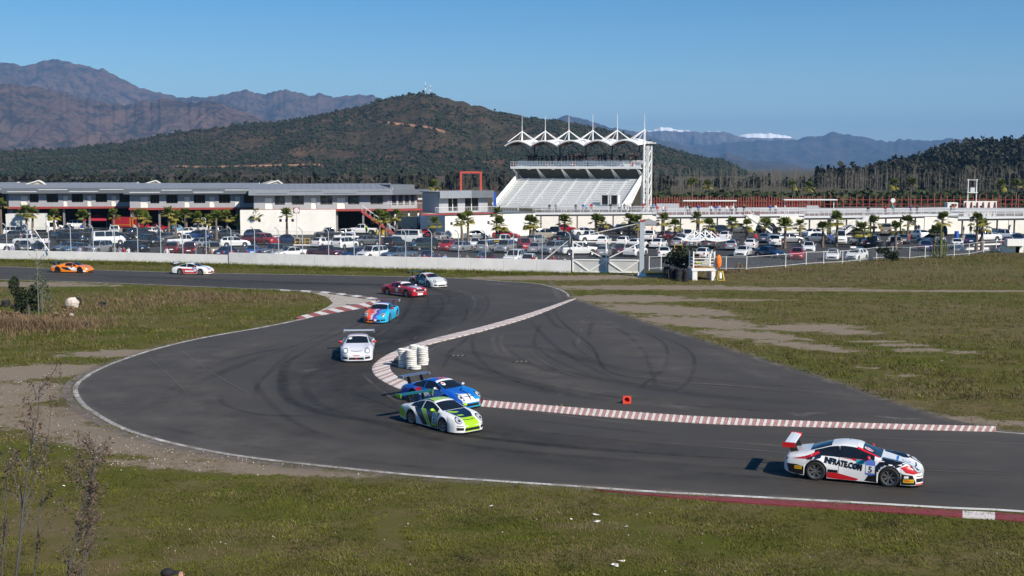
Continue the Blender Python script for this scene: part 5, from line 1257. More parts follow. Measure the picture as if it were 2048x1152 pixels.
def racecar(key, spec, loc, heading, label, paint, mirror_mat, wing=None, rim=None, roofmat=None, steer=0, lamps='round', group='racing cars on the track', cat='racing car', wx=(1.18, -1.18), trk=.775):
    car = empty('racing_car', loc, heading, label, cat, group); parts, bvh = shell(key, spec)
    nm = {'body': ('body', paint), 'screen': ('windscreen', M_glass), 'rear': ('rear_window', M_glass), 'under': ('underbody', M_black)}
    for k, me in parts.items():
        n, mt = nm.get(k, ('side_window', M_glass)); link(n, me, car, mat=mt)
    put_wheels(car, wx[0], wx[1], trk, .325, RW, rim or M_rim, steer)
    for s in (-1, 1):
        m = MB(); m.ball((0, 0, 0), (.07, .115, .075), 10, 7); m.beam((0, -s * .08, -.02), (.02, -s * .2, -.08), .03); m.build('mirror', mirror_mat, car, (.52, s * .955 if key != 'mus' else s * .98, .93 if key != 'mcl' else .86), smooth=True)
    m = MB(); xn = spec['TOP'][-1][0]; m.prism([(xn - .75, -.86), (xn - .35, -.82), (xn - .08, -.62), (xn + .02, -.3), (xn + .02, .3), (xn - .08, .62), (xn - .35, .82), (xn - .75, .86)], .075, .108); m.build('front_splitter', M_carbon, car)
    if wing:
        wm, em, wz, wxp, ww = wing
        bl = MB(); prof = [(-.17, .0), (-.16, .022), (-.02, .035), (.12, .02), (.17, .0), (.1, -.012), (-.05, -.005)]
        bl.prism(prof, -ww, ww, lambda q: (wxp + q[0], q[2], wz + q[1] - q[0] * .10)); b = bl.build('rear_wing', wm, car)
        for s in (-1, 1):
            m = MB(); m.box((wxp - .02, s * (ww + .012), wz - .03), (.42, .02, .17)); m.build('endplate', em, b)
            m = MB(); m.add([(wxp - .10, s * .42, wz - .01), (wxp + .10, s * .42, wz - .01), (wxp + .30, s * .42, spec['P3'][3][2] - .06), (wxp + .02, s * .42, spec['P3'][2][2] - .08)] + [(wxp - .10, s * .44, wz - .01), (wxp + .10, s * .44, wz - .01), (wxp + .30, s * .44, spec['P3'][3][2] - .06), (wxp + .02, s * .44, spec['P3'][2][2] - .08)], [(0, 1, 2, 3), (7, 6, 5, 4), (0, 4, 5, 1), (1, 5, 6, 2), (3, 2, 6, 7), (0, 3, 7, 4)]); m.build('wing_strut', M_carbon, b)
    if key == '911':
        for s in (-1, 1):
            hl = decal(car, bvh, 'headlight', ellipse(s * .60, .625, .125, .115), 'F', M_lamp, .010, .03)
            decal(car, bvh, 'bezel', ellipse(s * .60, .625, .150, .140), 'F', M_black, .005, .03, parent=hl)
            decal(car, bvh, 'lens_core', ellipse(s * .60, .615, .055, .05), 'F', M_rimd, .014, .03, parent=hl)
            decal(car, bvh, 'tail_light', [(s * .5, .62), (s * .80, .60), (s * .82, .70), (s * .5, .70)], 'B', M_tail, .008)
            decal(car, bvh, 'side_intake', [(s * .47, .20), (s * .74, .21), (s * .74, .33), (s * .47, .32)], 'F', M_black, .006)
            decal(car, bvh, 'daytime_lamp', [(s * .47, .375), (s * .73, .39), (s * .73, .41), (s * .47, .40)], 'F', M_black, .006)
        decal(car, bvh, 'front_intake', [(-.42, .17), (.42, .17), (.40, .29), (-.40, .29)], 'F', M_black, .006)
        decal(car, bvh, 'bonnet_vent', [(1.93, -.33), (1.97, -.30), (2.0, 0), (1.97, .30), (1.93, .33), (1.955, 0)], 'T', M_black, .006)
        for s, ax in ((1, 'L'), (-1, 'R')):
            for x in (.68, -.45): decal(car, bvh, 'door_gap', [(x, .2), (x + .012, .2), (x + .012 - (.02 if x > 0 else -.02), .84), (x - (.02 if x > 0 else -.02), .84)], ax, M_black, .003)
        m = MB(); m.tube([(-.15, .1, 1.25), (-.2, .1, 1.38)], .008, 4); m.build('antenna', M_black, car)
    return car, bvh
W0 = carmat('white', (.80, .80, .80)); RED = carmat('racing_red', (.55, .012, .018)); BLK = carmat('black', (.008, .008, .010)); LIME = carmat('lime', (.36, .62, .015)); NAVY = carmat('navy', (.008, .014, .035))
TEAL = carmat('teal', (.02, .42, .46)); BLUE = carmat('blue', (.012, .16, .62)); BADGE = carmat('badge_blue', (.10, .19, .58)); SKYB = carmat('cyan', (.02, .46, .78)); ORNG = carmat('orange', (.82, .22, .012)); YEL = carmat('yellow', (.80, .52, .01)); PURP = carmat('purple', (.16, .10, .52)); SILV = carmat('silver', (.55, .56, .58), .3, .6, .3)
def hd(deg): return R(deg)
def badge(car, bvh, ax, num, mirror, x0=.42, z0=.33, w=.31, h=.52, bg=None):
    xc = x0 + w / 2
    decal(car, bvh, 'number_panel', [(xc - w / 2, z0 + .04), (xc, z0), (xc + w / 2, z0 + .04), (xc + w / 2, z0 + h - .05), (xc + w * .25, z0 + h - .02), (xc, z0 + h), (xc - w * .25, z0 + h - .02), (xc - w / 2, z0 + h - .05)], ax, BADGE, .006)
    decal(car, bvh, 'number_field', [(xc - w * .46, z0 + .08), (xc + w * .46, z0 + .08), (xc + w * .46, z0 + h * .62), (xc - w * .46, z0 + h * .62)], ax, W0, .009)
    if num: lettering(car, bvh, num, .27, xc, z0 + h * .36, 0, ax, BLK, .013, .006, mirror)
# ---- number 5, white red and black, nearest
c5, bv = racecar('911', S911, G(1708, 955), hd(-21), 'white, red and black racing car numbered 5 with INFRATE.COM lettering', W0, RED, (W0, RED, 1.17, -2.05, .84), steer=R(-3))
for ax, mr in (('R', 1), ('L', -1)):
    decal(c5, bv, 'livery_patch', [(-.42, .82), (.02, .83), (.66, .82), (.60, .70), (.15, .74), (-.05, .80)], ax, RED)
    decal(c5, bv, 'livery_patch', [(.40, .14), (.66, .56), (.86, .80), (1.40, .86), (1.72, .80), (1.42, .66), (1.40, .58), (1.60, .47), (1.90, .44), (2.0, .2), (2.0, .12), (1.5, .12), (.8, .12)], ax, BLK)
    decal(c5, bv, 'livery_patch', [(-.80, .14), (-.80, .33), (-.45, .32), (.22, .18), (.14, .12), (-.4, .12)], ax, RED)
    decal(c5, bv, 'livery_patch', [(-1.55, .14), (-2.05, .24), (-2.12, .52), (-1.82, .52), (-1.52, .45)], ax, BLK)
    decal(c5, bv, 'livery_patch', [(-1.62, .79), (-1.30, .84), (-1.22, .90), (-.98, .90), (-1.02, .78), (-1.2, .73), (-1.45, .70)], ax, NAVY); decal(c5, bv, 'livery_patch', [(-.52, .84), (-.40, .84), (-.43, 1.16), (-.52, 1.15)], ax, BLK, .006)
    decal(c5, bv, 'livery_patch', [(1.52, .68), (1.80, .76), (2.10, .50), (1.95, .47), (1.70, .52)], ax, RED, .006)
    lettering(c5, bv, 'INFRATE.COM', .192, -.29, .635, R(-8.5) , ax, BLK, .011, .012, mr, 0, 1.3)
    decal(c5, bv, 'slash', [(-1.32, .70), (-1.27, .70), (-1.20, .80), (-1.25, .80)], ax, W0, .008)
    decal(c5, bv, 'sponsor_patch', [(.13, .70), (.40, .68), (.40, .80), (.13, .82)], ax, TEAL, .008)
    badge(c5, bv, ax, '5', mr)
    decal(c5, bv, 'sponsor_patch', [(1.62, .20), (1.94, .20), (1.94, .31), (1.62, .31)], ax, YEL, .010); lettering(c5, bv, 'PIRELLI', .085, 1.78, .255, 0, ax, RED, .014, .002, mr)
    decal(c5, bv, 'sponsor_patch', [(-1.86, .36), (-1.62, .36), (-1.62, .47), (-1.86, .47)], ax, YEL, .008); lettering(c5, bv, 'PIRELLI', .065, -1.74, .415, 0, ax, RED, .012, .001, mr)
    decal(c5, bv, 'sponsor_patch', [(-.78, .34), (-.46, .33), (-.46, .42), (-.78, .43)], ax, BLK, .008)
    decal(c5, bv, 'sponsor_patch', [(1.64, .34), (1.78, .34), (1.78, .42), (1.64, .42)], ax, W0, .010)
    decal(c5, bv, 'livery_patch', [(-1.95, .70), (-1.55, .80), (-1.10, .97), (-1.05, .92), (-1.5, .72)], ax, RED, .005)
for s in (-1, 1):
    decal(c5, bv, 'livery_patch', [(.12, s * .585), (.86, s * .70), (.84, s * .60), (.14, s * .50)], 'T', RED, .008)
    decal(c5, bv, 'livery_patch', [(.95, s * .45), (1.55, s * .32), (1.75, s * .45), (1.55, s * .78), (1.2, s * .875), (.9, s * .85)], 'T', BLK)
decal(c5, bv, 'windscreen_banner', [(.105, -.52), (.30, -.56), (.30, .56), (.105, .52)], 'T', W0, .006)
lettering(c5, bv, '5', .26, .48, -.33, R(-90), 'T', RED, .016, .012); decal(c5, bv, 'number_field', ellipse(.48, -.33, .14, .13), 'T', W0, .010)
decal(c5, bv, 'livery_patch', [(1.35, -.30), (1.42, -.30), (1.42, .30), (1.35, .30)], 'T', BLUE, .006)
decal(c5, bv, 'emblem_ring', ellipse(1.66, 0, .13, .15), 'T', BADGE, .006); decal(c5, bv, 'emblem_ring', ellipse(1.66, 0, .105, .125), 'T', W0, .009)
decal(c5, bv, 'livery_patch', [(-.75, .12), (.75, .12), (.75, .16), (-.75, .16)], 'F', RED, .008)
c5.scale = (1.13, 1.13, 1.13)
# ---- white, black and lime
cg, bv = racecar('911', S911, G(884, 851), hd(-49), 'white, navy and lime green racing car leading the blue one around the apex', W0, LIME, (carmat('dark_teal', (.01, .10, .10)), LIME, 1.22, -2.08, .92), steer=R(6))
decal(cg, bv, 'livery_patch', [(.93, -.56), (1.45, -.50), (1.78, -.34), (1.80, .34), (1.45, .50), (.93, .56)], 'T', NAVY)
decal(cg, bv, 'livery_patch', [(1.78, -.34), (2.20, -.40), (2.20, .40), (1.80, .34)], 'T', LIME, .006)
decal(cg, bv, 'livery_patch', [(-.42, .13), (.42, .13), (.36, .50), (-.36, .50)], 'F', LIME, .004)
decal(cg, bv, 'livery_patch', [(-1.9, -.55), (-.5, -.50), (.08, -.53), (.08, .53), (-.5, .50), (-1.9, .55)], 'T', NAVY)
decal(cg, bv, 'livery_patch', [(-.55, -.42), (.09, -.48), (.09, .48), (-.55, .42)], 'T', LIME, .007)
decal(cg, bv, 'livery_patch', [(1.0, -.50), (1.2, -.46), (1.3, -.2), (1.2, .05), (1.12, -.2), (1.0, -.36)], 'T', LIME, .008); decal(cg, bv, 'livery_patch', [(1.5, -.36), (1.62, -.30), (1.62, .0), (1.52, -.05)], 'T', LIME, .008)
for ax, mr in (('R', 1), ('L', -1)):
    decal(cg, bv, 'livery_patch', [(-.95, .84), (-.55, .86), (.05, .16), (-.30, .13)], ax, NAVY); decal(cg, bv, 'livery_patch', [(-.5, .86), (-.2, .86), (.25, .16), (.08, .16)], ax, LIME)
    decal(cg, bv, 'livery_patch', [(-.15, .86), (.42, .86), (.9, .80), (.72, .55), (.80, .13), (.30, .13)], ax, NAVY); decal(cg, bv, 'livery_patch', [(.38, .84), (.72, .82), (.70, .2), (.30, .2)], ax, LIME, .005)
    decal(cg, bv, 'livery_patch', [(-1.45, .66), (-1.05, .80), (-1.2, .70)], ax, LIME, .006); decal(cg, bv, 'livery_patch', [(-2.1, .3), (-1.6, .2), (-1.58, .55), (-1.9, .75), (-2.1, .7)], ax, LIME, .005)
    badge(cg, bv, ax, '8', mr, .38, .28, .28, .5)
decal(cg, bv, 'windscreen_banner', [(.105, -.50), (.25, -.53), (.25, .53), (.105, .50)], 'T', W0, .007)
# ---- blue with white nose
k = NT('paint_blue_fade'); X = k.sep(); f = k.math('ADD', k.math('MULTIPLY', X[1], -.45), k.math('ADD', k.math('MULTIPLY', X[2], .8), k.math('MULTIPLY', k.noise(1.3, 3), .5)))
cb_m = k.fin(k.ramp(f, [(.20, (.02, .40, .50)), (.62, (.012, .22, .66)), (.9, (.010, .10, .50))]), .28, 0, .7)
cb, bv = racecar('911', S911, G(884, 806), hd(-44), 'bright blue and teal racing car with a white nose patch', cb_m, SILV, (carmat('steel_wing', (.10, .12, .17)), SILV, 1.20, -2.08, .90), steer=R(5))
decal(cb, bv, 'livery_patch', [(1.62, -.62), (2.2, -.45), (2.2, .2), (1.75, .15)], 'T', W0); decal(cb, bv, 'livery_patch', [(-.6, .35), (.5, .35), (.45, .46), (-.6, .46)], 'F', W0, .005)
decal(cb, bv, 'livery_patch', [(1.0, .45), (1.3, .1), (1.75, .12), (2.15, -.05), (2.15, -.12), (1.72, .05), (1.25, .02), (1.0, .38)], 'T', NAVY, .007); decal(cb, bv, 'livery_patch', [(.45, .2), (.62, .2), (.60, .45), (.48, .45)], 'F', RED, .008)
decal(cb, bv, 'windscreen_banner', [(.105, -.54), (.27, -.57), (.27, .57), (.105, .54)], 'T', W0, .006); decal(cb, bv, 'livery_patch', [(-.28, -.2), (.05, -.2), (.05, .35), (-.28, .35)], 'T', RED, .006)
for ax, mr in (('R', 1), ('L', -1)):
    decal(cb, bv, 'livery_patch', [(-1.2, .68), (-.75, .86), (-.55, .70), (-.9, .55)], ax, RED); decal(cb, bv, 'livery_patch', [(-.85, .55), (.2, .75), (.3, .5), (-.5, .40)], ax, W0, .005); decal(cb, bv, 'livery_patch', [(-.7, .14), (.6, .14), (.4, .42), (-.6, .36)], ax, TEAL)
    decal(cb, bv, 'livery_patch', [(-.3, .86), (-.15, .86), (.5, .3), (.35, .3)], ax, NAVY, .007)
decal(cb, bv, 'screen_number', ellipse(.48, -.36, .13, .12), 'T', W0, .010); decal(cb, bv, 'screen_number', [(.42, -.46), (.48, -.46), (.48, -.28), (.42, -.28)], 'T', RED, .013)
# ---- plain white, seen head on
cw, bv = racecar('911', S911, G(716, 713), hd(-85), 'plain white racing car with red mirrors and bright headlights', carmat('pearl_white', (.70, .71, .76)), RED, (SILV, SILV, 1.22, -2.08, .86), steer=R(4))
decal(cw, bv, 'windscreen_banner', [(.10, -.50), (.22, -.52), (.22, .52), (.10, .50)], 'T', W0, .006); decal(cw, bv, 'livery_patch', [(-.02, -.5), (.07, -.52), (.07, .52), (-.02, .5)], 'T', RED, .006); decal(cw, bv, 'screen_number', ellipse(.42, -.40, .10, .11), 'T', W0, .010)
decal(cw, bv, 'livery_patch', [(-.05, .18), (.05, .18), (.05, .28), (-.05, .28)], 'F', RED, .009); lettering(cw, bv, 'PORSCHE', .08, 0, .40, 0, 'F', RED, .010, .002, 1)
for s in (-1, 1): decal(cw, bv, 'lit_lens', ellipse(s * .60, .635, .07, .07), 'F', carmat('lamp_white', (.85, .86, .88)), .018, .03); decal(cw, bv, 'livery_patch', [(s * .44, .18), (s * .465, .18), (s * .465, .34), (s * .44, .34)], 'F', W0, .009)
cw.scale = (1.10, 1.10, 1.10)
# ---- red, purple and cyan
k = NT('paint_rainbow'); X = k.sep(); f = k.math('ADD', k.math('ADD', k.math('MULTIPLY', X[1], .52), .5), k.math('MULTIPLY', k.math('SUBTRACT', k.noise(1.6, 3), .5), .55))
rb_m = k.fin(k.ramp(f, [(.16, (.80, .16, .02)), (.30, (.70, .03, .02)), (.42, (.62, .60, .62)), (.48, (.03, .04, .30)), (.60, (.16, .12, .55)), (.72, (.02, .46, .78))], 'LINEAR'), .28, 0, .7)
cr, bv = racecar('911', S911, G(763, 640), hd(-97), 'red, purple and cyan racing car with a brown wing', rb_m, RED, (carmat('brown_wing', (.13, .04, .04)), SILV, 1.25, -2.08, .86), steer=R(4))
decal(cr, bv, 'windscreen_banner', [(.10, -.54), (.26, -.57), (.26, .57), (.10, .54)], 'T', W0, .006); decal(cr, bv, 'number_field', [(-.02, .2), (.16, .2), (.16, .34), (-.02, .34)], 'F', W0, .010); decal(cr, bv, 'livery_patch', [(-.7, -.46), (.06, -.5), (.06, .5), (-.7, .46)], 'T', PURP, .006)
for s in (-1,): decal(cr, bv, 'livery_patch', [(s * .1, .12), (s * .8, .12), (s * .8, .17), (s * .1, .17)], 'F', ORNG, .008)
cr.scale = (1.07, 1.07, 1.07)
# ---- red muscle car with white stripes
cm, bv = racecar('mus', SMUS, G(808, 591), hd(-46), 'red classic coupe with white bonnet stripes and a white bumper panel', carmat('deep_red', (.42, .012, .025)), W0, None, wx=(1.40, -1.35), trk=.79, cat='racing car', steer=R(-2))
for s in (-1, 1):
    decal(cm, bv, 'stripe', [(.80, s * .04), (2.28, s * .04), (2.28, s * .26), (.80, s * .26)], 'T', W0); decal(cm, bv, 'stripe', [(-1.0, s * .04), (.12, s * .04), (.12, s * .26), (-1.0, s * .26)], 'T', W0)
    decal(cm, bv, 'headlight', ellipse(s * .62, .66, .09, .09), 'F', M_lamp, .012, .04)
decal(cm, bv, 'grille', [(-.5, .56), (.5, .56), (.5, .74), (-.5, .74)], 'F', M_black, .006); decal(cm, bv, 'bumper_panel', [(-.3, .22), (.3, .22), (.3, .40), (-.3, .40)], 'F', W0, .008); decal(cm, bv, 'bumper_bar', [(-.45, .48), (.45, .48), (.45, .53), (-.45, .53)], 'F', SILV, .008)
decal(cm, bv, 'windscreen_banner', [(.17, -.54), (.34, -.58), (.34, .58), (.17, .54)], 'T', W0, .006)
for ax, mr in (('R', 1), ('L', -1)): decal(cm, bv, 'door_number', ellipse(.05, .56, .22, .20), ax, SILV, .005); decal(cm, bv, 'sill_stripe', [(-.8, .20), (.85, .20), (.85, .25), (-.8, .25)], ax, W0, .005)
# ---- white car with dark flank behind it
ck, bv = racecar('911', S911, G(857, 572), hd(-52), 'white racing car with dark red and black flanks following the red coupe', carmat('cream_white', (.74, .73, .70)), BLK, (BLK, BLK, 1.22, -2.08, .88), steer=R(-2))
for ax in ('R', 'L'):
    decal(ck, bv, 'livery_patch', [(-2.1, .3), (-.7, .16), (.75, .16), (.60, .80), (-.3, .86), (-1.6, .80)], ax, BLK); decal(ck, bv, 'livery_patch', [(-1.9, .60), (-1.0, .70), (-.9, .82), (-1.7, .80)], ax, RED, .006); decal(ck, bv, 'livery_patch', [(-.4, .3), (.5, .3), (.45, .55), (-.3, .6)], ax, SILV, .006); decal(ck, bv, 'livery_patch', [(.9, .55), (1.1, .74), (.85, .80)], ax, SKYB, .006)
decal(ck, bv, 'screen_number', ellipse(.42, -.38, .12, .12), 'T', RED, .010); decal(ck, bv, 'windscreen_banner', [(.10, -.52), (.24, -.55), (.24, .55), (.10, .52)], 'T', W0, .006)
ck.scale = (1.05, 1.05, 1.05)
# ---- white with red flank on the straight
cs, bv = racecar('911', S911, G(387, 548), hd(-9), 'white racing car with red side panels on the far straight', W0, RED, (W0, BLK, 1.18, -2.06, .84))
for ax, mr in (('R', 1), ('L', -1)):
    decal(cs, bv, 'livery_patch', [(-.8, .14), (.78, .14), (.80, .58), (-.70, .66), (-1.0, .72), (-.85, .5)], ax, RED); decal(cs, bv, 'sponsor_patch', [(-.60, .30), (.42, .30), (.42, .46), (-.60, .46)], ax, W0, .006); lettering(cs, bv, 'MAKITA', .15, -.09, .38, 0, ax, RED, .010, .004, mr) if False else None
    badge(cs, bv, ax, '', mr, .45, .3, .26, .48); decal(cs, bv, 'sponsor_patch', [(1.6, .22), (1.85, .22), (1.85, .33), (1.6, .33)], ax, YEL, .008); decal(cs, bv, 'livery_patch', [(.75, .50), (1.3, .72), (1.5, .66), (.85, .45)], ax, RED, .005)
decal(cs, bv, 'livery_patch', [(-.5, .18), (.15, .18), (.1, .42), (-.4, .42)], 'F', RED, .008); decal(cs, bv, 'windscreen_banner', [(.10, -.52), (.24, -.55), (.24, .55), (.10, .52)], 'T', W0, .006)
# ---- orange mid-engined car
co_, bv = racecar('mcl', SMCL, G(146, 544.5), hd(-10), 'orange wedge shaped racing car with white door panel and black wing', ORNG, ORNG, (M_carbon, M_carbon, 1.12, -2.05, .88), rim=M_rimd, wx=(1.34, -1.33), trk=.80)
for ax in ('R', 'L'):
    decal(co_, bv, 'door_panel', [(-.15, .62), (.35, .30), (.95, .26), (.98, .5), (.62, .66)], ax, W0); decal(co_, bv, 'side_intake', [(-.95, .68), (-.15, .60), (.35, .28), (-.35, .34), (-.75, .48)], ax, BLK, .005); decal(co_, bv, 'livery_patch', [(1.6, .14), (2.0, .16), (2.0, .3), (1.62, .36)], ax, W0); decal(co_, bv, 'livery_patch', [(-2.0, .70), (-1.6, .80), (-1.5, .74), (-1.95, .62)], ax, SKYB)
decal(co_, bv, 'roof_patch', [(-.45, -.45), (.26, -.5), (.26, .5), (-.45, .45)], 'T', BLK); decal(co_, bv, 'front_intake', [(-.7, .13), (.7, .13), (.6, .26), (-.6, .26)], 'F', BLK, .008)
for s in (-1, 1): decal(co_, bv, 'headlight', [(s * .45, .42), (s * .74, .46), (s * .78, .56), (s * .6, .52)], 'F', M_lamp, .008)
# ============================================================ PARKED CARS
def gspec(L, W, H, zn, zc, xc, xh, xr, xb, zd, gc, r, af, ar, sidez, ws=.70):
    a = -L / 2; b = L / 2; hw = W / 2; deck = xb > a + .35
    top = [(a, zd - .42), (a + .04, zd - .12)]
    if deck: top += [(a + .14, zd - .01), (xb, zd + .0)]
    else: top += [(xb + .01, zd + .02)]
    top += [(xr, H - .05), ((xr + xh) / 2, H), (xh, H - .03), (xc, zc), ((xc + b) / 2, (zc + zn) / 2 + .03), (b - .22, zn), (b - .06, zn - .10), (b, zn - .34)]
    top = sorted({round(t[0], 3): t[1] for t in top}.items())
    def w3(x):
        if xr <= x <= xh: return ws * hw
        if xh < x < xc: return hw * (ws + (.80 - ws) * (x - xh) / (xc - xh))
        if x >= xc: return hw * (.80 - .16 * max(0, (x - b + .3) / .3))
        if x < xr: t = min(1, (xr - x) / max(.05, xr - xb)); return hw * (ws + (.78 - ws) * t - (.06 if x < a + .03 else 0))
    P3 = [(x, w3(x), z - (.075 if xr - .02 <= x <= xh + .02 else .02)) for x, z in top]
    zb = zc - .03
    def z2(x):
        t = np.interp(x, [q[0] for q in top], [q[1] for q in top])
        if x > xc: return t - .10
        if x > xb: return zb if x > -L * .3 else min(zb + .03, t - .05)
        return min(zb, t - .09)
    k2 = sorted({a, a + .06, a + .3, xb + .02 if deck else a + .4, xr, 0.0, xh, xc, (xc + b) / 2, b - .3, b - .07, b})
    cw = lambda x: 1 - .10 * max(0, (a + .25 - x) / .25) - .14 * max(0, (x - b + .35) / .35)
    P2 = [(x, hw * .94 * cw(x), z2(x)) for x in k2]; P1 = [(x, hw * cw(x), min(gc + .42, z2(x) - .08)) for x in k2]; P0 = [(x, hw * .97 * cw(x), gc + (.12 if x < a + .1 else 0)) for x in k2]
    return dict(TOP=top, P3=P3, P2=P2, P1=P1, P0=P0, arch=[(af, r, r + .06), (ar, r, r + .06)], screen=[(round(xh + .03, 3), round(xc - .03, 3))], side=sidez, rear=[(round(max(xb + .05, a + .05), 3), round(xr - .03, 3))], r=r, af=af, ar=ar, L=L, W=W, zn=zn, zd=zd)
CARS = {
    'saloon': gspec(4.5, 1.76, 1.46, .72, .96, .98, .30, -.70, -1.42, 1.02, .20, .31, 1.35, -1.28, [(-.30, .78), (-1.05, -.36)]),
    'coupe': gspec(4.3, 1.72, 1.36, .66, .90, .85, .20, -.65, -1.45, .96, .18, .31, 1.28, -1.25, [(-.5, .66), (-1.05, -.56)]),
    'hatchback': gspec(3.95, 1.70, 1.50, .76, 1.0, .98, .40, -1.25, -1.84, 1.04, .20, .30, 1.22, -1.24, [(-.28, .80), (-1.25, -.34)]),
    'estate': gspec(4.55, 1.76, 1.50, .74, .98, .98, .32, -1.65, -2.12, 1.02, .20, .31, 1.36, -1.30, [(-.30, .78), (-1.1, -.36), (-1.85, -1.16)]),
    'off-roader': gspec(4.65, 1.86, 1.78, .98, 1.14, 1.02, .50, -1.80, -2.20, 1.18, .28, .37, 1.42, -1.36, [(-.25, .85), (-1.1, -.31), (-1.95, -1.16)], .76),
    'pickup': gspec(5.2, 1.86, 1.78, 1.0, 1.14, 1.20, .62, -.52, -.72, 1.10, .30, .37, 1.58, -1.55, [(.28, 1.0), (-.48, .22)], .76),
    'van': gspec(4.9, 1.90, 2.1, 1.0, 1.30, 1.75, 1.15, -2.20, -2.38, 1.30, .24, .33, 1.55, -1.5, [(.55, 1.6), (-.6, .49), (-2.1, -.66)], .84),
}
PAINT = {'white': carmat('car_white', (.74, .74, .73)), 'silver': carmat('car_silver', (.40, .41, .42), .3, .6, .5), 'grey': carmat('car_grey', (.13, .135, .14), .3, .6, .4), 'black': carmat('car_black', (.010, .010, .012)), 'dark blue': carmat('car_navy', (.012, .028, .085)), 'blue': carmat('car_blue', (.02, .08, .26)),
         'grey-blue': carmat('car_greyblue', (.09, .13, .19), .3, .6, .3), 'red': carmat('car_red', (.36, .012, .018)), 'dark red': carmat('car_maroon', (.085, .008, .014)), 'beige': carmat('car_beige', (.30, .26, .20)), 'light blue': carmat('car_lightblue', (.16, .42, .62)), 'dark green': carmat('car_green', (.018, .030, .028))}
PW = {}
for r_ in (.30, .31, .33, .37):
    m = MB(); m.lathe([(r_ * .62, -.10), (r_ * .9, -.11), (r_, -.08), (r_, .08), (r_ * .9, .11), (r_ * .62, .10)], 18, 'Y'); m.mi = 1; m.lathe([(0, -.07), (r_ * .2, -.085), (r_ * .5, -.07), (r_ * .64, -.10)], 10, 'Y'); PW[r_] = m.mesh('wheel', True)
CMESH = {}
def carmeshes(kind):
    if kind in CMESH: return CMESH[kind]
    sp = CARS[kind]; parts, bvh = shell('p_' + kind, sp, .13, 3); out = []
    for k, me in parts.items():
        n = {'body': 'body', 'screen': 'windscreen', 'rear': 'rear_window', 'under': 'underbody'}.get(k, 'side_window'); out.append((n, me))
    b = sp['L'] / 2; hw = sp['W'] / 2; zn = sp['zn']; zd = min(sp['zd'], 1.2)
    tmp = empty('tmp')
    for s in (-1, 1):
        o = decal(tmp, bvh, 'headlight', [(s * hw * .48, zn - .22), (s * hw * .82, zn - .20), (s * hw * .84, zn - .08), (s * hw * .5, zn - .10)], 'F', None, .012, .1); out.append(('headlight', o.data))
        o = decal(tmp, bvh, 'tail_light', [(s * hw * .60, zd - .36), (s * hw * .86, zd - .36), (s * hw * .88, zd - .12), (s * hw * .62, zd - .14)], 'B', None, .012, .1); out.append(('tail_light', o.data))
    o = decal(tmp, bvh, 'grille', [(-hw * .42, zn - .28), (hw * .42, zn - .28), (hw * .42, zn - .14), (-hw * .42, zn - .14)], 'F', None, .010, .12); out.append(('grille', o.data))
    o = decal(tmp, bvh, 'bumper_intake', [(-hw * .7, .28), (hw * .7, .28), (hw * .66, .42), (-hw * .66, .42)], 'F', None, .010, .12); out.append(('bumper_intake', o.data))
    o = decal(tmp, bvh, 'number_plate', [(-.25, zd - .42), (.25, zd - .42), (.25, zd - .30), (-.25, zd - .30)], 'B', None, .014, .2); out.append(('number_plate', o.data))
    if kind == 'pickup':
        m = MB(); m.span(-2.50, -.80, -.74, .74, 1.096, 1.118); out.append(('cargo_bed', m.mesh('cargo_bed')))
    for ch in list(tmp.children): bpy.data.objects.remove(ch)
    bpy.data.objects.remove(tmp)
    for s in (-1, 1):
        m = MB(); m.ball((sp['screen'][0][1] - .22, s * (hw + .05), 1.02 if sp['zn'] < .9 else 1.2), (.06, .10, .08), 6, 5); out.append(('mirror', m.mesh('mirror', True)))
    CMESH[kind] = out; return out
PMAT = {'windscreen': M_glass, 'rear_window': M_glass, 'side_window': M_glass, 'underbody': M_black, 'headlight': M_lamp, 'tail_light': M_tail, 'grille': M_black, 'bumper_intake': M_black, 'number_plate': M_plate, 'cargo_bed': M_black}
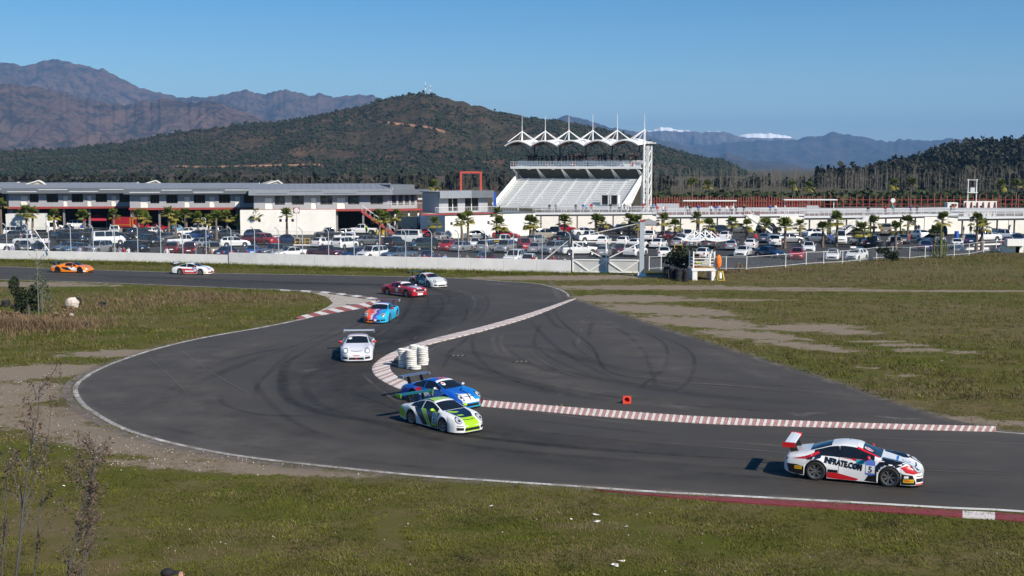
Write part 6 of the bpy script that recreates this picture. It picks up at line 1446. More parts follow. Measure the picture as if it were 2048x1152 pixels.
TABLE = """10 503 pickup white -150;45 503 saloon grey -60;78 504 saloon black -65;122 504 saloon grey -130;160 506 saloon grey-blue -130;196 507 off-roader silver -105;262 507 pickup black -25
352 509 off-roader dark_red 100;388 510 pickup dark_red 100;424 511 off-roader beige -60;448 513 saloon dark_blue 75;502 512 saloon blue 100;556 514 pickup grey -140;604 516 saloon white -140;646 517 pickup dark_red -30;690 518 hatchback dark_blue -120;742 519 off-roader white -125;798 521 pickup grey-blue -130;855 523 saloon dark_blue 90
985 528 hatchback dark_red -70;1024 529 off-roader white -110;1050 532 estate white -100
62 491 pickup white 172;28 479 estate grey 160;36 473 off-roader white 20;150 489 off-roader black -15;212 489 van white 30;305 492 off-roader black -45;366 492 pickup white 8;405 495 saloon silver 65;467 493 estate white 20;505 487 saloon dark_red 10;527 489 off-roader red -40;576 487 saloon dark_blue 0
645 495 hatchback white 65;690 498 off-roader white 65;695 483 saloon white 10;733 490 saloon grey 35;790 497 off-roader black 65;813 486 van white 170;846 500 off-roader dark_green -135;895 500 hatchback red -110;924 503 saloon silver 65;949 496 hatchback white -80;975 505 off-roader silver 70;1012 505 off-roader silver -110;1008 492 pickup white 5;1046 501 pickup red -75;1071 506 saloon silver 80;1110 508 off-roader silver -125;1159 510 pickup white 12;1207 513 hatchback silver 75;1238 509 saloon dark_red -85;1271 513 off-roader white 60;1328 515 saloon white 85;1407 517 saloon white 65;1488 512 coupe white -112;1546 515 saloon dark_blue -60;1584 517 saloon red -105;1617 504 saloon white -105;1666 519 coupe white -112;1713 520 hatchback white -128
1085 488 estate silver 60;1128 486 pickup black 60;1166 484 pickup white 30;1170 471 saloon white 10;1208 491 hatchback white 70;1249 492 hatchback white 70;1283 497 hatchback white 60;1316 496 saloon white 70;1354 494 hatchback silver 75;1385 494 saloon silver 70;1424 496 pickup grey 75;1462 500 hatchback silver 80;1502 498 hatchback white 70;1451 480 saloon white 70;1366 480 pickup white -80;1340 479 saloon dark_red 60;1404 483 saloon dark_blue 60;1535 485 hatchback grey-blue 70;1548 493 off-roader white 80;1590 485 saloon silver 10;1632 485 saloon silver 150;1628 474 saloon white 30;1668 487 van white -95;1714 490 saloon grey-blue -85;1750 495 pickup black 60;1783 496 off-roader grey 80;1805 487 saloon grey 80;1850 501 saloon dark_blue 80;1838 477 hatchback white 100;1860 487 saloon silver 150;1884 500 hatchback grey 70;1912 497 hatchback white 70;1937 491 off-roader dark_blue 80;1973 482 pickup white -160;2006 480 pickup silver 178;2034 486 saloon dark_blue -95;2014 493 saloon dark_red 70;1772 470 van beige 70
140 469 pickup black -150;160 458 off-roader white 10;190 474 saloon black 20;222 472 pickup white 100;236 483 saloon black -30;283 476 off-roader black 40;307 471 estate white 80;318 463 saloon red 10;330 484 hatchback grey -100;360 466 hatchback light_blue -60;372 472 saloon white -150;390 467 off-roader white 170;398 478 saloon blue -20;434 473 pickup silver 60;470 476 saloon grey -30;500 476 estate dark_blue 10;104 460 estate white 20;118 480 saloon black 130
660 476 pickup black -160;725 468 pickup white 178;690 461 hatchback red 60;760 462 saloon dark_blue 20;815 473 saloon black 20;855 474 hatchback red 80;880 482 saloon silver 75;955 478 saloon silver 20;1090 478 off-roader beige 20;1060 470 saloon black 80;1110 474 pickup black -100;1215 463 saloon black 10;1255 468 off-roader black 10;1300 482 pickup white 70;1130 464 saloon red -10;1440 470 off-roader black 30;1480 466 pickup grey 20;1530 466 off-roader black 20;1590 464 off-roader black 10;1640 462 off-roader black 10;1700 466 saloon black 10;1880 470 off-roader black 80;1010 477 saloon red -10"""
cars = []
for rec in TABLE.replace('\n', ';').split(';'):
    x, y, kind, c, h = rec.split(); p = G(float(x), float(y)); cars.append([p, kind, c.replace('_', ' '), R(float(h)) + random.uniform(-.05, .05), float(x), float(y)])
def obb(c):
    sp = CARS[c[1]]; u = Vector((math.cos(c[3]), math.sin(c[3]))); v = Vector((-u.y, u.x)); return Vector(c[0].xy), u, v, sp['L'] / 2 + .12, sp['W'] / 2 + .15
def hit(a, b):
    A, B = obb(a), obb(b); d = B[0] - A[0]
    for ax in (A[1], A[2], B[1], B[2]):
        if abs(d.dot(ax)) > sum(abs(q[1].dot(ax)) * q[3] + abs(q[2].dot(ax)) * q[4] for q in (A, B)): return False
    return True
for it in range(60):     # settle overlaps: push the pair apart along the line between them
    moved = 0
    for i in range(len(cars)):
        for j in range(i):
            a, b = cars[i], cars[j]
            if (a[0] - b[0]).length < 6 and hit(a, b):
                d = (a[0] - b[0]); d.z = 0; d = d.normalized() * .18; a[0] += d; b[0] -= d; moved += 1
    if not moved: break
cars.sort(key=lambda c: (round(c[0].y / 7), c[0].x))
def neighbours(i):
    c = cars[i]; l = [k for k in cars if k is not c and abs(k[0].y - c[0].y) < 6 and -9 < k[0].x - c[0].x < 0]; r = [k for k in cars if k is not c and abs(k[0].y - c[0].y) < 6 and 0 < k[0].x - c[0].x < 9]
    f = lambda q: '%s %s' % (q[2], q[1])
    return (f(max(l, key=lambda k: k[0].x)) if l else None, f(min(r, key=lambda k: k[0].x)) if r else None)
def where(c):
    y = c[5]; x = c[4]
    if x < 1140 and y > 498 + max(0, (x - 300) * .030): return 'behind the barrier wall'
    if x > 1290 and y > 503: return 'by the field fence'
    if y < 472: return 'near the buildings'
    return 'mid car park'
for i, (p, kind, c, h, x, y) in enumerate(cars):
    l, r = neighbours(i); f = 'facing out' if math.sin(h) < -.5 else 'tail out' if math.sin(h) > .5 else 'parked sideways'
    lab = '%s %s %s %s' % (c, kind, f, where((p, kind, c, h, x, y)))
    if l and r: lab = '%s %s %s, between a %s and a %s %s' % (c, kind, f, l, r, where((p, kind, c, h, x, y)).replace('behind the barrier wall', 'by the barrier').replace('near the buildings', 'far back').replace('mid car park', ''))
    elif l or r: lab += ', beside a %s' % (l or r)
    lab = ' '.join(lab.strip().split())
    if len(lab.split()) > 16: lab = '%s %s %s, between a %s and a %s' % (c, kind, f, l, r)
    if len(lab.split()) > 16: lab = '%s %s between a %s and a %s' % (c, kind, l, r)
    t = empty('parked_car', p + Vector((0, 0, .012)), h, lab, 'car', 'cars in the car park')
    for n, me in carmeshes(kind):
        link(n, me, t, mat=PMAT.get(n, PAINT[c]))
    sp = CARS[kind]
    for xx in (sp['af'], sp['ar']):
        for s in (-1, 1):
            w = link('wheel', PW[sp['r']], t, (xx, s * (sp['W'] / 2 - .13), sp['r']), math.pi if s > 0 else 0, [M_tyre, M_rim])
    if kind == 'pickup' and 1000 < x < 1015:
        m = MB(); m.span(-2.0, 1.0, -.955, -.935, .72, .84); m.span(-2.0, 1.0, .935, .955, .72, .84); m.build('yellow_stripe', YEL, t)
        m = MB(); m.span(-2.3, .9, -.95, -.93, .5, .71); m.span(-2.3, .9, -.95, -.93, .85, 1.0); m.build('black_panel', BLK, t)
# small stage rally car with orange flash, under the pit building
rc = empty('rally_car', G(686, 475), R(-150), 'white, blue and orange rally car nose to tail with the black pickup', 'car')
for n, me in carmeshes('hatchback'): link(n, me, rc, mat=PMAT.get(n, PAINT['white']))
bvh = SHELLS['p_hatchback'][1]
for ax in ('L', 'R'): decal(rc, bvh, 'livery_patch', [(-1.6, .3), (-.2, .3), (.4, .8), (-1.5, .85)], ax, BLUE, .008, .15); decal(rc, bvh, 'livery_patch', [(-1.7, .25), (1.2, .25), (1.2, .42), (-1.7, .5)], ax, ORNG, .012, .15)
for xx in (1.22, -1.24):
    for s in (-1, 1): link('wheel', PW[.30], rc, (xx, s * .72, .30), math.pi if s > 0 else 0, [M_tyre, M_rim])
# ============================================================ VEGETATION
def leafmat(name, lo, hi, sc=3.0, trans=.0):
    k = NT(name); c = k.mix(k.ramp(k.noise(sc, 4, .7), [(.3, 0.0), (.7, 1.0)]), lo, hi); k.fin(c, .75, spec=.25)
    return k.mat
M_palm = leafmat('palm_leaf', (.050, .075, .010), (.165, .185, .030), 2.2)
M_palm_old = leafmat('palm_leaf_old', (.16, .14, .02), (.33, .28, .05), 2.2)
M_ptrunk = pm('palm_trunk', (.17, .125, .095), .95, var=.35, scale=6)
M_scrub = leafmat('scrub_leaf', (.009, .014, .004), (.036, .044, .014), .02)
M_wood = leafmat('wood_leaf', (.010, .013, .007), (.042, .042, .021), .06)
M_bark = pm('grey_bark', (.17, .155, .135), .95, var=.3, scale=2)
M_poplar = pm('pale_bare_bark', (.17, .15, .125), .95, var=.3, scale=.6)
M_hedge = leafmat('hedge_leaf', (.018, .028, .010), (.060, .075, .022), .25)
M_bush = leafmat('bush_leaf', (.012, .020, .009), (.048, .062, .026), 1.6)
M_weed = leafmat('dry_weed', (.095, .062, .034), (.27, .19, .105), 1.2)
M_deadleaf = leafmat('dead_leaf', (.055, .038, .027), (.17, .12, .085), 5)
M_grassblade = leafmat('grass_blade', (.024, .034, .003), (.165, .168, .020), .5)
M_straw = leafmat('straw_blade', (.080, .060, .026), (.235, .180, .090), .5)
def fan_leaf(m, base, d, size, droop):
    """one fan palm leaf: stalk and a pleated fan of segments"""
    d = d.normalized(); side = d.cross(Vector((0, 0, 1)));
    if side.length < .1: side = Vector((1, 0, 0))
    side.normalize(); up = side.cross(d); tip = base + d * size * .55
    m.add([base + side * .02, base - side * .02, tip - side * .015, tip + side * .015], [(0, 1, 2, 3)])
    n = 9
    for i in range(n):
        a = -1.25 + 2.5 * i / (n - 1); e = d * math.cos(a) + side * math.sin(a); L = size * .62 * (1 - .12 * abs(a))
        p = tip + e * L - Vector((0, 0, droop * L * (.35 + .3 * abs(a)))); q = tip + e * L * .55 + up * .05 * size; w = (side * math.cos(a) - d * math.sin(a)) * .075 * size
        m.add([tip, q + w, p, q - w], [(0, 1, 2, 3)])
def palm_crown(seed, n=30, size=1.15):
    rnd = random.Random(seed); m = MB()
    for i in range(n):
        t = rnd.uniform(0, 2 * math.pi); el = R(rnd.uniform(-35, 80)) if i > 5 else R(rnd.uniform(55, 85)); s = size * rnd.uniform(.8, 1.15)
        d = Vector((math.cos(t) * math.cos(el), math.sin(t) * math.cos(el), math.sin(el))); m.mi = 1 if el < R(-8) else 0
        fan_leaf(m, Vector((0, 0, rnd.uniform(-.2, .1))), d, s, .25 if el > 0 else .5)
    return m.mesh('crown')
CROWNS = [palm_crown(s) for s in (1, 2, 3, 4)]
m = MB(); m.tube([(0, 0, -.1), (.02, 0, .25), (-.01, .02, .5), (.02, .0, .75), (0, 0, 1.02)], [.30, .22, .19, .17, .19], 9); PTRUNK = m.mesh('trunk', True)
def palm(px, by, ty, lab, grp, base=None, cs=1.0, thin=1.0):
    p = base or G(px, by); s = px_scale(by) if base is None else FPX / p.y; h = max(1.6, (by - ty) / s - .55)
    o = empty('palm_tree', p, random.uniform(0, 6.28), lab, 'palm', grp)
    t = link('trunk', PTRUNK, o, mat=M_ptrunk); t.scale = (thin, thin, h); t.rotation_euler = (random.uniform(-.03, .03), random.uniform(-.03, .03), 0)
    c = link('crown', random.choice(CROWNS), o, (0, 0, h), random.uniform(0, 6), [M_palm, M_palm_old]); k_ = random.uniform(.98, 1.32) * cs; c.scale = (k_, k_, k_)
PALMS = [(3, 478, 405), (54, 472, 418), (66, 475, 420), (110, 477, 424), (168, 468, 428), (228, 470, 424), (278, 476, 424), (290, 475, 429), (338, 476, 420), (352, 474, 430), (373, 470, 424), (397, 472, 430), (418, 475, 436), (433, 480, 430), (454, 476, 428), (478, 468, 436), (513, 470, 425), (574, 474, 424), (759, 482, 428), (772, 476, 431), (794, 479, 426), (868, 486, 440), (924, 482, 436), (936, 480, 430), (994, 480, 420), (999, 482, 444), (1060, 486, 440), (1068, 486, 442), (1130, 484, 438), (1193, 478, 436), (1203, 478, 440), (1258, 476, 436), (1275, 477, 440), (1327, 481, 434), (1350, 483, 446), (1394, 480, 431), (1418, 478, 446), (1463, 478, 440), (1493, 481, 446), (1530, 476, 445), (1569, 497, 447), (1600, 478, 446), (1645, 495, 450), (1672, 493, 434), (1720, 495, 455), (1747, 474, 441), (1791, 499, 450), (1815, 474, 441), (1870, 488, 461), (1885, 486, 434), (1952, 505, 434), (1963, 502, 447)]
def pwhere(x):
    for lim, t in ((30, 'beside the white box truck cab side'), (90, 'in front of the white box truck'), (140, 'between the white truck and the crimson gazebo'), (200, 'beside the crimson gazebo'), (245, 'beside the fire truck'), (300, 'at the nose of the fire truck'), (360, 'below the pit building with the light blue car'), (425, 'beside the framed black board'), (490, 'before the dark garage next to the white garage wall'), (600, 'against the long white garage wall'), (800, 'at the foot of the red stair'), (880, 'between the tanker and the white garage block'), (945, 'against the white garage block'), (1010, 'at the end of the white garage block'), (1080, 'at the corner where the walkway meets the garage block'), (1140, 'below the walkway of the grandstand'), (1280, 'under the grandstand walkway near the gate post'), (1360, 'beside the grey gazebo'), (1430, 'in front of the second walkway'), (1500, 'beside the pale gazebo'), (1610, 'under the short walkway'), (1680, 'beside the white van'), (1730, 'at the foot of the white stair'), (1830, 'below the long walkway'), (1900, 'behind the tall cactus'), (2100, 'near the white concrete blocks')):
        if x < lim: return t
prev = None
plab = ['%s fan palm %s' % ('tall' if b - t > 54 else 'short' if b - t < 40 else 'medium', pwhere(x)) for x, b, t in PALMS]
for i, (x, b, t) in enumerate(PALMS):
    same = sorted([j for j in range(len(PALMS)) if plab[j] == plab[i]], key=lambda j: -PALMS[j][1]); q = plab[i]
    if len(same) > 1: q += ', ' + ('nearer the track' if same.index(i) == 0 else 'farther back' if same.index(i) == len(same) - 1 else 'middle one')
    palm(x, b, t, q, 'palms in the car park')
for x, Y, ty, lab in [(1384, 330, 364, 'slender far palm nearest the grandstand beyond the red fence'), (1414, 335, 367, 'slender far palm second from the grandstand'), (1585, 330, 368, 'slender far palm over the white canopy end'), (1618, 335, 371, 'slender far palm beyond the end of the dense red fence'), (1789, 320, 366, 'slender far palm just behind the round white sign'), (1823, 318, 365, 'slender far palm past the round white sign'), (2003, 315, 368, 'slender far palm just past the white finned wall'), (2033, 315, 367, 'slender far palm farthest past the finned wall'), (868, 262, 369, 'slender palm behind the gap between pavilion and small office')]:
    a = at(x, ty, Y); palm(x, 333 + CAM_H * FPX / Y, ty, lab, 'tall palms beyond the walkways', Vector((a.x, Y, 0)), 1.3, .8)
# --- blade-built foliage as numpy clouds
def quads(centers, size, seed, flat=.0, aspect=1.0, up=0.0):
    """one leaf-clump quad per centre, random orientation"""
    rng = np.random.default_rng(seed); n = len(centers); a = rng.normal(size=(n, 3)); a[:, 2] *= (1 - flat); a /= np.linalg.norm(a, axis=1)[:, None]
    b = rng.normal(size=(n, 3)); b[:, 2] += up; b -= a * np.sum(a * b, 1)[:, None]; b /= np.linalg.norm(b, axis=1)[:, None]
    s = (np.asarray(size) * rng.uniform(.6, 1.3, n))[:, None]; c = np.asarray(centers)
    v = np.stack([c - a * s - b * s * .3 * aspect, c + a * s * .2 - b * s * aspect, c + a * s + b * s * .2 * aspect, c - a * s * .2 + b * s * aspect], 1).reshape(-1, 3)
    return v, np.arange(4 * n).reshape(n, 4)
def cloud(name, mat, groups, label=None, kind='stuff', parent=None):
    vs, fs, o = [], [], 0
    for v, f in groups: vs.append(v); fs.append(f + o); o += len(v)
    ob = link(name, npmesh(name, np.concatenate(vs), np.concatenate(fs)), parent, mat=mat)
    if kind: ob['kind'] = kind
    if label: ob['label'] = label
    return ob
rng = np.random.default_rng(5)
def lumps(n, cx, cy, cz, rx, ry, rz, seed):
    """points near the surface of several lobes: an uneven crown"""
    r = np.random.default_rng(seed); out = []; L = 5
    for i in range(L):
        o = r.normal(size=3) * np.array([rx, ry, rz]) * .42; k_ = r.uniform(.45, .75); q = r.normal(size=(n // L, 3)); q /= np.linalg.norm(q, axis=1)[:, None]
        out.append(np.array([cx, cy, cz]) + o + q * np.array([rx, ry, rz]) * k_ * r.uniform(.6, 1.0, (n // L, 1)))
    return np.concatenate(out)
# scrub on the near hill
fi = rng.integers(0, HX.size, 90000); hx = HX.ravel()[fi] + rng.uniform(-3, 3, 90000); hy = HY.ravel()[fi]; hz = HZ.ravel()[fi]
den = fbm(hx / 90, hy / 60, 77, 4); bare = np.exp(-(((hx - (-70 * 1)) / 120) ** 2 + ((hz - 95) / 28) ** 2))
keep = (den + rng.uniform(-.16, .16, 90000) > .40 + .20 * (bare > .45)) & (hz > 1) & (hy < 1930)
bx, by_, bz = hx[keep][:30000], hy[keep][:30000], hz[keep][:30000]; nb = len(bx)
icos = np.array([(0, 0, 1), (.9, 0, .3), (.28, .85, .3), (-.73, .53, .3), (-.73, -.53, .3), (.28, -.85, .3), (0, 0, -.6)]); icof = np.array([(0, 1, 2), (0, 2, 3), (0, 3, 4), (0, 4, 5), (0, 5, 1), (6, 2, 1), (6, 3, 2), (6, 4, 3), (6, 5, 4), (6, 1, 5)])
sz = np.clip(np.exp(rng.normal(.30, .42, nb)), .6, 4.2); vv = icos[None] * sz[:, None, None] * rng.uniform(.7, 1.3, (nb, 7, 3)) + np.stack([bx, by_, bz + sz * .35], 1)[:, None]
ff = (icof[None] + 7 * np.arange(nb)[:, None, None]).reshape(-1, 3)
o = link('hill_scrub', npmesh('hill_scrub', vv.reshape(-1, 3), ff), mat=M_scrub); tag(o, 'dark scrub scattered over the near hill', kind='stuff')
hb = BVHTree.FromPolygons([tuple(v.co) for v in hill_o.data.vertices], [tuple(p.vertices) for p in hill_o.data.polygons])
for pix, w in (([(716, 219), (726, 228), (740, 242), (770, 246), (800, 250), (830, 253), (860, 257), (890, 266)], 7), ([(340, 334), (420, 335), (520, 333), (640, 331)], 4)):
    pts = []
    for p in cat_rom([Vector((x, y, 0)) for x, y in pix], 6):
        h = hb.ray_cast(Vector((0, 0, CAM_H)), ray(p.x, p.y).normalized())
        if h[0]: pts.append(h[0] + Vector((0, -1.0, 1.0)))
    if len(pts) > 3:
        m = MB(); vs = []; fs = []
        for i, p in enumerate(pts):
            vs += [p + Vector((0, 0, -w * .25)), p + Vector((0, w * .3, w * .25))]
            if i: fs.append((2 * i - 2, 2 * i, 2 * i + 1, 2 * i - 1))
        m.add(vs, fs); tag(m.build('hill_track', pm('red_earth_track', (.24, .125, .075), .95, var=.2, scale=.05)), kind='structure')
# radio masts on the hill top
for px, ty, lab in ((851, 165, 'thin red and white lattice radio mast on the hill top'), (861, 170, 'shorter thin radio mast on the hill top')):
    a = at(px, 186, 1895); t_ = at(px, ty, 1895); rm = empty('radio_mast', (a.x, 1895, a.z - 4), 0, lab, 'mast'); h = t_.z - a.z + 4
    for i in range(5): m = MB(); m.beam((0, 0, h * i / 5), (0, 0, h * (i + 1) / 5), .8); m.build('mast_section', M_red if i % 2 else M_wpaint, rm)
# wooded hill on the right
WOOD = [(1600, 378), (1640, 366), (1700, 354), (1760, 338), (1810, 325), (1850, 314), (1890, 300), (1920, 294), (1990, 291), (2048, 288), (2200, 284), (2560, 286)]
wo, WX, WY, WZ = mountain('wooded_hill', WOOD, 950, 420, hillmat('wood_floor', (.05, .045, .03), (.035, .035, .02), (.02, .024, .012), .02), 140, 60, 61, .35, 1.0, 3)
fi = rng.integers(0, WX.size, 3000); g_ = []
for i, q in enumerate(fi):
    x, y, z = WX.ravel()[q] + rng.uniform(-3, 3), WY.ravel()[q], WZ.ravel()[q]
    if z < .5 or y > 985: continue
    h = rng.uniform(4.5, 9); c = lumps(30, x, y, z + h * .55, h * .36, h * .36, h * .45, i); g_.append(quads(c, h * .16, i))
cloud('hill_wood', M_wood, g_, 'dense dark wood covering the hill on the right')
# tree belts: bare poplars, dark evergreen rows, hedges
def bare_belt(name, n, px0, px1, Y0, Y1, h0, h1, mat, seed, label, rad=.11):
    r = np.random.default_rng(seed); m = MB()
    for i in range(n):
        Y = r.uniform(Y0, Y1); x = (r.uniform(px0, px1) - 1024) / FPX * Y; h = r.uniform(h0, h1); w = rad * r.uniform(.7, 1.4)
        m.tube([(x, Y, 0), (x + r.uniform(-.2, .2), Y, h * .5), (x + r.uniform(-.3, .3), Y, h)], [w, w * .7, .02], 4, False)
        for b in range(11):
            z = h * r.uniform(.12, .85); a = r.uniform(0, 6.28); L = r.uniform(.12, .3) * h; m.tube([(x, Y, z), (x + math.cos(a) * L * .3, Y + math.sin(a) * L * .3, z + L)], [w * .42, .015], 3, False)
    o = m.build(name, mat); tag(o, label, kind='stuff')
bare_belt('poplar_belt', 430, 1300, 2480, 520, 660, 7.5, 13.5, M_poplar, 3, 'belt of bare pale poplars beyond the red posts', .075)
bare_belt('poplar_belt', 150, 1640, 2480, 470, 520, 7, 12, M_poplar, 4, 'nearer bare poplars below the wooded hill', .07)
bare_belt('bare_thicket', 300, 560, 1330, 430, 640, 5, 9.5, pm('brown_twigs', (.095, .075, .06), .95, var=.3, scale=.4), 5, 'brown leafless thicket behind the pit buildings and grandstand', .10)
g_ = []
for i in range(330):
    Y = rng.uniform(560, 760); px = rng.uniform(-120, 1330); x = (px - 1024) / FPX * Y; h = rng.uniform(4, 8.5); g_.append(quads(lumps(40, x, Y, h * .5, h * .42, h * .4, h * .5, i + 900), h * .15, i))
for i in range(260):
    Y = rng.uniform(640, 760); px = rng.uniform(1300, 2480); x = (px - 1024) / FPX * Y; h = rng.uniform(7, 12) * (.55 if px < 1620 else 1); g_.append(quads(lumps(40, x, Y, h * .5, h * .32, h * .32, h * .5, i + 2900), h * .13, i))
cloud('tree_belt', M_wood, g_, 'dark tree belt at the foot of the hills')
g_ = []
for i in range(600):
    Y = rng.uniform(345, 440); px = rng.uniform(1295, 2480); x = (px - 1024) / FPX * Y; h = rng.uniform(1.8, 3.6); g_.append(quads(lumps(30, x, Y, h * .5, h * .8, h * .6, h * .5, i + 5000), h * .22, i))
cloud('hedge_belt', M_hedge, g_, 'green hedges beyond the red posts')
def conifer(x, Y, h, lab, seed):
    o = empty('conifer_tree', (x, Y, 0), 0, lab, 'tree', 'conifers on the skyline'); m = MB(); m.tube([(0, 0, -.5), (0, 0, h * .9)], [.3, .05], 6); m.build('trunk', M_bark, o)
    r = np.random.default_rng(seed); n = 260; t = r.uniform(.12, 1, n); a = r.uniform(0, 6.28, n); rr = (1 - t) ** .8 * h * .24 * r.uniform(.3, 1, n) + .15
    v, f = quads(np.stack([np.cos(a) * rr, np.sin(a) * rr, t * h], 1), h * .06, seed, .4); ob = link('crown', npmesh('crown', v, f), o, mat=M_wood)
for i, (px, ty, Y) in enumerate([(1635, 333, 640), (1648, 340, 645), (1668, 336, 650), (1686, 333, 655), (1697, 335, 660), (1713, 334, 660), (1657, 331, 650)]):
    a = at(px, ty, Y); conifer(a.x, Y, a.z, 'tall dark conifer at the edge of the wood above the poplars' if i == 0 else '%s dark conifer along the wood edge after the tall edge one' % ['first', 'third', 'fourth', 'fifth', 'sixth', 'second'][(0, 2, 3, 4, 5, 1)[i - 1] if False else i - 1], 70 + i)
# --- bushes, weeds and saplings on the near ground
def shrub(px, py, w, h, mat, lab, n=700, leaf=.07, seed=1, name='shrub', wx=None):
    p = G(px, py); o = empty(name, p, 0, lab, 'bush'); v, f = quads(lumps(n, 0, 0, h * .5, wx or w, w, h * .55, seed), leaf, seed); link('foliage', npmesh('foliage', v, f), o, mat=mat)
    m = MB(); r = random.Random(seed)
    for i in range(9): a = r.uniform(0, 6.28); m.tube([(0, 0, -.05), (math.cos(a) * w * .4, math.sin(a) * w * .4, h * .7)], [.025, .01], 4)
    m.build('stem', M_bark, o)
shrub(1352, 551, .9, 2.6, M_bush, 'large dark bush behind the stacks of black tyres', 1500, .13, 3, wx=2.1)
shrub(1384, 549, .5, 2.2, M_bush, 'narrow dark bush between the tyre stacks and the marshal stand', 500, .11, 8)
shrub(1774, 522, 1.0, 1.5, M_bush, 'round olive bush at the fence beyond the white hatchback', 700, .12, 4)
shrub(58, 632, .85, 3.2, M_bush, 'dark green bush beside the bare pole sapling in the weeds', 1500, .10, 5)
shrub(85, 625, .8, 2.6, leafmat('grey_green_leaf', (.045, .058, .035), (.12, .14, .09), 1.5), 'pale grey green bush around the pole sapling', 500, .08, 6)
shrub(30, 640, .9, 1.0, M_weed, 'low brown weed clump beside the dark green bush', 600, .09, 9)
shrub(120, 640, 1.2, .9, M_weed, 'low brown weed clump in front of the pale boulder', 600, .09, 10)
shrub(1480, 540, .8, .8, M_weed, 'low dry weed clump beside the marshal stand', 300, .10, 12)
def sapling(base, h, lean, seed, lab, leafm, nb=12, leaves=26, rad=.05, droop=.8, lsize=.07, barkm=None):
    r = random.Random(seed); o = empty('sapling', base, 0, lab, 'tree'); m = MB(); pts = []; n = 9
    for i in range(n): t = i / (n - 1); pts.append(Vector((lean[0] * t ** 1.2 + r.uniform(-.03, .03) * h * .3 * t, lean[1] * t, h * t)))
    m.tube(pts, [rad * (1 - .85 * i / (n - 1)) for i in range(n)], 6); tips = []
    for b in range(nb):
        t = r.uniform(.3, .97); i = min(n - 2, int(t * (n - 1))); p = pts[i].lerp(pts[i + 1], t * (n - 1) - i); a = r.uniform(0, 6.28); L = h * r.uniform(.10, .24) * (1.15 - t * .5)
        e = p + Vector((math.cos(a) * L * .55, math.sin(a) * L * .55, L * .8)); mid = p.lerp(e, .5) + Vector((0, 0, -.05 * L)); m.tube([p, mid, e], [rad * .35, rad * .22, .004], 4); tips += [p.lerp(e, q) for q in (.4, .6, .8, .9, 1.0)]
    m.build('trunk', barkm or M_bark, o); cs = []
    for tp in tips:
        for q in range(leaves // 5): cs.append((tp.x + r.gauss(0, .06), tp.y + r.gauss(0, .06), tp.z - abs(r.gauss(0, .10)) * droop))
    v, f = quads(np.array(cs), lsize, seed, .0, .35, -1.5 * droop); link('crown', npmesh('crown', v, f), o, mat=leafm)
    return o
sapling(G(78, 640), 6.2, (.0, 0), 21, 'tall thin pole sapling with sparse grey leaves on the infield', leafmat('sparse_leaf', (.05, .06, .03), (.13, .15, .08), 2), 22, 15, .035, .2, .055, pm('pale_stem', (.20, .20, .185), .9))
def bz(y): return float(bank(np.array([y]))[0])
for (px, yb, hh, lx, sd, lab) in ((14, 22.5, 5.2, .75, 31, 'leaning bare grey sapling with clusters of dead leaves, foreground bank'), (100, 22.0, 3.9, .95, 32, 'forked pale sapling with brown dead leaves on the foreground bank'), (150, 23.5, 4.2, .45, 33, 'thin twiggy sapling with brown seed heads beside the forked one'), (-8, 24.0, 4.2, .3, 34, 'thin dead sapling beside the leaning grey one'), (55, 24.5, 5.0, .55, 35, 'slender sapling with drooping dead leaves behind the leaning one')):
    x = (px - 1024) / FPX * (yb * cP + 8 * sP); sapling(Vector((x, yb, bz(yb) - .1)), hh, (lx, .2), sd, lab, M_deadleaf, 14 if sd not in (32, 33) else 34, 30, .036 if sd == 31 else .022, 1.0, .040, pm('grey_stem', (.085, .08, .085), .9, var=.3))
# cactus
cp = G(1880, 516); ca = empty('cactus', cp, 0, 'tall green column cactus with several arms at the field fence', 'cactus'); M_cac = leafmat('cactus_skin', (.055, .075, .03), (.16, .17, .06), 4)
for i, (dx, h, r_, b) in enumerate([(0, 4.4, .13, 0), (.25, 3.4, .12, .0), (-.3, 2.6, .11, 0), (.55, 2.5, .10, .3), (-.75, 1.9, .10, .4), (.9, 2.0, .09, .35), (.1, 2.3, .11, 0), (-1.0, 1.2, .08, .5)]):
    m = MB(); m.tube([(dx * .25, .1 * (i % 3), 0), (dx, .1 * (i % 3), .15 + b), (dx, .1 * (i % 3), h * .6), (dx, .1 * (i % 3), h - .1), (dx, .1 * (i % 3), h)], [r_, r_ * 1.1, r_, r_ * .8, r_ * .2], 8); m.build('arm', M_cac, ca, smooth=True)
# --- grass tufts
def tufts(name, mat, n, sampler, h, w, blades, seed, label):
    r = np.random.default_rng(seed); P = sampler(r, n); n = len(P); k_ = blades
    a = r.uniform(0, 6.28, (n, k_)); off = r.normal(0, w, (n, k_, 2)); hh = h * r.uniform(.5, 1.3, (n, k_)) * P[:, 3][:, None]; ln = r.uniform(.3, 1.6, (n, k_)) * hh
    bx = P[:, 0][:, None] + off[..., 0]; by = P[:, 1][:, None] + off[..., 1]; bz_ = np.repeat(P[:, 2][:, None], k_, 1); ww = np.minimum(hh * .10, .012) + .005
    px_, py_ = -np.sin(a) * ww, np.cos(a) * ww
    v = np.stack([np.stack([bx - px_, by - py_, bz_], -1), np.stack([bx + px_, by + py_, bz_], -1), np.stack([bx + np.cos(a) * ln, by + np.sin(a) * ln, bz_ + hh], -1)], 2).reshape(-1, 3)
    o = link(name, npmesh(name, v, np.arange(len(v)).reshape(-1, 3)), mat=mat); tag(o, label, kind='stuff')
OUT2 = [(p.x, p.y) for p in outline]
